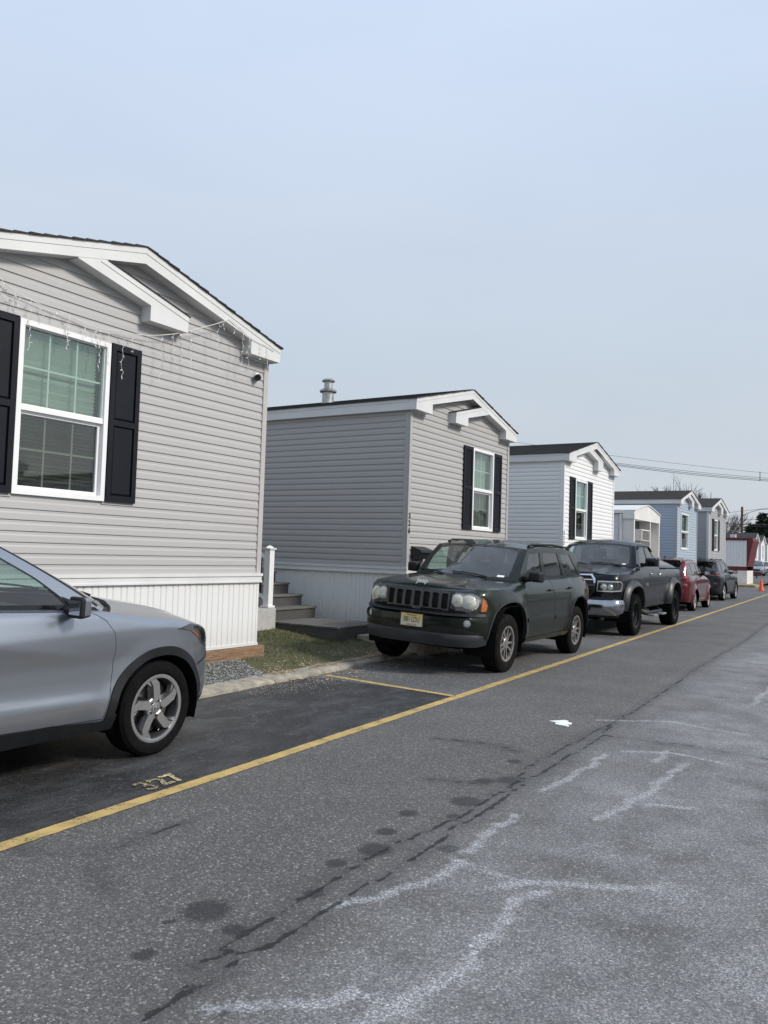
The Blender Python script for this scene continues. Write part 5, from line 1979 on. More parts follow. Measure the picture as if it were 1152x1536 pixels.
def wheel(par, x, y, z, Rt, rr_, wd, style, side, rim_mat, tyre_mat=None, steer=0.0):
    """side +1: outer face towards +y"""
    w = wd / 2
    bm = new()
    d = Rt - rr_
    prof = [(rr_ - 0.006, w * 0.80), (rr_ + 0.010, w * 0.90), (rr_ + d * 0.22, w * 0.985), (rr_ + d * 0.48, w * 1.0), (rr_ + d * 0.74, w * 0.965), (Rt - 0.018, w * 0.88), (Rt - 0.005, w * 0.76)]
    grooves = []
    for gy in (0.50, 0.17, -0.17, -0.50):
        grooves += [(Rt - (0.001 if abs(gy) < .3 else 0.003), w * (gy + 0.045)), (Rt - 0.010, w * (gy + 0.035)), (Rt - 0.010, w * (gy - 0.035)), (Rt - (0.001 if abs(gy) < .3 else 0.003), w * (gy - 0.045))]
    prof2 = prof + grooves + [(r, -a) for r, a in prof[::-1]]
    lathe(bm, prof2, 72, 'y')
    if style == 'mud':
        nL = 30
        for k in range(nL):
            for row, (ya, yb, h0, ph) in enumerate(((0.62, 1.02, 0.030, 0.0), (0.12, 0.50, 0.012, 0.5), (-0.42, -0.05, 0.012, 0.2), (-1.02, -0.58, 0.030, 0.5))):
                t = 2 * PI * (k + ph) / nL
                dt = 2 * PI / nL * 0.30
                sk = dt * (0.5 if row % 2 else -0.5)
                pts = []
                for (tt, yy, rd) in ((t - dt, ya, Rt - 0.02), (t + dt, ya, Rt - 0.02), (t + dt + sk, yb, Rt - 0.02), (t - dt + sk, yb, Rt - 0.02)):
                    pts.append((tt, yy * w, rd - (0.05 if abs(yy) > 0.9 else 0)))
                lo = [bm.verts.new((r * math.cos(a), yy, r * math.sin(a))) for a, yy, r in pts]
                hi = [bm.verts.new(((Rt + 0.012 - (0.022 if abs(yy) > 0.9 * w else 0)) * math.cos(a), yy, (Rt + 0.012 - (0.022 if abs(yy) > 0.9 * w else 0)) * math.sin(a))) for a, yy, r in pts]
                bm.faces.new(hi)
                for q in range(4):
                    bm.faces.new((lo[q], lo[(q + 1) % 4], hi[(q + 1) % 4], hi[q]))
    t = obj('wheel', bm, tyre_mat or M_TYRE, par, smooth=True, angle=35)
    t.location = (x, y, z)
    t.rotation_euler = (0, (x * 7.3) % 1.2, (PI if side < 0 else 0) + steer)
    # rim
    bm = new()
    lathe(bm, [(rr_ - 0.004, -w * 0.86), (rr_ - 0.02, -w * 0.7), (rr_ - 0.035, 0.0), (rr_ - 0.028, w * 0.55), (rr_ - 0.012, w * 0.80)], 64, 'y', mi=1)
    lathe(bm, [(rr_ - 0.020, w * 0.70), (rr_ - 0.018, w * 0.86), (rr_ - 0.004, w * 0.90), (rr_ + 0.008, w * 0.885), (rr_ + 0.008, w * 0.80)], 64, 'y', mi=0)
    lathe(bm, [(rr_ * 0.80, -0.02), (rr_ * 0.80, 0.005), (0.06, 0.006), (0.06, w * 0.5), (0.0, w * 0.5)], 40, 'y', mi=2)
    face = w * 0.70
    def spoke(poly, y0, y1, ang, mi=0, dish=0.0):
        c, s_ = math.cos(ang), math.sin(ang)
        q = [(px * c - pz * s_, px * s_ + pz * c) for px, pz in poly]
        lo = [bm.verts.new((a, y0 - dish * (math.hypot(a, b) / rr_), b)) for a, b in q]
        g = 0.006
        cx, cz = sum(p[0] for p in q) / len(q), sum(p[1] for p in q) / len(q)
        hi = [bm.verts.new((a + (cx - a) * 0.05, y1 + 0.5 * dish * (1 - math.hypot(a, b) / rr_) * -1, b + (cz - b) * 0.05)) for a, b in q]
        f = bm.faces.new(hi)
        f.material_index = mi
        for k in range(len(q)):
            bm.faces.new((lo[k], lo[(k + 1) % len(q)], hi[(k + 1) % len(q)], hi[k])).material_index = mi
    n = 5
    R0, R1 = 0.045, rr_ - 0.012
    if style == 'blade':
        for k in range(n):
            a = 2 * PI * k / n + 0.35
            spoke([(R0, -0.030), (R0 + .05, -0.034), (R1 * .75, -0.050), (R1, -0.095), (R1 * 1.0, -0.035), (R1 * .82, 0.012), (R0 + .05, 0.030), (R0, 0.030)], face - 0.05, face + 0.012, a, 0, 0.0)
            spoke([(R1 * .70, -0.052), (R1 * .985, -0.10), (R1 * .94, -0.145), (R1 * .80, -0.10)], face - 0.03, face + 0.006, a, 0, 0.0)
            spoke([(R0 + .03, 0.030), (R1 * .80, 0.012), (R1 * .86, 0.040), (R0 + .06, 0.045)], face - 0.06, face - 0.022, a, 3, 0.0)
    elif style == 'split':
        for k in range(n):
            a = 2 * PI * k / n + 0.9
            for sg in (-1, 1):
                spoke([(R0, sg * 0.006), (R1 * .6, sg * 0.022), (R1, sg * 0.040), (R1, sg * 0.074), (R1 * .6, sg * 0.046), (R0, sg * 0.034)], face - 0.045, face, a, 0, 0.0)
    elif style == 'mud':
        for k in range(8):
            a = 2 * PI * k / 8
            spoke([(R0, -0.022), (R1, -0.034), (R1, 0.034), (R0, 0.022)], face * 0.2 - 0.045, face * 0.2, a, 0, 0.0)
    else:
        for k in range(n):
            a = 2 * PI * k / n + 0.2
            spoke([(R0, -0.032), (R1 * .6, -0.034), (R1, -0.052), (R1, 0.052), (R1 * .6, 0.034), (R0, 0.032)], face - 0.045, face, a, 0, 0.0)
    fc = face if style != 'mud' else face * 0.2
    lathe(bm, [(0.078, fc - 0.03), (0.078, fc - 0.004), (0.070, fc + 0.003), (0.036, fc + 0.004), (0.034, fc + 0.012), (0.0, fc + 0.015)], 28, 'y', mi=0)
    for k in range(5):
        a = 2 * PI * k / 5 + 0.7
        lathe(bm, [(0.011, fc), (0.010, fc + 0.012), (0.0, fc + 0.013)], 8, 'y', (0.055 * math.cos(a), 0, 0.055 * math.sin(a)), mi=3)
    rm = obj('rim', bm, [rim_mat, M_ROTORBK, M_DISC, M_GLOSSBLK if style != 'split' else M_ALLOY2], t, smooth=True, angle=32)
    return t

def seat(bm, x, y, z=0.35, rear=False):
    w_ = 0.25 if not rear else 0.62
    box(bm, x - 0.28, x + 0.25, y - w_, y + w_, z, z + 0.16, bevel=0.04)
    v = box(bm, x - 0.36, x - 0.22, y - w_ * 0.95, y + w_ * 0.95, z + 0.12, z + 0.72, bevel=0.04)
    for hy in ((0,) if not rear else (-0.38, 0.38)):
        box(bm, x - 0.38, x - 0.28, y + hy - 0.13, y + hy + 0.13, z + 0.76, z + 0.96, bevel=0.035)
        box(bm, x - 0.34, x - 0.32, y + hy - 0.05, y + hy + 0.05, z + 0.70, z + 0.77)

def interior(par, xdash, xs, zb, wid, zseat, wheel_left=True, rear=None):
    bm = new()
    for sy_ in (-1, 1):
        seat(bm, xs, sy_ * wid * 0.42, zseat)
    if rear is not None:
        seat(bm, rear, 0, zseat, True)
    obj('seats', bm, M_SEAT, par, smooth=True, angle=40)
    bm = new()
    prism(bm, [(xdash + 0.10, zb - 0.30), (xdash + 0.12, zb - 0.03), (xdash - 0.05, zb + 0.0), (xdash - 0.32, zb - 0.05), (xdash - 0.36, zb - 0.30)], -wid * 0.92, wid * 0.92, 'y')
    obj('dashboard', bm, M_DASH, par, smooth=True, angle=40)
    bm = new()
    cy = wid * 0.42 if wheel_left else -wid * 0.42
    pts = []
    for k in range(28):
        a = 2 * PI * k / 28
        p = Vector((0, 0.19 * math.cos(a), 0.19 * math.sin(a)))
        p = Matrix.Rotation(R(-25), 3, 'Y') @ p
        pts.append(p + Vector((xdash - 0.52, cy, zb - 0.03)))
    tube(bm, pts, 0.015, 8, closed=True)
    c = Vector((xdash - 0.50, cy, zb - 0.04))
    for k in (3, 11, 21):
        tube(bm, [c, pts[k]], 0.014, 6)
    obj('steering_wheel', bm, M_DASH, par, smooth=True)

def mirror_pair(par, x, y, z, sz, cap_mat, arm=(0.10, 0.0)):
    out = []
    for sg in (1, -1):
        bm = new()
        l, w_, h = sz
        v = box(bm, x - l / 2, x + l / 2, y, y + w_, z, z + h)
        bmesh.ops.bevel(bm, geom=bm.edges[:], offset=min(l, h) * 0.30, segments=4, profile=0.6, affect='EDGES')
        for vv in bm.verts:          # taper forward
            k = (vv.co.x - (x - l / 2)) / l
            vv.co.z += -0.18 * h * k * ((vv.co.z - z) / h - 0.45)
            vv.co.y += -0.25 * l * k * ((vv.co.y - y) / w_)
        if sg < 0:
            bm2 = flip_y(bm)
            bm.free()
            bm = bm2
        for f in bm.faces:
            f.material_index = 1 if f.calc_center_median().x < x - l * 0.12 or f.calc_center_median().z < z + h * 0.16 else 0
        m = obj('mirror', bm, [cap_mat, M_BLKTRIM], par, smooth=True, angle=50)
        bm = new()
        box(bm, x - l / 2 - 0.004, x - l / 2 + 0.002, y + 0.02, y + w_ - 0.02, z + 0.025, z + h - 0.025)
        if sg < 0:
            bm2 = flip_y(bm)
            bm.free()
            bm = bm2
        obj('mirror_glass', bm, M_CHROME, m)
        bm = new()
        tube(bm, [(x + 0.02 + arm[0] * 0.5, sg * (y - 0.10), z + 0.01 + arm[1]), (x, sg * (y + 0.05), z + 0.05)], [0.045, 0.03], 8)
        obj('mirror_arm', bm, M_BLKTRIM, m, smooth=True)
        out.append(m)
    return out

def handle_pair(par, doors, sh, x, z, m):
    for sg, d in zip((1, -1), doors):
        bm = new()
        pts = []
        for k in range(7):
            t = k / 6
            xx = x + 0.10 - 0.20 * t
            p = sh.pos(sh.sx(xx), z + 0.004 * math.sin(PI * t), 0.012 + 0.028 * math.sin(PI * t) ** 0.5)
            pts.append((p.x, sg * p.y, p.z))
        tube(bm, pts, [0.008] + [0.014] * 5 + [0.008], 8)
        obj('door_handle', bm, m, d, smooth=True)

def arch_well(bm, sh, x, zc, rad, depth=0.42):
    """dark wheel housing: drum open at the bottom with a back wall"""
    n = 16
    y1 = sh.at(sh.sx(x))[0].y - 0.01
    y0 = y1 - depth
    A = [(x + rad * math.cos(PI * k / n * 1.2 - 0.1 * PI), zc + rad * math.sin(PI * k / n * 1.2 - 0.1 * PI)) for k in range(n + 1)]
    for sg in (1, -1):
        o = [bm.verts.new((a, sg * y1, b)) for a, b in A]
        i_ = [bm.verts.new((a, sg * y0, b)) for a, b in A]
        for k in range(n):
            bm.faces.new((o[k], o[k + 1], i_[k + 1], i_[k]))
        bm.faces.new(i_)

def plate_obj(par, loc, rot, lines, bgc, name='license_plate', w_=0.305, h=0.152):
    """plate centred at loc; lettering meshes are joined into one sub-part"""
    bm = new()
    box(bm, -w_ / 2, w_ / 2, -h / 2, h / 2, -0.003, 0.0, bevel=0.0)
    M = Matrix.Translation(loc) @ rot
    xf(bm, M)
    p = obj(name, bm, bgc, par)
    lb = new()
    for (s, size, yy, ax, of) in lines:
        b2 = text_bm(s, size, 0.0006, ax, of)
        xf(b2, M @ Matrix.Translation((0, yy, 0.0012)))
        me = bpy.data.meshes.new('x')
        b2.to_mesh(me)
        b2.free()
        lb.from_mesh(me)
        bpy.data.meshes.remove(me)
    obj('lettering', lb, M_BLACK, p, recalc=False)
    return p
FRONT = basis((0, 0, 0), (0, 1, 0), (0, 0, 1))       # lettering reads from the front (+x)
REAR = basis((0, 0, 0), (0, -1, 0), (0, 0, 1))
M_PLATEY = NT('pale_yellow_plate')
_s = M_PLATEY.n('ShaderNodeSeparateXYZ')
M_PLATEY.l(M_PLATEY.coord(), _s.inputs[0])
M_PLATEY.l(M_PLATEY.ramp(M_PLATEY.math('MULTIPLY', M_PLATEY.math('SUBTRACT', _s.outputs['Z'], 0.575), 6.6, True), [(0.25, (0.62, 0.58, 0.45, 1)), (0.85, (0.66, 0.47, 0.13, 1))]), M_PLATEY.b.inputs['Base Color'])
M_PLATEY.b.inputs['Roughness'].default_value = 0.4
M_PLATEY = M_PLATEY.m

def shell_hood(car_, sh, gh, m, yh, xc_edge, crown, ridge=None, gap=0.006, name='hood'):
    """hood between the front edge (|y| < yh), the wing tops and the cowl"""
    s_h = sh.sy(yh)
    s_c = sh.sx(xc_edge)
    def F(b):
        y = (2 * b - 1)
        p = sh.edge(s_h * abs(y))
        return Vector((p.x - gap * 0, math.copysign(p.y, y), p.z))
    def L(a, sg=-1):
        p = sh.edge(s_h + (s_c - s_h) * a)
        return Vector((p.x, sg * (p.y - gap), p.z))
    c1 = L(1.0)
    c0 = L(0.0)
    def Rr(b):
        y = 2 * b - 1
        return Vector((c1.x + (gh.wc[0] + 0.05 - c1.x) * (1 - abs(y) ** 2.2), -c1.y * y if False else abs(c1.y) * y, c1.z + (gh.wc[1] - 0.012 - c1.z) * (1 - y * y)))
    def F2(b):
        p = F(b)
        k = abs(c0.y) / max(1e-6, abs(sh.edge(s_h).y))
        return Vector((p.x, p.y * k, p.z))
    bm = new()
    coons(bm, F2, Rr, lambda a: L(a, -1), lambda a: L(a, 1), 30, 36, lambda a, b: crown * (1 - (2 * b - 1) ** 2) ** 0.8 * math.sin(PI * min(1, a * 0.9 + 0.05)) ** 0.7 + (ridge(a, 2 * b - 1) if ridge else 0), thick=0.03)
    return obj(name, bm, m, car_, smooth=True, angle=40)

def shell_roof(car_, gh, m, crown, name='roof', ang=40):
    L0, L1, L2 = gh.L0, gh.L1, gh.L2
    def F(b):
        y = 2 * b - 1
        p = gh.bt(L0 * abs(y))[1]
        return Vector((p.x, math.copysign(p.y, y), p.z))
    def Rr(b):
        y = 2 * b - 1
        p = gh.bt(L0 + L1 + L2 * (1 - abs(y)))[1]
        return Vector((p.x, math.copysign(p.y, y), p.z))
    def L(a, sg):
        p = gh.bt(L0 + L1 * a)[1]
        return Vector((p.x, sg * p.y, p.z))
    bm = new()
    coons(bm, F, Rr, lambda a: L(a, -1), lambda a: L(a, 1), 24, 28, lambda a, b: crown * (1 - (2 * b - 1) ** 2) ** 0.6 * (1 - abs(2 * a - 1) ** 4))
    return obj(name, bm, m, car_, smooth=True, angle=ang)

def vehicle_body(t, sh, gh, sp):
    """shared panels: body shell with doors, glass, hood, roof, wells, underbody"""
    P = sp['paint']
    Lr = sh.L
    zb = sp['zbot']
    n = 60
    bot = [(Lr * i / n, zb(sh.at(Lr * i / n)[0].x)) for i in range(n + 1)]
    tp = [(Lr * i / n, sh.top(Lr * i / n) - 0.0004) for i in range(n, -1, -1)]
    outer = bot + tp
    arches = sp['arches']
    # arches are cut into the lower outline: replace the bottom edge where an arch stands
    lo = []
    segs = sorted([(min(p[0] for p in a), max(p[0] for p in a), a) for a in arches])
    i = 0
    def zbs(u):
        return zb(sh.at(u)[0].x)
    u = 0.0
    marks = []
    for (a0, a1, poly) in segs:
        poly = sorted_arch(poly)
        k = max(2, int((a0 - u) / 0.07))
        lo += [(u + (a0 - u) * j / k, zbs(u + (a0 - u) * j / k)) for j in range(k)]
        lo += poly
        u = a1
    k = max(2, int((Lr - u) / 0.07))
    lo += [(u + (Lr - u) * j / k, zbs(u + (Lr - u) * j / k)) for j in range(1, k + 1)]
    outer = lo + tp
    holes = [h for h in sp.get('holes', [])] + [d for d in sp['doors']]
    bm = new()
    fill(bm, sh.pos, outer, holes, sp.get('st', 0.06), 0.0, 0.014, sh.toprows(), mirror=True)
    pobj('body', bm, P, t)
    # dark liner behind the gaps
    bm = new()
    fill(bm, sh.pos, lo + [(q[0], q[1] - 0.06) for q in tp], [h for h in sp.get('openings', [])], 0.14, -0.035, 0, mirror=True)
    pobj('inner_liner', bm, M_UNDER, t)
    doors = []
    for d in sp['doors']:
        bm = new()
        fill(bm, sh.pos, shrink(d, 0.0045), [], sp.get('st', 0.06), 0.0005, 0.014, sh.toprows())
        doors.append(both('door', bm, P, t))
    # glasshouse
    bm = new()
    fill(bm, gh.pos, gh.whole_side(), [w_ for w_, _ in sp['windows']], 0.07, 0.0, 0.012)
    fill(bm, gh.pos, gh.W((0.90, 0.0), (1, 0.0), (1, .2), (1, .4), (1, .6), (1, .8), (1, 1), (0.90, 1), (.90, .8), (.90, .6), (.90, .4), (.90, .2)), [], 0.07, 0.0, 0.004)
    if sp.get('rearhole'):
        fill(bm, gh.pos, gh.Rr((1, 0.0), (1, .5), (1, 1), (.75, 1), (.5, 1), (.25, 1), (0, 1), (0, .5), (0, 0), (.25, 0), (.5, 0), (.75, 0)), [sp['rearhole']], 0.07, 0.0, 0.01)
    n2 = flip_y(bm)
    me = bpy.data.meshes.new('x')
    n2.to_mesh(me)
    n2.free()
    bm.from_mesh(me)
    bpy.data.meshes.remove(me)
    pobj('pillars', bm, sp.get('pillar_paint', P), t, 30)
    for w_, m_ in sp['windows']:
        bm = new()
        fill(bm, gh.pos, shrink(w_, 0.001), [shrink(w_, 0.022)], 0.05, -0.003, 0.0)
        both('window_seal', bm, M_GLOSSBLK, t)
        bm = new()
        fill(bm, gh.pos, shrink(w_, 0.003), [], 0.09, -0.007, 0.0)
        both('window', bm, m_, t)
    bm = new()
    fill(bm, gh.pos, gh.W((0, 0.02), (.3, .02), (.6, .02), (.895, .02), (.895, .2), (.895, .4), (.895, .6), (.895, .8), (.895, .985), (.6, .985), (.3, .985), (0, .985)), [], 0.09, -0.004, 0.0, mirror=True)
    pobj('windshield', bm, sp.get('wsglass', M_CGLASSW), t)
    bm = new()
    ws_o = gh.W((0, 0.0), (.3, 0), (.6, 0), (.9, 0), (.9, .2), (.9, .4), (.9, .6), (.9, .8), (.9, 1), (.6, 1), (.3, 1), (0, 1))
    band = gh.W((0, 0.0), (.3, 0), (.6, 0), (.9, 0), (.9, .2), (.9, .4), (.9, .6), (.9, .8), (.9, 1), (.6, 1), (.3, 1), (0, 1), (0, .95), (.3, .95), (.6, .95), (.80, .93), (.845, .88), (.855, .6), (.855, .3), (.84, .13), (.78, .085), (.5, .075), (.25, .075), (0, .075))
    fill(bm, gh.pos, band, [], 0.06, -0.0015, 0.0, mirror=True)
    pobj('windshield_border', bm, M_GLOSSBLK, t)
    if sp.get('rearhole'):
        bm = new()
        fill(bm, gh.pos, shrink(sp['rearhole'], 0.002), [], 0.09, -0.006, 0.0, mirror=True)
        pobj('rear_window', bm, M_CGLASSD, t)
    shell_roof(t, gh, P, sp['crown'])
    # wells and floor
    bm = new()
    for (x, zc, rad) in sp['wells']:
        arch_well(bm, sh, x, zc, rad)
    x0, x1, yw, zf = sp['floor']
    box(bm, x0, x1, -yw, yw, zf, zf + 0.10)
    obj('underbody', bm, M_UNDER, t)
    # cowl
    bm = new()
    c1 = sh.edge(sh.sx(sp['xcowl']))
    def Fb(b):
        y = 2 * b - 1
        return Vector((c1.x + (gh.wc[0] + 0.06 - c1.x) * (1 - abs(y) ** 2.2), (abs(c1.y) - 0.004) * y, c1.z + (gh.wc[1] - 0.03 - c1.z) * (1 - y * y) - 0.01))
    A = gh.A
    def Rb(b):
        y = 2 * b - 1
        return Vector((A.x + (gh.wc[0] - A.x) * (1 - abs(y) ** 2.2) - 0.02, A.y * 0.99 * y, A.z + (gh.wc[1] - A.z) * (1 - y * y) - 0.005))
    coons(bm, Fb, Rb, lambda a: Fb(0).lerp(Rb(0), a), lambda a: Fb(1).lerp(Rb(1), a), 4, 24, lambda a, b: 0)
    obj('cowl', bm, M_BLKTRIM, t, smooth=True)
    for yy, le in sp.get('wipers', ((0.42, 0.52), (-0.22, 0.5))):
        bm = new()
        pts = []
        for k in range(8):
            y = yy - le * k / 7
            f_ = abs(y) / gh.L0
            b, e = gh.bt(min(abs(y) / A.y * gh.L0, gh.L0 * .9))
            v = 0.02 + 0.07 * math.sin(PI * k / 7 * 0.6) + 0.03
            p = b.lerp(e, v)
            pts.append((p.x + 0.02, math.copysign(p.y, y) if abs(y) > 1e-3 else 0.0, p.z + 0.012))
        tube(bm, pts, 0.009, 6)
        obj('wiper', bm, M_BLKTRIM, t)
    return doors

def sorted_arch(poly):
    return list(poly) if poly[0][0] < poly[-1][0] else list(poly[::-1])

def lip(bm, sh, arch, wd, off, out=0.0, mi=0):
    """band of trim along an arch outline, outside it by wd"""
    a = sorted_arch(arch)
    cx = (a[0][0] + a[-1][0]) / 2
    cz = min(a[0][1], a[-1][1]) + 0.05
    o = []
    for i, p in enumerate(a):
        q0, q1 = a[max(0, i - 1)], a[min(len(a) - 1, i + 1)]
        d = Vector((q1[0] - q0[0], q1[1] - q0[1])).normalized()
        nx, nz = -d.y, d.x
        if nx * (p[0] - cx) + nz * (p[1] - cz) < 0:
            nx, nz = -nx, -nz
        o.append((p[0] + nx * wd, p[1] + nz * wd))
    fill(bm, sh.pos, o + a[::-1], [], 0.05, off, 0.05, mi=mi)
# ------------------------------------------------------------------ dark green SUV
def green_suv():
    t = thing('parked_suv', 'dark green boxy SUV with seven slot grille and yellowed round headlights', 'SUV', (-4.735, 10.006, 0.027), 0, 'vehicles parked along the row of homes')
    t.rotation_euler = Matrix.Rotation(-1.598, 3, 'Z').to_4x4().__matmul__(Matrix.Rotation(-0.042, 4, 'X')).to_euler()
    P = paint('dark_green_paint', (0.011, 0.016, 0.0115), 0.45, 0.36, 0.16, (0.10, 0.095, 0.08, 1), 0.6)
    plan = [(0.93, 0), (0.925, .30), (0.895, .52), (.80, .71), (.64, .83), (.36, .905), (0, .925), (-.6, .93), (-1.7, .93), (-2.75, .925), (-3.28, .90), (-3.58, .82), (-3.70, .62), (-3.745, .3), (-3.75, 0)]
    inf = Tab([(.34, .10), (.44, .035), (.50, 0.02), (.56, -.005), (.66, -.012), (.725, -.008), (.752, 0.02), (.766, .085), (.9, .095), (1.0, .115), (1.06, .14)])
    ins = Tab([(.34, .075), (.42, .03), (.52, .006), (.66, 0), (.82, .002), (.98, .016), (1.06, .035), (1.13, .085), (1.2, .10)])
    inr = Tab([(.34, .10), (.48, .0), (.66, 0), (.75, .03), (.8, .06), (1.2, .09)])
    top = Tab([(-3.8, 1.205), (-2.4, 1.19), (-.8, 1.165), (-.45, 1.15), (0, 1.115), (.4, 1.085), (.7, 1.065), (.85, 1.055), (.95, 1.05)])
    sh = Shell(plan, inf, ins, inr, top, 0.05)
    X, Y = sh.X, sh.Y
    fa = X((.56, .47), (.535, .60), (.46, .76), (.33, .86), (.12, .905), (-.12, .905), (-.30, .85), (-.43, .73), (-.50, .56), (-.535, .40))
    ra = X((-2.28, .40), (-2.31, .56), (-2.39, .73), (-2.52, .85), (-2.68, .90), (-2.92, .90), (-3.10, .83), (-3.21, .70), (-3.27, .55), (-3.30, .42))
    fa, ra = smooth_line(fa), smooth_line(ra)
    sh.flares = [(sorted_arch(fa), 0.028, 0.16), (sorted_arch(ra), 0.028, 0.16)]
    gh = House(sh, -.52, -3.30, (-.22, 1.165), (-.98, 1.625), [(-1.02, .70, 1.595), (-1.5, .715, 1.63), (-2.3, .715, 1.635), (-3.22, .69, 1.575)], (-3.40, 1.61), 0.20)
    S = gh.S
    fwin = rounded(S((-.80, 1.185), (-1.485, 1.195), (-1.43, 1.575), (-1.06, 1.555), (-.99, 1.50)), 0.035)
    rwin = rounded(S((-1.60, 1.197), (-2.40, 1.212), (-2.17, 1.58), (-1.53, 1.58)), 0.035)
    qwin = rounded(S((-2.50, 1.215), (-3.20, 1.235), (-2.78, 1.565), (-2.26, 1.58)), 0.035)
    tz = lambda x: top(x) - 0.002
    fd = X((-.60, .385), (-1.62, .385), (-1.665, .45), (-1.66, .9), (-1.60, tz(-1.6) - .004), (-.62, tz(-.62) - .004), (-.545, 1.05), (-.555, .62))
    rd = X((-1.685, .45), (-1.70, .385), (-2.20, .385), (-2.30, .62), (-2.42, .80), (-2.50, .98), (-2.50, tz(-2.5) - .004), (-1.63, tz(-1.63) - .004), (-1.68, .9))
    gr = Y((0, .768), (.455, .768), (.475, 1.005), (.455, 1.022), (0, 1.03))
    lampo = Y((.475, .785), (.80, .782)) + X((.57, .80), (.545, .89), (.58, .955)) + [(sh.sx(.66), .985), (sh.sx(.72), 1.01)] + Y((.735, 1.026), (.66, 1.012), (.60, 1.022), (.54, 1.018), (.495, .985))
    fog = [(u, v) for u, v in circle(sh.sy(.70), .655, .062, 24)]
    doors = vehicle_body(t, sh, gh, dict(paint=P, zbot=Tab([(-4, .42), (-3.3, .42), (-3.25, .36), (-.6, .36), (-.5, .40), (.5, .47), (.6, .47), (1, .47)], True), arches=[fa, ra], doors=[fd, rd],
        holes=[lampo, fog, gr], openings=[fog], windows=[(fwin, M_CGLASS), (rwin, M_CGLASSD), (qwin, M_CGLASSD)],
        rearhole=gh.Rr((0, .12), (.4, .12), (.80, .15), (.80, .85), (.4, .9), (0, .9)), crown=0.05, wells=[(0, .375, .47), (-2.781, .375, .47)], floor=(.6, -3.5, .70, .36), xcowl=-.40))
    handle_pair(t, doors[0], sh, -1.50, 1.04, P)
    handle_pair(t, doors[1], sh, -2.36, 1.055, P)
    def ridge(a, b):
        w_ = 0.36 + 0.10 * a
        return 0.018 * sstep(w_ + 0.10, w_, abs(b)) * sstep(0.0, 0.2, a)
    hd = shell_hood(t, sh, gh, P, .66, -.40, 0.028, ridge)
    # grille: seven slots
    bm = new()
    gy = [(-.455 + .91 * i / 7) for i in range(8)]
    def fpos(y, z, off=0.0):
        p = sh.pos(sh.sy(abs(y)), z, off)
        return Vector((p.x, math.copysign(p.y, y) if abs(y) > 1e-9 else 0.0, p.z))
    slots = [rounded([(gy[i] + .022, .805), (gy[i + 1] - .022, .805), (gy[i + 1] - .020, .995), (gy[i] + .020, .995)], .018) for i in range(7)]
    fill(bm, fpos, [(-.45, .772), (.45, .772), (.470, 1.0), (.452, 1.018), (0, 1.026), (-.452, 1.018), (-.470, 1.0)], slots, 0.05, 0.012, 0.03)
    g_ = pobj('grille', bm, mat('satin_dark_grille', (0.045, 0.047, 0.046), 0.35, var=0.2), t)
    bm = new()
    for i in range(7):
        for k in range(1, 4):
            y = gy[i] + .022 + (.086) * k / 4
            a, b = fpos(y, .81, -0.012), fpos(y, .99, -0.012)
            tube(bm, [a, b], 0.005, 5)
    fill(bm, fpos, [(-.46, .77), (.46, .77), (.46, 1.02), (-.46, 1.02)], [], 0.1, -0.025, 0)
    obj('grille_mesh', bm, M_BLACK, g_)
    # headlights
    for sg in (1, -1):
        def hp(u, v, off=0.0):
            p = sh.pos(u, v, off)
            return Vector((p.x, p.y * sg, p.z))
        bm = new()
        fill(bm, hp, shrink(lampo, 0.003), [], 0.05, -0.035, 0.0)
        hl = pobj('headlight', bm, M_BEZEL, t)
        for (yy, zz, rr_, mm) in ((.572, .912, .088, M_REFL), (.718, .90, .100, M_REFL)):
            c, c2 = hp(sh.sy(yy), zz, -0.03), hp(sh.sy(yy), zz, 0.0)
            d = (c2 - c).normalized()
            d = (d + Vector((0.9, 0, 0))).normalized()
            Mx = d.to_track_quat('Z', 'Y').to_matrix().to_4x4()
            bm = new()
            lathe(bm, [(rr_ * .35, -.045), (rr_ * .8, -.015), (rr_, .008), (rr_ * 1.06, .010), (rr_ * 1.06, -.02)], 28)
            lathe(bm, [(0, .0), (rr_ * .22, -.004), (rr_ * .26, -.04)], 16)
            xf(bm, Matrix.Translation(c) @ Mx)
            obj('lamp_bowl', bm, mm, hl, smooth=True, angle=40)
            bm = new()
            lathe(bm, [(0, .036), (rr_ * .35, .034), (rr_ * .7, .026), (rr_ * .93, .014), (rr_ * 1.0, .004)], 28)
            xf(bm, Matrix.Translation(c) @ Mx)
            obj('lamp_glass', bm, LENSY, hl, smooth=True)
        bm = new()
        fill(bm, hp, X((.655, .80), (.585, .803), (.558, .88), (.59, .945), (.63, .96)), [], 0.04, -0.010, 0.02)
        obj('turn_signal', bm, M_AMBER, hl, smooth=True, angle=40, recalc=False)
        bm = new()
        fill(bm, hp, shrink(lampo, 0.002), [], 0.05, 0.001, 0.0)
        pobj('lens_cover', bm, M_LENS, hl)
        # fog lamp
        bm = new()
        c = hp(sh.sy(.70), .655, -0.03)
        d = (hp(sh.sy(.70), .655, 0.02) - c).normalized()
        Mx = (d + Vector((.8, 0, 0))).normalized().to_track_quat('Z', 'Y').to_matrix().to_4x4()
        lathe(bm, [(.066, .036), (.058, .03), (.050, .01), (.046, .008)], 24, mi=0)
        lathe(bm, [(.046, .008), (.03, .016), (0, .019)], 24, mi=1)
        xf(bm, Matrix.Translation(c) @ Mx)
        obj('fog_light', bm, [M_BLACK, LENSY], t, smooth=True, angle=40)
    # bumper: lower intake, valance, step on top
    bm = new()
    fill(bm, sh.pos, Y((0, .50), (.50, .50)) + X((.66, .515), (.66, .545)) + Y((.50, .60), (.30, .60), (.20, .565), (0, .565)), [], 0.05, 0.004, 0.0, mirror=True)
    pobj('lower_intake', bm, M_BLACK, t)
    bm = new()
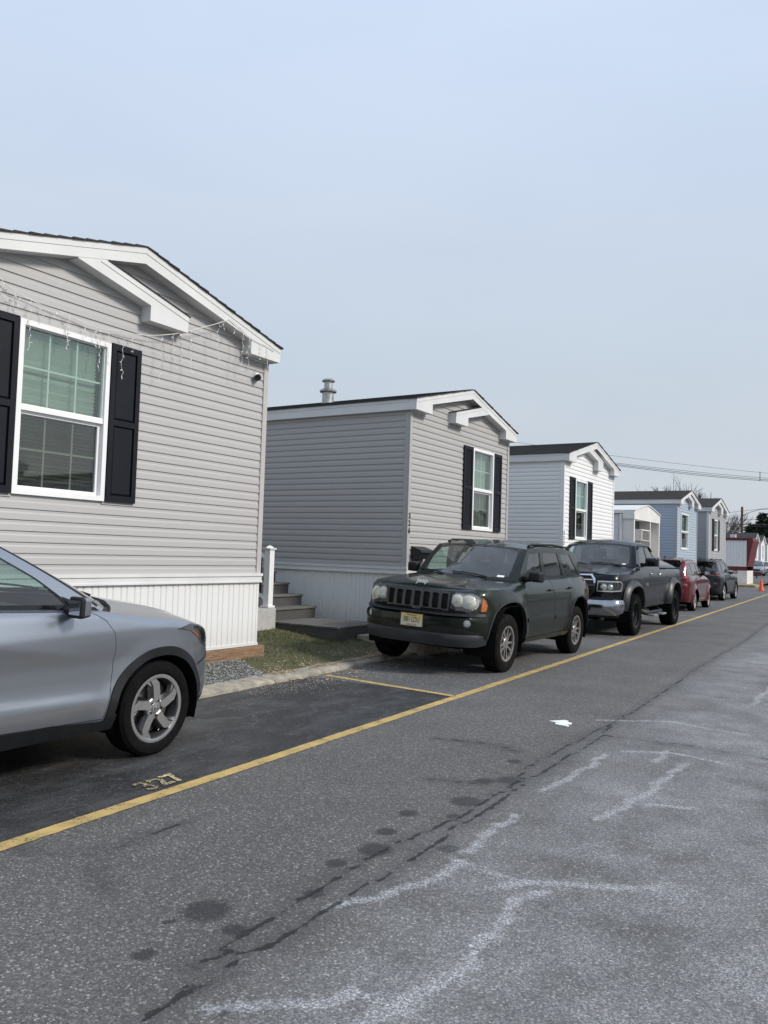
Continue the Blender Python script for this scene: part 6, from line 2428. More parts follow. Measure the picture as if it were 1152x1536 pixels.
    val = Shell(plan, Tab([(.30, .06), (.36, .025), (.44, .004), (.505, .0), (.52, .02)]), Tab([(.3, .05), (.36, .03), (.5, .0)]), inr, Tab([(-4, .515), (1, .515)]), 0.02)
    fill(bm, val.pos, val.Y((0, .355), (.40, .355)) + val.X((.70, .365), (.56, .39), (.545, .50), (.70, .512)) + val.Y((.40, .512), (0, .512)), [], 0.05, 0.006, 0.06, val.toprows(), mirror=True)
    pobj('front_valance', bm, M_BLKTRIM2, t)
    bm = new()
    fill(bm, sh.pos, Y((0, .736), (.45, .736)) + X((.74, .74), (.60, .745), (.60, .775), (.74, .772)) + Y((.45, .766), (0, .766)), [], 0.04, 0.004, 0.02, mirror=True)
    pobj('bumper_step', bm, M_BLKTRIM, t)
    bm = new()
    box(bm, .925, .947, -.17, .17, .552, .722, bevel=0.004)
    obj('plate_bracket', bm, M_BLACK, t)
    plate_obj(t, Vector((.952, 0, .636)), FRONT, [('B81·LDU', .093, .002, .66, .0), ('New Jersey', .030, .060, 1.0, 0), ('Garden State', .027, -.059, 1.0, 0)], M_PLATEY)
    b2 = text_bm('Jeep', .082, .004, 1.15, .003)
    p = sh.edge(0)
    xf(b2, Matrix.Translation((p.x - .02, 0.0, hood_z(hd, p.x - .04) + .018)) @ basis((0, 0, 0), (0, 1, 0), (-.45, 0, .89)))
    obj('hood_badge', b2, M_ALLOYS, t, recalc=False)
    # arch lips, sill, side moulding
    for a_ in (fa, ra):
        bm = new()
        lip(bm, sh, a_, .022, .006)
        both('arch_trim', bm, M_BLKTRIM2, t)
    bm = new()
    fill(bm, sh.pos, X((-.56, .335), (-2.28, .335), (-2.28, .40), (-.56, .40)), [], 0.06, 0.022, 0.05)
    both('sill', bm, P, t)
    for (a, b, d_) in ((-.60, -1.655, 0), (-1.69, -2.325, 1)):
        for sg, dd in zip((1, -1), doors[d_]):
            bm = new()
            def hp2(u, v, off=0.0):
                p = sh.pos(u, v, off)
                return Vector((p.x, p.y * sg, p.z))
            fill(bm, hp2, rounded(X((a, .615), (b, .635), (b, .695), (a, .675)), .01), [], 0.05, 0.014, 0.014)
            pobj('side_moulding', bm, P, dd)
            bm = new()
            fill(bm, hp2, X((a - .01, .640), (b + .01, .660), (b + .01, .668), (a - .01, .648)), [], 0.05, 0.0165, 0.003)
            pobj('moulding_strip', bm, M_CHROME2, dd) if False else (bm.free())
    # roof rails
    for sg in (1, -1):
        bm = new()
        tube(bm, [(-1.20, sg * .635, 1.64), (-1.33, sg * .64, 1.668), (-2.2, sg * .64, 1.682), (-2.9, sg * .625, 1.655), (-3.03, sg * .62, 1.62)], .017, 8)
        obj('roof_rail', bm, M_BLKTRIM, t, smooth=True)
    mirror_pair(t, -.74, .87, 1.155, (.13, .19, .155), M_BLKTRIM, (.0, .02))
    # tail lamps
    bm = new()
    fill(bm, sh.pos, X((-3.30, .82), (-3.56, .82)) + sh.RY((.72, .84), (.72, 1.15)) + X((-3.56, 1.18), (-3.34, 1.18)), [], 0.05, 0.006, 0.012)
    both('taillight', bm, M_REDL, t)
    interior(t, -.42, -1.25, 1.12, .75, .62, True, -2.05)
    # inspection sticker inside the windscreen
    bm = new()
    u = .73 * gh.L0
    b, e = gh.bt(u)
    cs = []
    for du, v in ((-.045, .09), (.04, .09), (.04, .145), (-.045, .145)):
        b, e = gh.bt(u + du)
        cs.append(gh.pos(u + du, b.z + (e.z - b.z) * v, .002))
    bm.faces.new([bm.verts.new(c) for c in cs])
    obj('window_sticker', bm, M_PVC, t)
    for (x, sg, dz) in ((0, 1, 0), (-2.781, 1, 0), (0, -1, .0), (-2.781, -1, .0)):
        wheel(t, x, sg * .795, .375, .378, .222, .245, 'split', sg, M_ALLOY2, M_TYRE2)
    bm = new()
    tube(bm, [(-3.5, .4, .30), (-3.1, .4, .32)], .03, 8)
    box(bm, .35, .6, -.5, .5, .30, .40)
    for x in (0, -2.781):
        tube(bm, [(x, -.6, .36), (x, .6, .36)], .05, 8)
    obj('axles', bm, M_UNDER, t)
    return t
LENSY = mat('yellowed_lamp_glass', (0.60, 0.60, 0.52), 0.12, metal=0.0, var=0.25, vscale=14, coat=1.0)
M_BLKTRIM2 = mat('faded_black_trim', (0.022, 0.024, 0.028), 0.5, var=0.25, vscale=5, bump=0.1, bscale=180)
M_CHROME2 = M_CHROME
green_suv()
# ------------------------------------------------------------------ silver crossover in the foreground
def silver_suv():
    t = thing('parked_suv', 'silver grey compact crossover with black wheel arch cladding, cut by the left picture edge', 'SUV', (-5.135, 4.30, 0.022), 0, 'vehicles parked along the row of homes')
    t.rotation_euler = (Matrix.Rotation(R(90.0), 3, 'Z') @ Matrix.Rotation(0.034, 3, 'X')).to_euler()
    P = paint('silver_grey_paint', (0.305, 0.33, 0.372), 0.75, 0.30, 0.10, (0.20, 0.19, 0.18, 1))
    plan = [(.845, 0), (.835, .28), (.79, .52), (.68, .70), (.50, .805), (.22, .866), (-.2, .884), (-.7, .886), (-1.6, .886), (-2.5, .882), (-2.95, .855), (-3.26, .77), (-3.41, .55), (-3.445, .25), (-3.45, 0)]
    inf = Tab([(.20, .14), (.28, .06), (.36, .03), (.50, .0), (.62, .0), (.74, .03), (.82, .07), (.90, .15)])
    ins = Tab([(.25, .07), (.30, .045), (.36, .020), (.44, .010), (.52, .018), (.60, .026), (.70, .026), (.78, .014), (.88, .006), (.98, .028), (1.08, .060), (1.15, .08)])
    inr = Tab([(.25, .10), (.4, .02), (.6, 0), (.9, .03), (1.1, .10)])
    top = Tab([(-3.5, 1.13), (-2.4, 1.115), (-1.3, 1.075), (-.80, 1.058), (-.55, 1.045), (-.35, 1.015), (-.15, .985), (.1, .955), (.3, .93), (.5, .895), (.7, .85), (.85, .82)])
    sh = Shell(plan, inf, ins, inr, top, 0.045, creases=[
        lambda x, z: sstep(-.45, -1.15, x) * .015 * (lambda d: math.exp(-d / .09) if d > 0 else math.exp(d / .030))(z - (.80 - .17 * (x + .95))),
        lambda x, z: sstep(-.40, -.65, x) * .017 * (lambda d: math.exp(-d / .028) if d > 0 else math.exp(d / .09))(z - (.485 - .04 * (x + .85)))])
    X, Y = sh.X, sh.Y
    fa = smooth_line(X((.40, .20), (.415, .34), (.385, .50), (.29, .625), (.14, .695), (0, .71), (-.14, .69), (-.28, .615), (-.38, .50), (-.42, .36), (-.43, .26)))
    ra = smooth_line(X((-2.19, .26), (-2.20, .36), (-2.24, .50), (-2.34, .625), (-2.48, .695), (-2.61, .71), (-2.75, .69), (-2.89, .615), (-2.99, .50), (-3.03, .36), (-3.03, .26)))
    sh.flares = [(sorted_arch(fa), 0.020, 0.17), (sorted_arch(ra), 0.020, 0.17)]
    gh = House(sh, -.50, -3.05, (-.10, 1.06), (-1.16, 1.525), [(-1.26, .60, 1.482), (-1.6, .625, 1.535), (-2.1, .63, 1.545), (-2.9, .60, 1.475)], (-3.10, 1.52), 0.18)
    S = gh.S
    fwin = rounded(S((-.735, 1.068), (-1.70, 1.095), (-1.66, 1.505), (-1.50, 1.493), (-1.22, 1.395), (-.98, 1.265), (-.80, 1.135)), 0.02)
    rwin = rounded(S((-1.80, 1.098), (-2.50, 1.125), (-2.72, 1.30), (-2.55, 1.46), (-1.76, 1.508)), 0.03)
    tz = lambda x: top(x) - 0.003
    fd = X((-.50, .335), (-1.2, .362), (-1.66, .368), (-1.72, .5), (-1.72, .9), (-1.75, tz(-1.75) - .004), (-.62, tz(-.62) - .004), (-.51, .985), (-.445, .90), (-.425, .80), (-.43, .66), (-.455, .50))
    rd = X((-1.69, .368), (-2.12, .372), (-2.22, .55), (-2.36, .70), (-2.55, .80), (-2.62, tz(-2.6) - .004), (-1.78, tz(-1.78) - .004), (-1.748, .9), (-1.748, .5))
    lamp = rounded(X((.30, .862), (.14, .885), (.30, .912), (.46, .885), (.56, .845), (.60, .795)) + Y((.69, .735), (.71, .70)) + X((.52, .735), (.42, .80)), .015)
    doors = vehicle_body(t, sh, gh, dict(paint=P, zbot=Tab([(-3.5, .30), (-.43, .26), (.45, .22), (1, .22)], True), arches=[fa, ra], doors=[fd, rd], holes=[lamp], openings=[],
        windows=[(fwin, M_CGLASS), (rwin, M_CGLASSD)], rearhole=gh.Rr((0, .12), (.4, .12), (.80, .15), (.75, .85), (.4, .9), (0, .9)), crown=0.06,
        wells=[(0, .334, .40), (-2.61, .334, .40)], floor=(.5, -3.2, .70, .24), xcowl=-.43, st=0.026, wipers=((-.30, -.42), (.28, -.40))))
    def ridge(a, b):
        return 0.010 * sstep(0.62, 0.50, abs(b)) * sstep(0.0, 0.3, a)
    hd = shell_hood(t, sh, gh, P, .66, -.43, 0.045, ridge)
    handle_pair(t, doors[0], sh, -1.55, .96, P)
    # cladding: arches, sill
    for a_ in (fa, ra):
        bm = new()
        lip(bm, sh, a_, .062, .010)
        both('arch_cladding', bm, M_BLKTRIM, t)
    bm = new()
    fill(bm, sh.pos, X((-.40, .255), (-2.22, .26), (-2.26, .40), (-2.1, .372), (-1.4, .365), (-.9, .358), (-.72, .340), (-.52, .322), (-.40, .36)), [], 0.05, 0.012, 0.06)
    both('sill_cladding', bm, M_BLKTRIM, t)
    bm = new()
    fill(bm, sh.pos, Y((0, .215), (.5, .215)) + X((.55, .215), (.40, .215), (.405, .315), (.55, .33)) + Y((.5, .34), (0, .34)), [], 0.05, 0.006, 0.04, mirror=True)
    pobj('lower_bumper', bm, M_BLKTRIM, t)
    bm = new()
    fill(bm, sh.pos, Y((0, .60), (.34, .60), (.40, .68), (.36, .76), (0, .76)), [], 0.05, 0.006, 0.03, mirror=True)
    pobj('grille', bm, M_GLOSSBLK, t)
    bm = new()
    fill(bm, sh.pos, [(u, v) for u, v in X((.45, .585), (.445, .60))] + X((.70, .66), (.70, .645)), [], 0.04, 0.001, 0.0)
    both('bumper_seam', bm, M_BLACK, t)
    for sg in (1, -1):
        def hp(u, v, off=0.0):
            p = sh.pos(u, v, off)
            return Vector((p.x, p.y * sg, p.z))
        bm = new()
        fill(bm, hp, shrink(lamp, .002), [], .04, -.03, 0)
        hl = pobj('headlight', bm, mat('smoky_reflector', (.30, .31, .32), .2, metal=.8) if sg > 0 else bpy.data.materials['smoky_reflector'], t)
        bm = new()
        fill(bm, hp, X((.25, .872), (.40, .845), (.50, .80), (.44, .80), (.34, .845)), [], .03, -.012, .01)
        pobj('turn_signal', bm, mat('red_amber_lens', (.50, .07, .03), .15, coat=.5) if sg > 0 else bpy.data.materials['red_amber_lens'], hl)
        bm = new()
        fill(bm, hp, shrink(lamp, .002), [], .04, .002, .012)
        pobj('lens_cover', bm, M_LENS, hl)
        bm = new()
        fill(bm, hp, lamp, [shrink(lamp, .008)], .04, .001, 0.0)
        pobj('lamp_gasket', bm, M_BLACK, hl)
        # black corner triangle under the mirror
        bm = new()
        b2 = gh.S((-.735, 1.062), (-.56, 1.058), (-.80, 1.14))
        def gp(u, v, off=0.0):
            p = gh.pos(u, v, off)
            return Vector((p.x, p.y * sg, p.z))
        fill(bm, gp, b2, [], .04, .004, .004)
        pobj('mirror_base', bm, M_GLOSSBLK, t)
    for sg in (1, -1):
        bm = new()
        us = [gh.L0 + .02 + (gh.L1 - .1) * i / 30 for i in range(31)]
        def gp2(u, v, off=0.0):
            p = gh.pos(u, v, off)
            return Vector((p.x, p.y * sg, p.z))
        fill(bm, gp2, [(u, gh.bt(u)[0].z + .002) for u in us] + [(u, gh.bt(u)[0].z + .024) for u in us[::-1]], [], .05, .003, .004)
        pobj('belt_trim', bm, M_GLOSSBLK, t)
    # narrow gutter along the pillar and roof edge
    for sg in (1, -1):
        bm = new()
        pts = []
        for k in range(20):
            x = -.60 - 1.2 * k / 19
            b, e = gh.bt(gh.L0 + gh.L1 * (k / 19) * .42)
            p = b.lerp(e, .985 if k else .9) if k > 30 else e
            pts.append((e.x, sg * (e.y - .004), e.z - .001))
        A0 = gh.A
        A1 = gh.bt(gh.L0)[1]
        pts = []
        for k in range(14):
            q = k / 13
            p = gh.pos(gh.L0 * .955, A0.z + .03 + (A1.z - A0.z - .03) * q, .002)
            pts.append((p.x, sg * p.y, p.z))
        tube(bm, pts, .006, 6)
        obj('pillar_gutter', bm, M_BLACK, t, smooth=True)
    mirror_pair(t, -.80, .885, 1.02, (.10, .135, .14), P, (.04, .02))
    interior(t, -.55, -1.45, 1.02, .72, .50, True, -2.3)
    bm = new()
    box(bm, -1.02, -1.00, -.13, .13, 1.34, 1.41, bevel=.008)
    tube(bm, [(-1.0, 0, 1.38), (-.96, 0, 1.44)], .012, 6)
    obj('rear_view_mirror', bm, M_DASH, t)
    bm = new()
    fill(bm, sh.pos, X((-3.20, .80), (-3.36, .80)) + sh.RY((.55, .85), (.50, 1.02)) + X((-3.36, 1.07), (-3.10, 1.06)), [], 0.05, 0.006, 0.012)
    both('taillight', bm, M_REDL, t)
    for (x, sg) in ((0, 1), (-2.61, 1), (0, -1), (-2.61, -1)):
        w_ = wheel(t, x, sg * .765, .334, .336, .232, .218, 'blade', sg, M_ALLOYB)
        if sg < 0 and x == 0:
            rm = [c for c in w_.children][0]
            b2 = text_bm('H', .05, .001, 1.1, .001)
            xf(b2, Matrix.Translation((0, .218 / 2 * .70 + .0165, 0)) @ basis((0, 0, 0), (-.95, 0, .3), (.3, 0, .95)))
            obj('cap_emblem', b2, M_CHROME, w_, recalc=False)
    return t
M_ALLOYB = mat('machined_alloy', (0.56, 0.56, 0.57), 0.27, metal=0.85, var=0.12, vscale=10)
silver_suv()
# ------------------------------------------------------------------ black pickup on big tyres
def black_pickup():
    t = thing('pickup_truck', 'black crew pickup truck with chunky mud tyres, chrome bumper and grille bars', 'pickup truck', (-4.73, 16.72, 0.0), 0, 'vehicles parked along the row of homes')
    ang = math.atan2(-1.0, -0.027)
    t.rotation_euler = (0, 0, ang)
    P = paint('black_paint', (0.006, 0.0065, 0.009), 0.2, 0.25, 0.04, (0.07, 0.068, 0.065, 1), 0.32)
    WB = 3.62
    plan = [(.98, 0), (.975, .35), (.945, .62), (.86, .80), (.70, .90), (.40, .955), (0, .985), (-.7, 1.0), (-2.4, 1.0), (-3.6, 1.0), (-4.45, .995), (-4.70, .975), (-4.80, .90), (-4.82, .5), (-4.82, 0)]
    inf = Tab([(.40, .06), (.50, .0), (.60, -.02), (.70, -.01), (.72, .05), (.85, .06), (1.0, .07), (1.15, .10), (1.25, .16)])
    ins = Tab([(.48, .05), (.56, .02), (.70, .0), (.95, .0), (1.05, .004), (1.20, .03), (1.32, .06), (1.42, .08)])
    inr = Tab([(.4, .05), (.6, 0), (1.4, .02)])
    top = Tab([(-4.9, 1.34), (-2.60, 1.33), (-2.45, 1.375), (-1.5, 1.38), (-.75, 1.36), (-.4, 1.335), (0, 1.285), (.4, 1.235), (.7, 1.205), (1, 1.19)])
    sh = Shell(plan, inf, ins, inr, top, 0.05)
    X, Y = sh.X, sh.Y
    fa = smooth_line(X((.50, .50), (.50, .66), (.43, .83), (.28, .94), (0, .985), (-.28, .94), (-.43, .83), (-.52, .66), (-.55, .50)))
    ra = smooth_line(X((-WB + .53, .52), (-WB + .52, .68), (-WB + .43, .86), (-WB + .28, .97), (-WB, 1.01), (-WB - .28, .97), (-WB - .43, .86), (-WB - .52, .68), (-WB - .53, .55)))
    gh = House(sh, -.62, -2.40, (-.35, 1.36), (-1.02, 1.845), [(-1.10, .73, 1.80), (-1.5, .745, 1.855), (-2.0, .745, 1.85), (-2.30, .73, 1.82)], (-2.32, 1.86), 0.16)
    S = gh.S
    fwin = rounded(S((-.93, 1.385), (-1.66, 1.395), (-1.64, 1.80), (-1.22, 1.775), (-1.12, 1.70)), .03)
    rwin = rounded(S((-1.76, 1.398), (-2.34, 1.40), (-2.28, 1.60), (-2.12, 1.79), (-1.74, 1.80)), .03)
    tz = lambda x: top(x) - .004
    fd = X((-.66, .53), (-1.68, .53), (-1.71, tz(-1.7)), (-.72, tz(-.72)), (-.60, 1.25), (-.58, 1.0), (-.64, .7))
    rd = X((-1.705, .53), (-2.44, .53), (-2.46, .8), (-2.43, tz(-2.43)), (-1.735, tz(-1.73)))
    lamp = rounded(Y((.50, .86), (.52, 1.085)) + X((.62, 1.085), (.55, 1.03), (.60, .875)) + Y((.80, .86)), .02)
    gro = Y((0, .80), (.40, .80), (.47, .90), (.47, 1.10), (.40, 1.185), (0, 1.20))
    doors = vehicle_body(t, sh, gh, dict(paint=P, zbot=Tab([(-5, .56), (-2.5, .52), (-.6, .50), (.45, .66), (1, .70)], True), arches=[fa, ra], doors=[fd, rd], holes=[lamp, gro], openings=[],
        windows=[(fwin, M_CGLASS), (rwin, M_CGLASSD)], rearhole=gh.Rr((0, .15), (.4, .15), (.85, .15), (.82, .85), (.4, .9), (0, .9)), crown=.045,
        wells=[(0, .44, .52), (-WB, .46, .52)], floor=(.5, -4.7, .60, .50), xcowl=-.48, st=.07, wipers=((.60, .62), (-.10, .6))))
    handle_pair(t, doors[0], sh, -1.52, 1.21, M_CHROME)
    handle_pair(t, doors[1], sh, -2.30, 1.21, M_CHROME)
    def ridge(a, b):
        return .028 * sstep(.62, .50, abs(b)) * sstep(0, .25, a)
    hd = shell_hood(t, sh, gh, P, .72, -.48, .04, ridge)
    # grille with cross bars
    def fp(y, z, off=0.0):
        p = sh.pos(sh.sy(abs(y)), z, off)
        return Vector((p.x, math.copysign(p.y, y) if abs(y) > 1e-9 else 0.0, p.z))
    gf = [(-.38, .805), (.38, .805), (.45, .90), (.455, 1.10), (.39, 1.175), (-.39, 1.175), (-.455, 1.10), (-.45, .90)]
    go = shrink(gf, -.035)
    bm = new()
    fill(bm, fp, go, [gf], .05, .022, .05)
    for z0, z1 in ((.965, 1.005), (.885, .905), (1.085, 1.105)):
        fill(bm, fp, [(-.452, z0), (.452, z0), (.452, z1), (-.452, z1)], [], .06, .014 if z1 - z0 > .03 else .004, .02)
    for y0, y1 in ((-.025, .025),):
        fill(bm, fp, [(y0, .81), (y1, .81), (y1, 1.17), (y0, 1.17)], [], .06, .016, .02)
    g_ = pobj('grille', bm, M_CHROME, t)
    bm = new()
    fill(bm, fp, gf, [], .1, -.03, 0)
    pobj('grille_mesh', bm, M_BLACK, g_)
    for sg in (1, -1):
        def hp(u, v, off=0.0):
            p = sh.pos(u, v, off)
            return Vector((p.x, p.y * sg, p.z))
        bm = new()
        fill(bm, hp, shrink(lamp, .003), [], .06, -.045, 0)
        hl = pobj('headlight', bm, M_GLOSSBLK, t)
        bm = new()
        fill(bm, hp, shrink(lamp, .008), [shrink(lamp, .030)], .05, -.012, .02)
        pobj('light_bar', bm, M_REFL, hl)
        for yy, rr_ in ((.66, .055), (.80, .045)):
            c, c2 = hp(sh.sy(yy), .965, -.035), hp(sh.sy(yy), .965, .0)
            d = ((c2 - c).normalized() + Vector((.9, 0, 0))).normalized()
            bm = new()
            lathe(bm, [(0, .03), (rr_ * .6, .022), (rr_, .0), (rr_ * 1.15, .004), (rr_ * 1.15, -.03)], 22)
            xf(bm, Matrix.Translation(c) @ d.to_track_quat('Z', 'Y').to_matrix().to_4x4())
            obj('projector_lens', bm, M_REFL, hl, smooth=True, angle=40)
        bm = new()
        fill(bm, hp, shrink(lamp, .002), [], .05, .002, .01)
        pobj('lens_cover', bm, M_LENS, hl)
    # chrome bumper
    bp = Shell([(1.05, 0), (1.045, .40), (1.01, .70), (.90, .90), (.70, .985), (.62, .99), (-1, .99), (-1.5, .6), (-1.6, 0)], Tab([(.38, .12), (.44, .05), (.50, .015), (.60, 0), (.68, .02), (.72, .07)]), Tab([(.38, .06), (.45, .02), (.60, 0), (.72, .03)]), Tab([(.3, 0), (1, 0)]), Tab([(-2, .725), (2, .725)]), .02)
    bm = new()
    fill(bm, bp.pos, bp.Y((0, .42), (.5, .42)) + bp.X((.90, .42), (.70, .47), (.66, .56), (.66, .715), (.90, .722)) + bp.Y((.5, .722), (0, .722)), [bp.Y((.12, .50), (.42, .50), (.46, .58), (.10, .58))], .05, 0, .05, mirror=True)
    bump = pobj('front_bumper', bm, mat('dulled_chrome', (0.38, 0.39, 0.41), 0.16, metal=1.0, var=0.15), t)
    bm = new()
    fill(bm, bp.pos, bp.Y((.10, .48), (.47, .48), (.47, .60), (.10, .60)), [], .06, -.045, 0, mirror=True)
    pobj('bumper_opening', bm, M_BLACK, bump)
    bm = new()
    fill(bm, bp.pos, bp.Y((0, .37), (.6, .37)) + bp.X((.75, .38), (.75, .44)) + bp.Y((.6, .425), (0, .425)), [], .06, -.02, .05, mirror=True)
    pobj('lower_valance', bm, M_BLKTRIM, t)
    bm = new()
    pts = lambda yy, zz: bp.pos(bp.sy(abs(yy)), zz, .012)
    # fender flares: wide, black
    for a in (fa, ra):
        bm = new()
        ar = sorted_arch(a)
        inner = [sh.pos(u, z, .0) for u, z in ar]
        cx_ = (inner[0].x + inner[-1].x) / 2
        rows = []
        for p in inner:
            d = Vector((p.x - cx_, 0, p.z - .50)).normalized()
            rows.append([p + d * .115 + Vector((0, .002, 0)), p + d * .10 + Vector((0, .035, 0)), p + d * .05 + Vector((0, .085, 0)), p + d * .005 + Vector((0, .105, 0)), p - d * .012 + Vector((0, .095, 0)), p - d * .012 + Vector((0, -.08, 0))])
        V = [[bm.verts.new(q) for q in r_] for r_ in rows]
        for A, B in zip(V[:-1], V[1:]):
            for i in range(5):
                bm.faces.new((A[i], A[i + 1], B[i + 1], B[i]))
        bmesh.ops.recalc_face_normals(bm, faces=bm.faces[:])
        both('fender_flare', bm, M_FLARE, t)
    # bed: walls inside, tailgate top, soft cover
    bm = new()
    box(bm, -4.76, -2.52, -.86, .86, .80, 1.335)
    obj('bed_cover', bm, M_BLKTRIM, t)
    for sg in (1, -1):
        bm = new()
        box(bm, -4.78, -2.50, sg * .865 - .05, sg * .865 + .05, 1.328, 1.352, bevel=.01)
        obj('bed_rail', bm, M_BLKTRIM, t)
        # step bar on brackets
        bm = new()
        tube(bm, [(-.75, sg * .80, .50), (-.85, sg * 1.02, .40), (-2.25, sg * 1.02, .40), (-2.35, sg * .80, .50)], .04, 10)
        sb = obj('step_bar', bm, M_BLKTRIM, t, smooth=True)
        for x in (-1.15, -1.95):
            bm = new()
            box(bm, x - .17, x + .17, sg * 1.10 - .075, sg * 1.10 + .075, .335, .375, bevel=.012)
            obj('step_pad', bm, M_GALV, sb)
        bm = new()
        for k in range(8):
            pass
        b2 = text_bm('RAM', .10, .003, 1.2, .004)
        bm.free()
        p = sh.pos(sh.sx(-.93), 1.0, .006)
        if sg > 0:
            xf(b2, Matrix.Translation((-1.05, p.y, .99)) @ basis((0, 0, 0), (-1, 0, 0), (0, 0, 1)))
        else:
            xf(b2, Matrix.Translation((-1.05, -p.y, .99)) @ basis((0, 0, 0), (1, 0, 0), (0, 0, 1)))
        obj('door_badge', b2, M_CHROME, t, recalc=False)
        # window rain guards
        bm = new()
        L_ = [gh.pos(u, z, .012) for u, z in gh.S((-1.12, 1.735), (-1.25, 1.80), (-1.65, 1.815), (-2.15, 1.80), (-2.30, 1.70))]
        tube(bm, [(q.x, q.y * sg, q.z) for q in L_], .014, 6)
        obj('rain_guard', bm, M_GLOSSBLK, t, smooth=True)
    for m_ in mirror_pair(t, -.90, 1.00, 1.37, (.16, .27, .20), M_GLOSSBLK, (.0, .02)):
        pass
    bm = new()
    fill(bm, sh.pos, X((-4.60, .92), (-4.76, .92)) + sh.RY((.90, .95), (.90, 1.28)) + X((-4.76, 1.30), (-4.60, 1.30)), [], .06, .006, .012)
    both('taillight', bm, M_REDL, t)
    interior(t, -.55, -1.45, 1.32, .80, .80, True, -2.05)
    bm = new()
    box(bm, -.98, -.96, -.15, .15, 1.66, 1.74, bevel=.01)
    tube(bm, [(-.96, 0, 1.72), (-.94, 0, 1.80)], .014, 6)
    obj('rear_view_mirror', bm, M_DASH, t)
    u0 = .74 * gh.L0
    cs = []
    for du, v in ((-.035, .09), (.035, .09), (.035, .14), (-.035, .14)):
        b, e = gh.bt(u0 + du)
        cs.append(gh.pos(u0 + du, b.z + (e.z - b.z) * v, .002))
    bm = new()
    bm.faces.new([bm.verts.new(c) for c in cs])
    obj('window_sticker', bm, M_PVC, t)
    for (x, sg) in ((0, 1), (-WB, 1), (0, -1), (-WB, -1)):
        wheel(t, x, sg * .905, .415, .405, .255, .31, 'mud', sg, M_GLOSSBLK, M_TYRE)
    bm = new()
    for x in (0, -WB):
        tube(bm, [(x, -.8, .42), (x, .8, .42)], .06, 8)
        lathe(bm, [(0, -.15), (.14, -.08), (.15, .05), (0, .13)], 12, 'y', (x, .15, .42))
    box(bm, -4.4, .7, -.42, -.34, .45, .58)
    box(bm, -4.4, .7, .34, .42, .45, .58)
    obj('chassis', bm, M_UNDER, t)
    return t
M_FLARE = mat('satin_black_flare', (0.020, 0.021, 0.023), 0.42, var=0.25, vscale=6)
black_pickup()
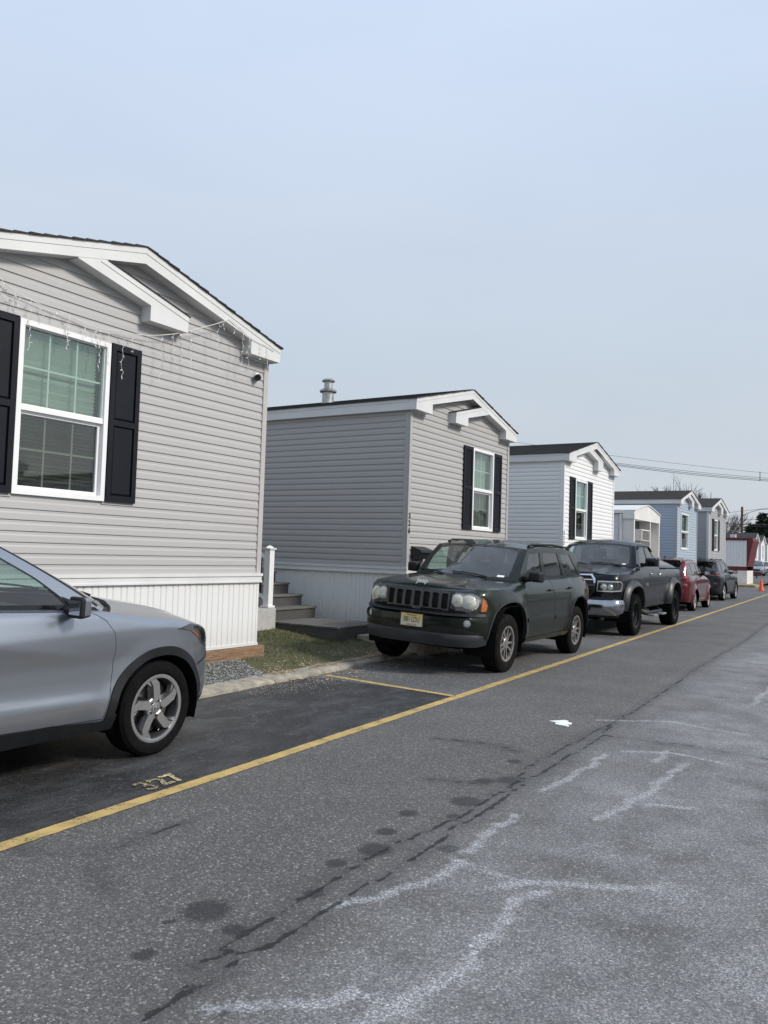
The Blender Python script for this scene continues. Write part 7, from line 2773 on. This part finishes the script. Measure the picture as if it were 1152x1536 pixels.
# ------------------------------------------------------------------ the farther vehicles, from one pattern with their own figures
def crossover(t, P, W, WB, fo, ro, belt, roofz, sp):
    """fo / ro: overhangs; belt: (front, cowl, rear); sp: extra figures"""
    h = W / 2
    xr = -WB - ro
    rd_ = sp.get('nose', .30)
    plan = [(fo, 0), (fo - .01, h * .35), (fo - .06, h * .62), (fo - .06 - rd_ * .35, h * .82), (fo - .06 - rd_, h * .94), (.1, h * .985), (-.6, h), (-WB * .6, h), (-WB + .2, h * .995), (xr + .50, h * .97), (xr + .20, h * .90), (xr + .06, h * .72), (xr + .01, h * .38), (xr, 0)]
    inf = Tab([(.2, .10), (.32, .03), (.5, 0), (.65, 0), (.8, .06), (.95, .14)])
    ins = Tab(sp.get('ins', [(.22, .07), (.34, .02), (.5, .0), (.62, .012), (.75, .004), (.86, .0), (1.0, .03), (1.15, .075)]))
    inr = Tab(sp.get('inr', [(.25, .10), (.4, .0), (.6, 0), (.72, .03), (.95, .05), (1.15, .09)]))
    top = Tab([(xr - .1, belt[2]), (-WB * .6, (belt[1] + belt[2]) / 2), (-.55, belt[1]), (-.2, belt[1] - .05), (.2, (belt[1] + belt[0]) / 2 + .0), (fo - .25, belt[0] + .04), (fo, belt[0])])
    sh = Shell(plan, inf, ins, inr, top, .05)
    X, Y = sh.X, sh.Y
    R_ = sp['R']
    ar = R_ + .055
    def arch(x):
        return smooth_line(X(*[(x + ar * c_, R_ + ar * s_) for c_, s_ in ((1.0, -.45), (1.02, 0), (.86, .52), (.5, .87), (0, 1.0), (-.5, .87), (-.86, .52), (-1.02, 0), (-1.0, -.45))]))
    fa, ra = arch(0), arch(-WB)
    sh.flares = [(sorted_arch(fa), sp.get('flare', .025), .15), (sorted_arch(ra), sp.get('flare', .025), .15)]
    xA, xD = sp['xA'], sp['xD']
    gh = House(sh, xA, xD, (xA + .35, belt[1] + .02), (sp['xT'] + .06, roofz - .05), [(sp['xT'], h * .70, roofz - .09), (-WB * .55, h * .72, roofz - .03), (sp['xTD'], h * .70, roofz + sp.get('dropR', -.08))], (sp['xTD'] - .14, roofz + sp.get('dropR', -.08) + .05), .2)
    S = gh.S
    wins = [(rounded(S(*w_), .03), m_) for w_, m_ in sp['wins']]
    tz = lambda x: top(x) - .004
    bx, cx = sp['xB'], sp['xC']
    fd = X((xA - .03, .32), (bx + .015, .32), (bx + .01, tz(bx)), (xA - .12, tz(xA - .1)), (xA + .04, .98 if belt[1] > 1.02 else .92), (xA + .02, .6))
    r2 = -WB + ar + .06
    rd = X((bx - .015, .32), (r2 - .02, .32), (r2 - .10, .55), (cx + .05, .78), (cx, tz(cx)), (bx - .02, tz(bx)))
    lampf = rounded(Y((h * .52, belt[0] - .20), (h * .50, belt[0] - .09)) + X((fo - .30, belt[0] - .02), (fo - .40, belt[0] - .05), (fo - .30, belt[0] - .17)), .02)
    rl = sp['tail']
    doors = vehicle_body(t, sh, gh, dict(paint=P, zbot=Tab([(xr, .30), (fo, .24)], True), arches=[fa, ra], doors=[fd, rd], holes=[lampf], openings=[], windows=wins,
        rearhole=gh.Rr((0, .10), (.4, .10), (.82, .14), (.80, .86), (.4, .90), (0, .90)), crown=.05, wells=[(0, R_, ar + .03), (-WB, R_, ar + .03)], floor=(fo - .3, xr + .3, h * .8, .24), xcowl=xA + .12, st=.08))
    shell_hood(t, sh, gh, P, h * .74, xA + .12, .05)
    handle_pair(t, doors[0], sh, bx + .14, sp.get('hz', .95), P)
    handle_pair(t, doors[1], sh, cx + .14, sp.get('hz', .95) + .02, P)
    for sg in (1, -1):
        def hp(u, v, off=0.0):
            p = sh.pos(u, v, off)
            return Vector((p.x, p.y * sg, p.z))
        bm = new()
        fill(bm, hp, shrink(lampf, .003), [], .06, -.02, 0)
        hl = pobj('headlight', bm, M_REFL, t)
        bm = new()
        fill(bm, hp, shrink(lampf, .003), [], .06, .001, .01)
        pobj('lens_cover', bm, M_LENS, hl)
    bm = new()
    fill(bm, sh.pos, Y((0, belt[0] - .30), (h * .45, belt[0] - .29), (h * .50, belt[0] - .13), (0, belt[0] - .12)), [], .06, .006, .02, mirror=True)
    pobj('grille', bm, M_GLOSSBLK, t)
    bm = new()
    fill(bm, sh.pos, Y((0, .26), (h * .6, .26), (h * .6, .36), (0, .38)), [], .06, .006, .02, mirror=True)
    pobj('lower_intake', bm, M_BLKTRIM, t)
    if sp.get('clad'):
        for a_ in (fa, ra):
            bm = new()
            lip(bm, sh, a_, .05, .008)
            both('arch_cladding', bm, M_BLKTRIM, t)
        bm = new()
        fill(bm, sh.pos, X((-ar, .26), (-WB + ar, .26), (-WB + ar, .36), (-ar, .34)), [], .08, .012, .05)
        both('sill_cladding', bm, M_BLKTRIM, t)
        bm = new()
        fill(bm, sh.pos, X((-WB - ar - .0, .29), (-WB - ar, .50)) + X((xr + .2, .52)) + sh.RY((.5, .50), (0, .50), (0, .28), (.5, .28)), [], .08, .008, .03, mirror=True)
        pobj('lower_bumper', bm, M_BLKTRIM, t)
    tl = [pobj('taillight', b_, M_REDL, t) for b_ in rl(sh, gh)]
    # tailgate seam, plate and spoiler
    bm = new()
    p0 = sh.pos(sh.L, sp['plz'], .012)
    n_ = basis((0, 0, 0), (0, -1, 0), (0, 0, 1))
    plate_obj(t, Vector((p0.x - .004, 0, sp['plz'])), REAR, [('B81', .06, 0, .8, 0)] if False else [], M_PLATEY)
    bm = new()
    zs = roofz + sp.get('dropR', -.08)
    prism(bm, [(sp['xTD'] + .05, zs + .045), (sp['xTD'] - .20, zs + .045 + sp.get('spz', .0)), (sp['xTD'] - .38, zs + .02), (sp['xTD'] - .36, zs - .01), (sp['xTD'] - .15, zs - .01)], -h * .64, h * .64, 'y')
    bmesh.ops.bevel(bm, geom=bm.edges[:], offset=.012, segments=2, affect='EDGES')
    obj('roof_spoiler', bm, sp.get('spoiler', P), t, smooth=True, angle=40)
    mirror_pair(t, xA - .14, h - .02, belt[1] + .02, (.13, .20, .15), P, (.0, .02))
    interior(t, xA - .02, xA - .95, belt[1] - .03, h * .82, .50, True, xA - 1.75)
    if sp.get('rails'):
        for sg in (1, -1):
            bm = new()
            tube(bm, [(sp['xT'] - .2, sg * h * .66, roofz - .06), (sp['xT'] - .32, sg * h * .66, roofz + .01), (sp['xTD'] + .3, sg * h * .66, roofz + .0), (sp['xTD'] + .1, sg * h * .66, roofz - .07)], .015, 6)
            obj('roof_rail', bm, M_BLKTRIM, t, smooth=True)
    bm = new()
    q = sp['xTD'] + .25
    prism(bm, [(q, roofz + .0), (q - .16, roofz + .0), (q - .15, roofz + .085)], -.015, .015, 'y')
    obj('roof_antenna', bm, M_GLOSSBLK, t)
    for x in (0, -WB):
        for sg in (1, -1):
            wheel(t, x, sg * (h - .115), R_ - .002, R_, sp['rim'], .21, sp.get('wheel', 'five'), sg, sp.get('rimmat', M_ALLOY))
    return sh, gh

def face(t, loc, ang, ):
    t.location = loc
    t.rotation_euler = (0, 0, ang)

GRP = 'vehicles parked along the row of homes'
t = thing('parked_suv', 'dark red rounded SUV with silver wheels parked beyond the black pickup', 'SUV', (0, 0, 0), 0, GRP)
face(t, (-4.98, 29.45, -0.01), R(89.4))
P_RED = paint('dark_red_paint', (0.12, 0.008, 0.014), 0.5, 0.30, .12)
def tail_red(sh, gh):
    out = []
    for sg in (1, -1):
        bm = new()
        for z in (.78, 1.0):
            c = sh.pos(sh.sx(-2.63 - .70), z, .0)
            c.y = c.y - .075
            c.x -= .06
            lathe(bm, [(0, .025), (.05, .022), (.085, .008), (.105, -.02), (.105, -.1)], 20, 'z')
            k = len(bm.verts) - 100
            vs = bm.verts[:] if z == .78 else bm.verts[-100:]
            M = Matrix.Translation((c.x, sg * c.y, c.z)) @ Vector((-.75, sg * .66, .05)).to_track_quat('Z', 'Y').to_matrix().to_4x4()
            bmesh.ops.transform(bm, matrix=M, verts=vs[:100] if z == .78 else vs)
        out.append(bm)
    return out
crossover(t, P_RED, 1.757, 2.63, .86, .90, (.88, 1.08, 1.10), 1.60, dict(R=.325, rim=.235, xA=-.72, xD=-3.25, xT=-1.22, xTD=-3.0, xB=-1.60, xC=-2.50, hz=.98, flare=.06, nose=.42, dropR=-.06,
    wins=[(((-1.0, 1.10), (-1.56, 1.105), (-1.54, 1.50), (-1.36, 1.49)), M_CGLASSD), (((-1.66, 1.105), (-2.40, 1.11), (-2.34, 1.51), (-1.64, 1.515)), M_CGLASSD), (((-2.52, 1.11), (-3.08, 1.12), (-2.96, 1.46), (-2.46, 1.50)), M_CGLASSD)], tail=tail_red, plz=.88, rimmat=M_ALLOYS))

t = thing('parked_suv', 'black crossover with raked tailgate and thin red tail lamps beyond the dark red SUV', 'SUV', (0, 0, 0), 0, GRP)
face(t, (-5.18, 38.38, -0.01), R(87.2))
P_BLK = paint('blue_black_paint', (0.008, 0.010, 0.014), 0.3, 0.25, .10, coat=.55)
def tail_blk(sh, gh):
    bm = new()
    fill(bm, sh.pos, sh.X((-3.22, 1.02), (-3.42, 1.0)) + sh.RY((.58, 1.0), (.35, 1.01), (.35, 1.035), (.58, 1.05)) + sh.X((-3.42, 1.065), (-3.15, 1.07)), [], .05, .008, .012)
    n = flip_y(bm)
    b2 = new()
    fill(b2, sh.pos, sh.X((-3.50, .69)) + sh.RY((.74, .68), (.68, .69), (.69, .74)) + sh.X((-3.50, .75)), [], .05, .008, .012)
    n2 = flip_y(b2)
    return [bm, n, b2, n2]
crossover(t, P_BLK, 1.883, 2.71, .93, .95, (.92, 1.07, 1.16), 1.67, dict(R=.355, rim=.25, xA=-.62, xD=-3.20, xT=-1.35, xTD=-3.0, xB=-1.58, xC=-2.45, hz=1.0, flare=.03, dropR=-.12, clad=True, rails=True,
    wins=[(((-.90, 1.10), (-1.52, 1.125), (-1.50, 1.545), (-1.40, 1.535)), M_CGLASSD), (((-1.62, 1.13), (-2.42, 1.16), (-2.36, 1.54), (-1.60, 1.555)), M_CGLASSD), (((-2.52, 1.17), (-3.02, 1.20), (-2.86, 1.45), (-2.46, 1.52)), M_CGLASSD)], tail=tail_blk, plz=.86, rimmat=M_ALLOYS, spoiler=M_GLOSSBLK))

def tail_gen(sh, gh):
    x = sh.C[-1].x
    bm = new()
    fill(bm, sh.pos, sh.X((x + .45, .82), (x + .15, .78)) + sh.RY((.50, .80), (.45, .98)) + sh.X((x + .15, 1.0), (x + .45, .98)), [], .06, .008, .012)
    return [bm, flip_y(bm)]
t = thing('parked_car', 'small far grey silver car facing the camera beyond the low red board', 'car', (0, 0, 0), 0, 'far cars at the street end')
face(t, (-8.30, 91.0, .40), R(-86))
P_SIL = paint('far_silver_paint', (0.36, 0.38, 0.41), 0.6, 0.3, .1)
crossover(t, P_SIL, 1.80, 2.65, .88, .85, (.80, .98, 1.02), 1.52, dict(R=.325, rim=.225, xA=-.55, xD=-3.1, xT=-1.25, xTD=-2.9, xB=-1.5, xC=-2.4, wins=[(((-.85, 1.02), (-1.45, 1.03), (-1.43, 1.40), (-1.28, 1.39)), M_CGLASSD), (((-1.55, 1.03), (-2.35, 1.05), (-2.25, 1.40), (-1.53, 1.41)), M_CGLASSD)], tail=tail_gen, plz=.8))
t = thing('parked_car', 'far white and red car half hidden at the right picture edge', 'car', (0, 0, 0), 0, 'far cars at the street end')
face(t, (-7.60, 100.0, .40), R(-80))
P_WHT = paint('far_white_paint', (0.62, 0.60, 0.60), 0.1, 0.35, .1)
crossover(t, P_WHT, 1.80, 2.65, .88, .85, (.80, .98, 1.02), 1.50, dict(R=.325, rim=.225, xA=-.55, xD=-3.1, xT=-1.25, xTD=-2.9, xB=-1.5, xC=-2.4, wins=[(((-.85, 1.02), (-1.45, 1.03), (-1.43, 1.40), (-1.28, 1.39)), M_CGLASSD), (((-1.55, 1.03), (-2.35, 1.05), (-2.25, 1.40), (-1.53, 1.41)), M_CGLASSD)], tail=tail_gen, plz=.8))
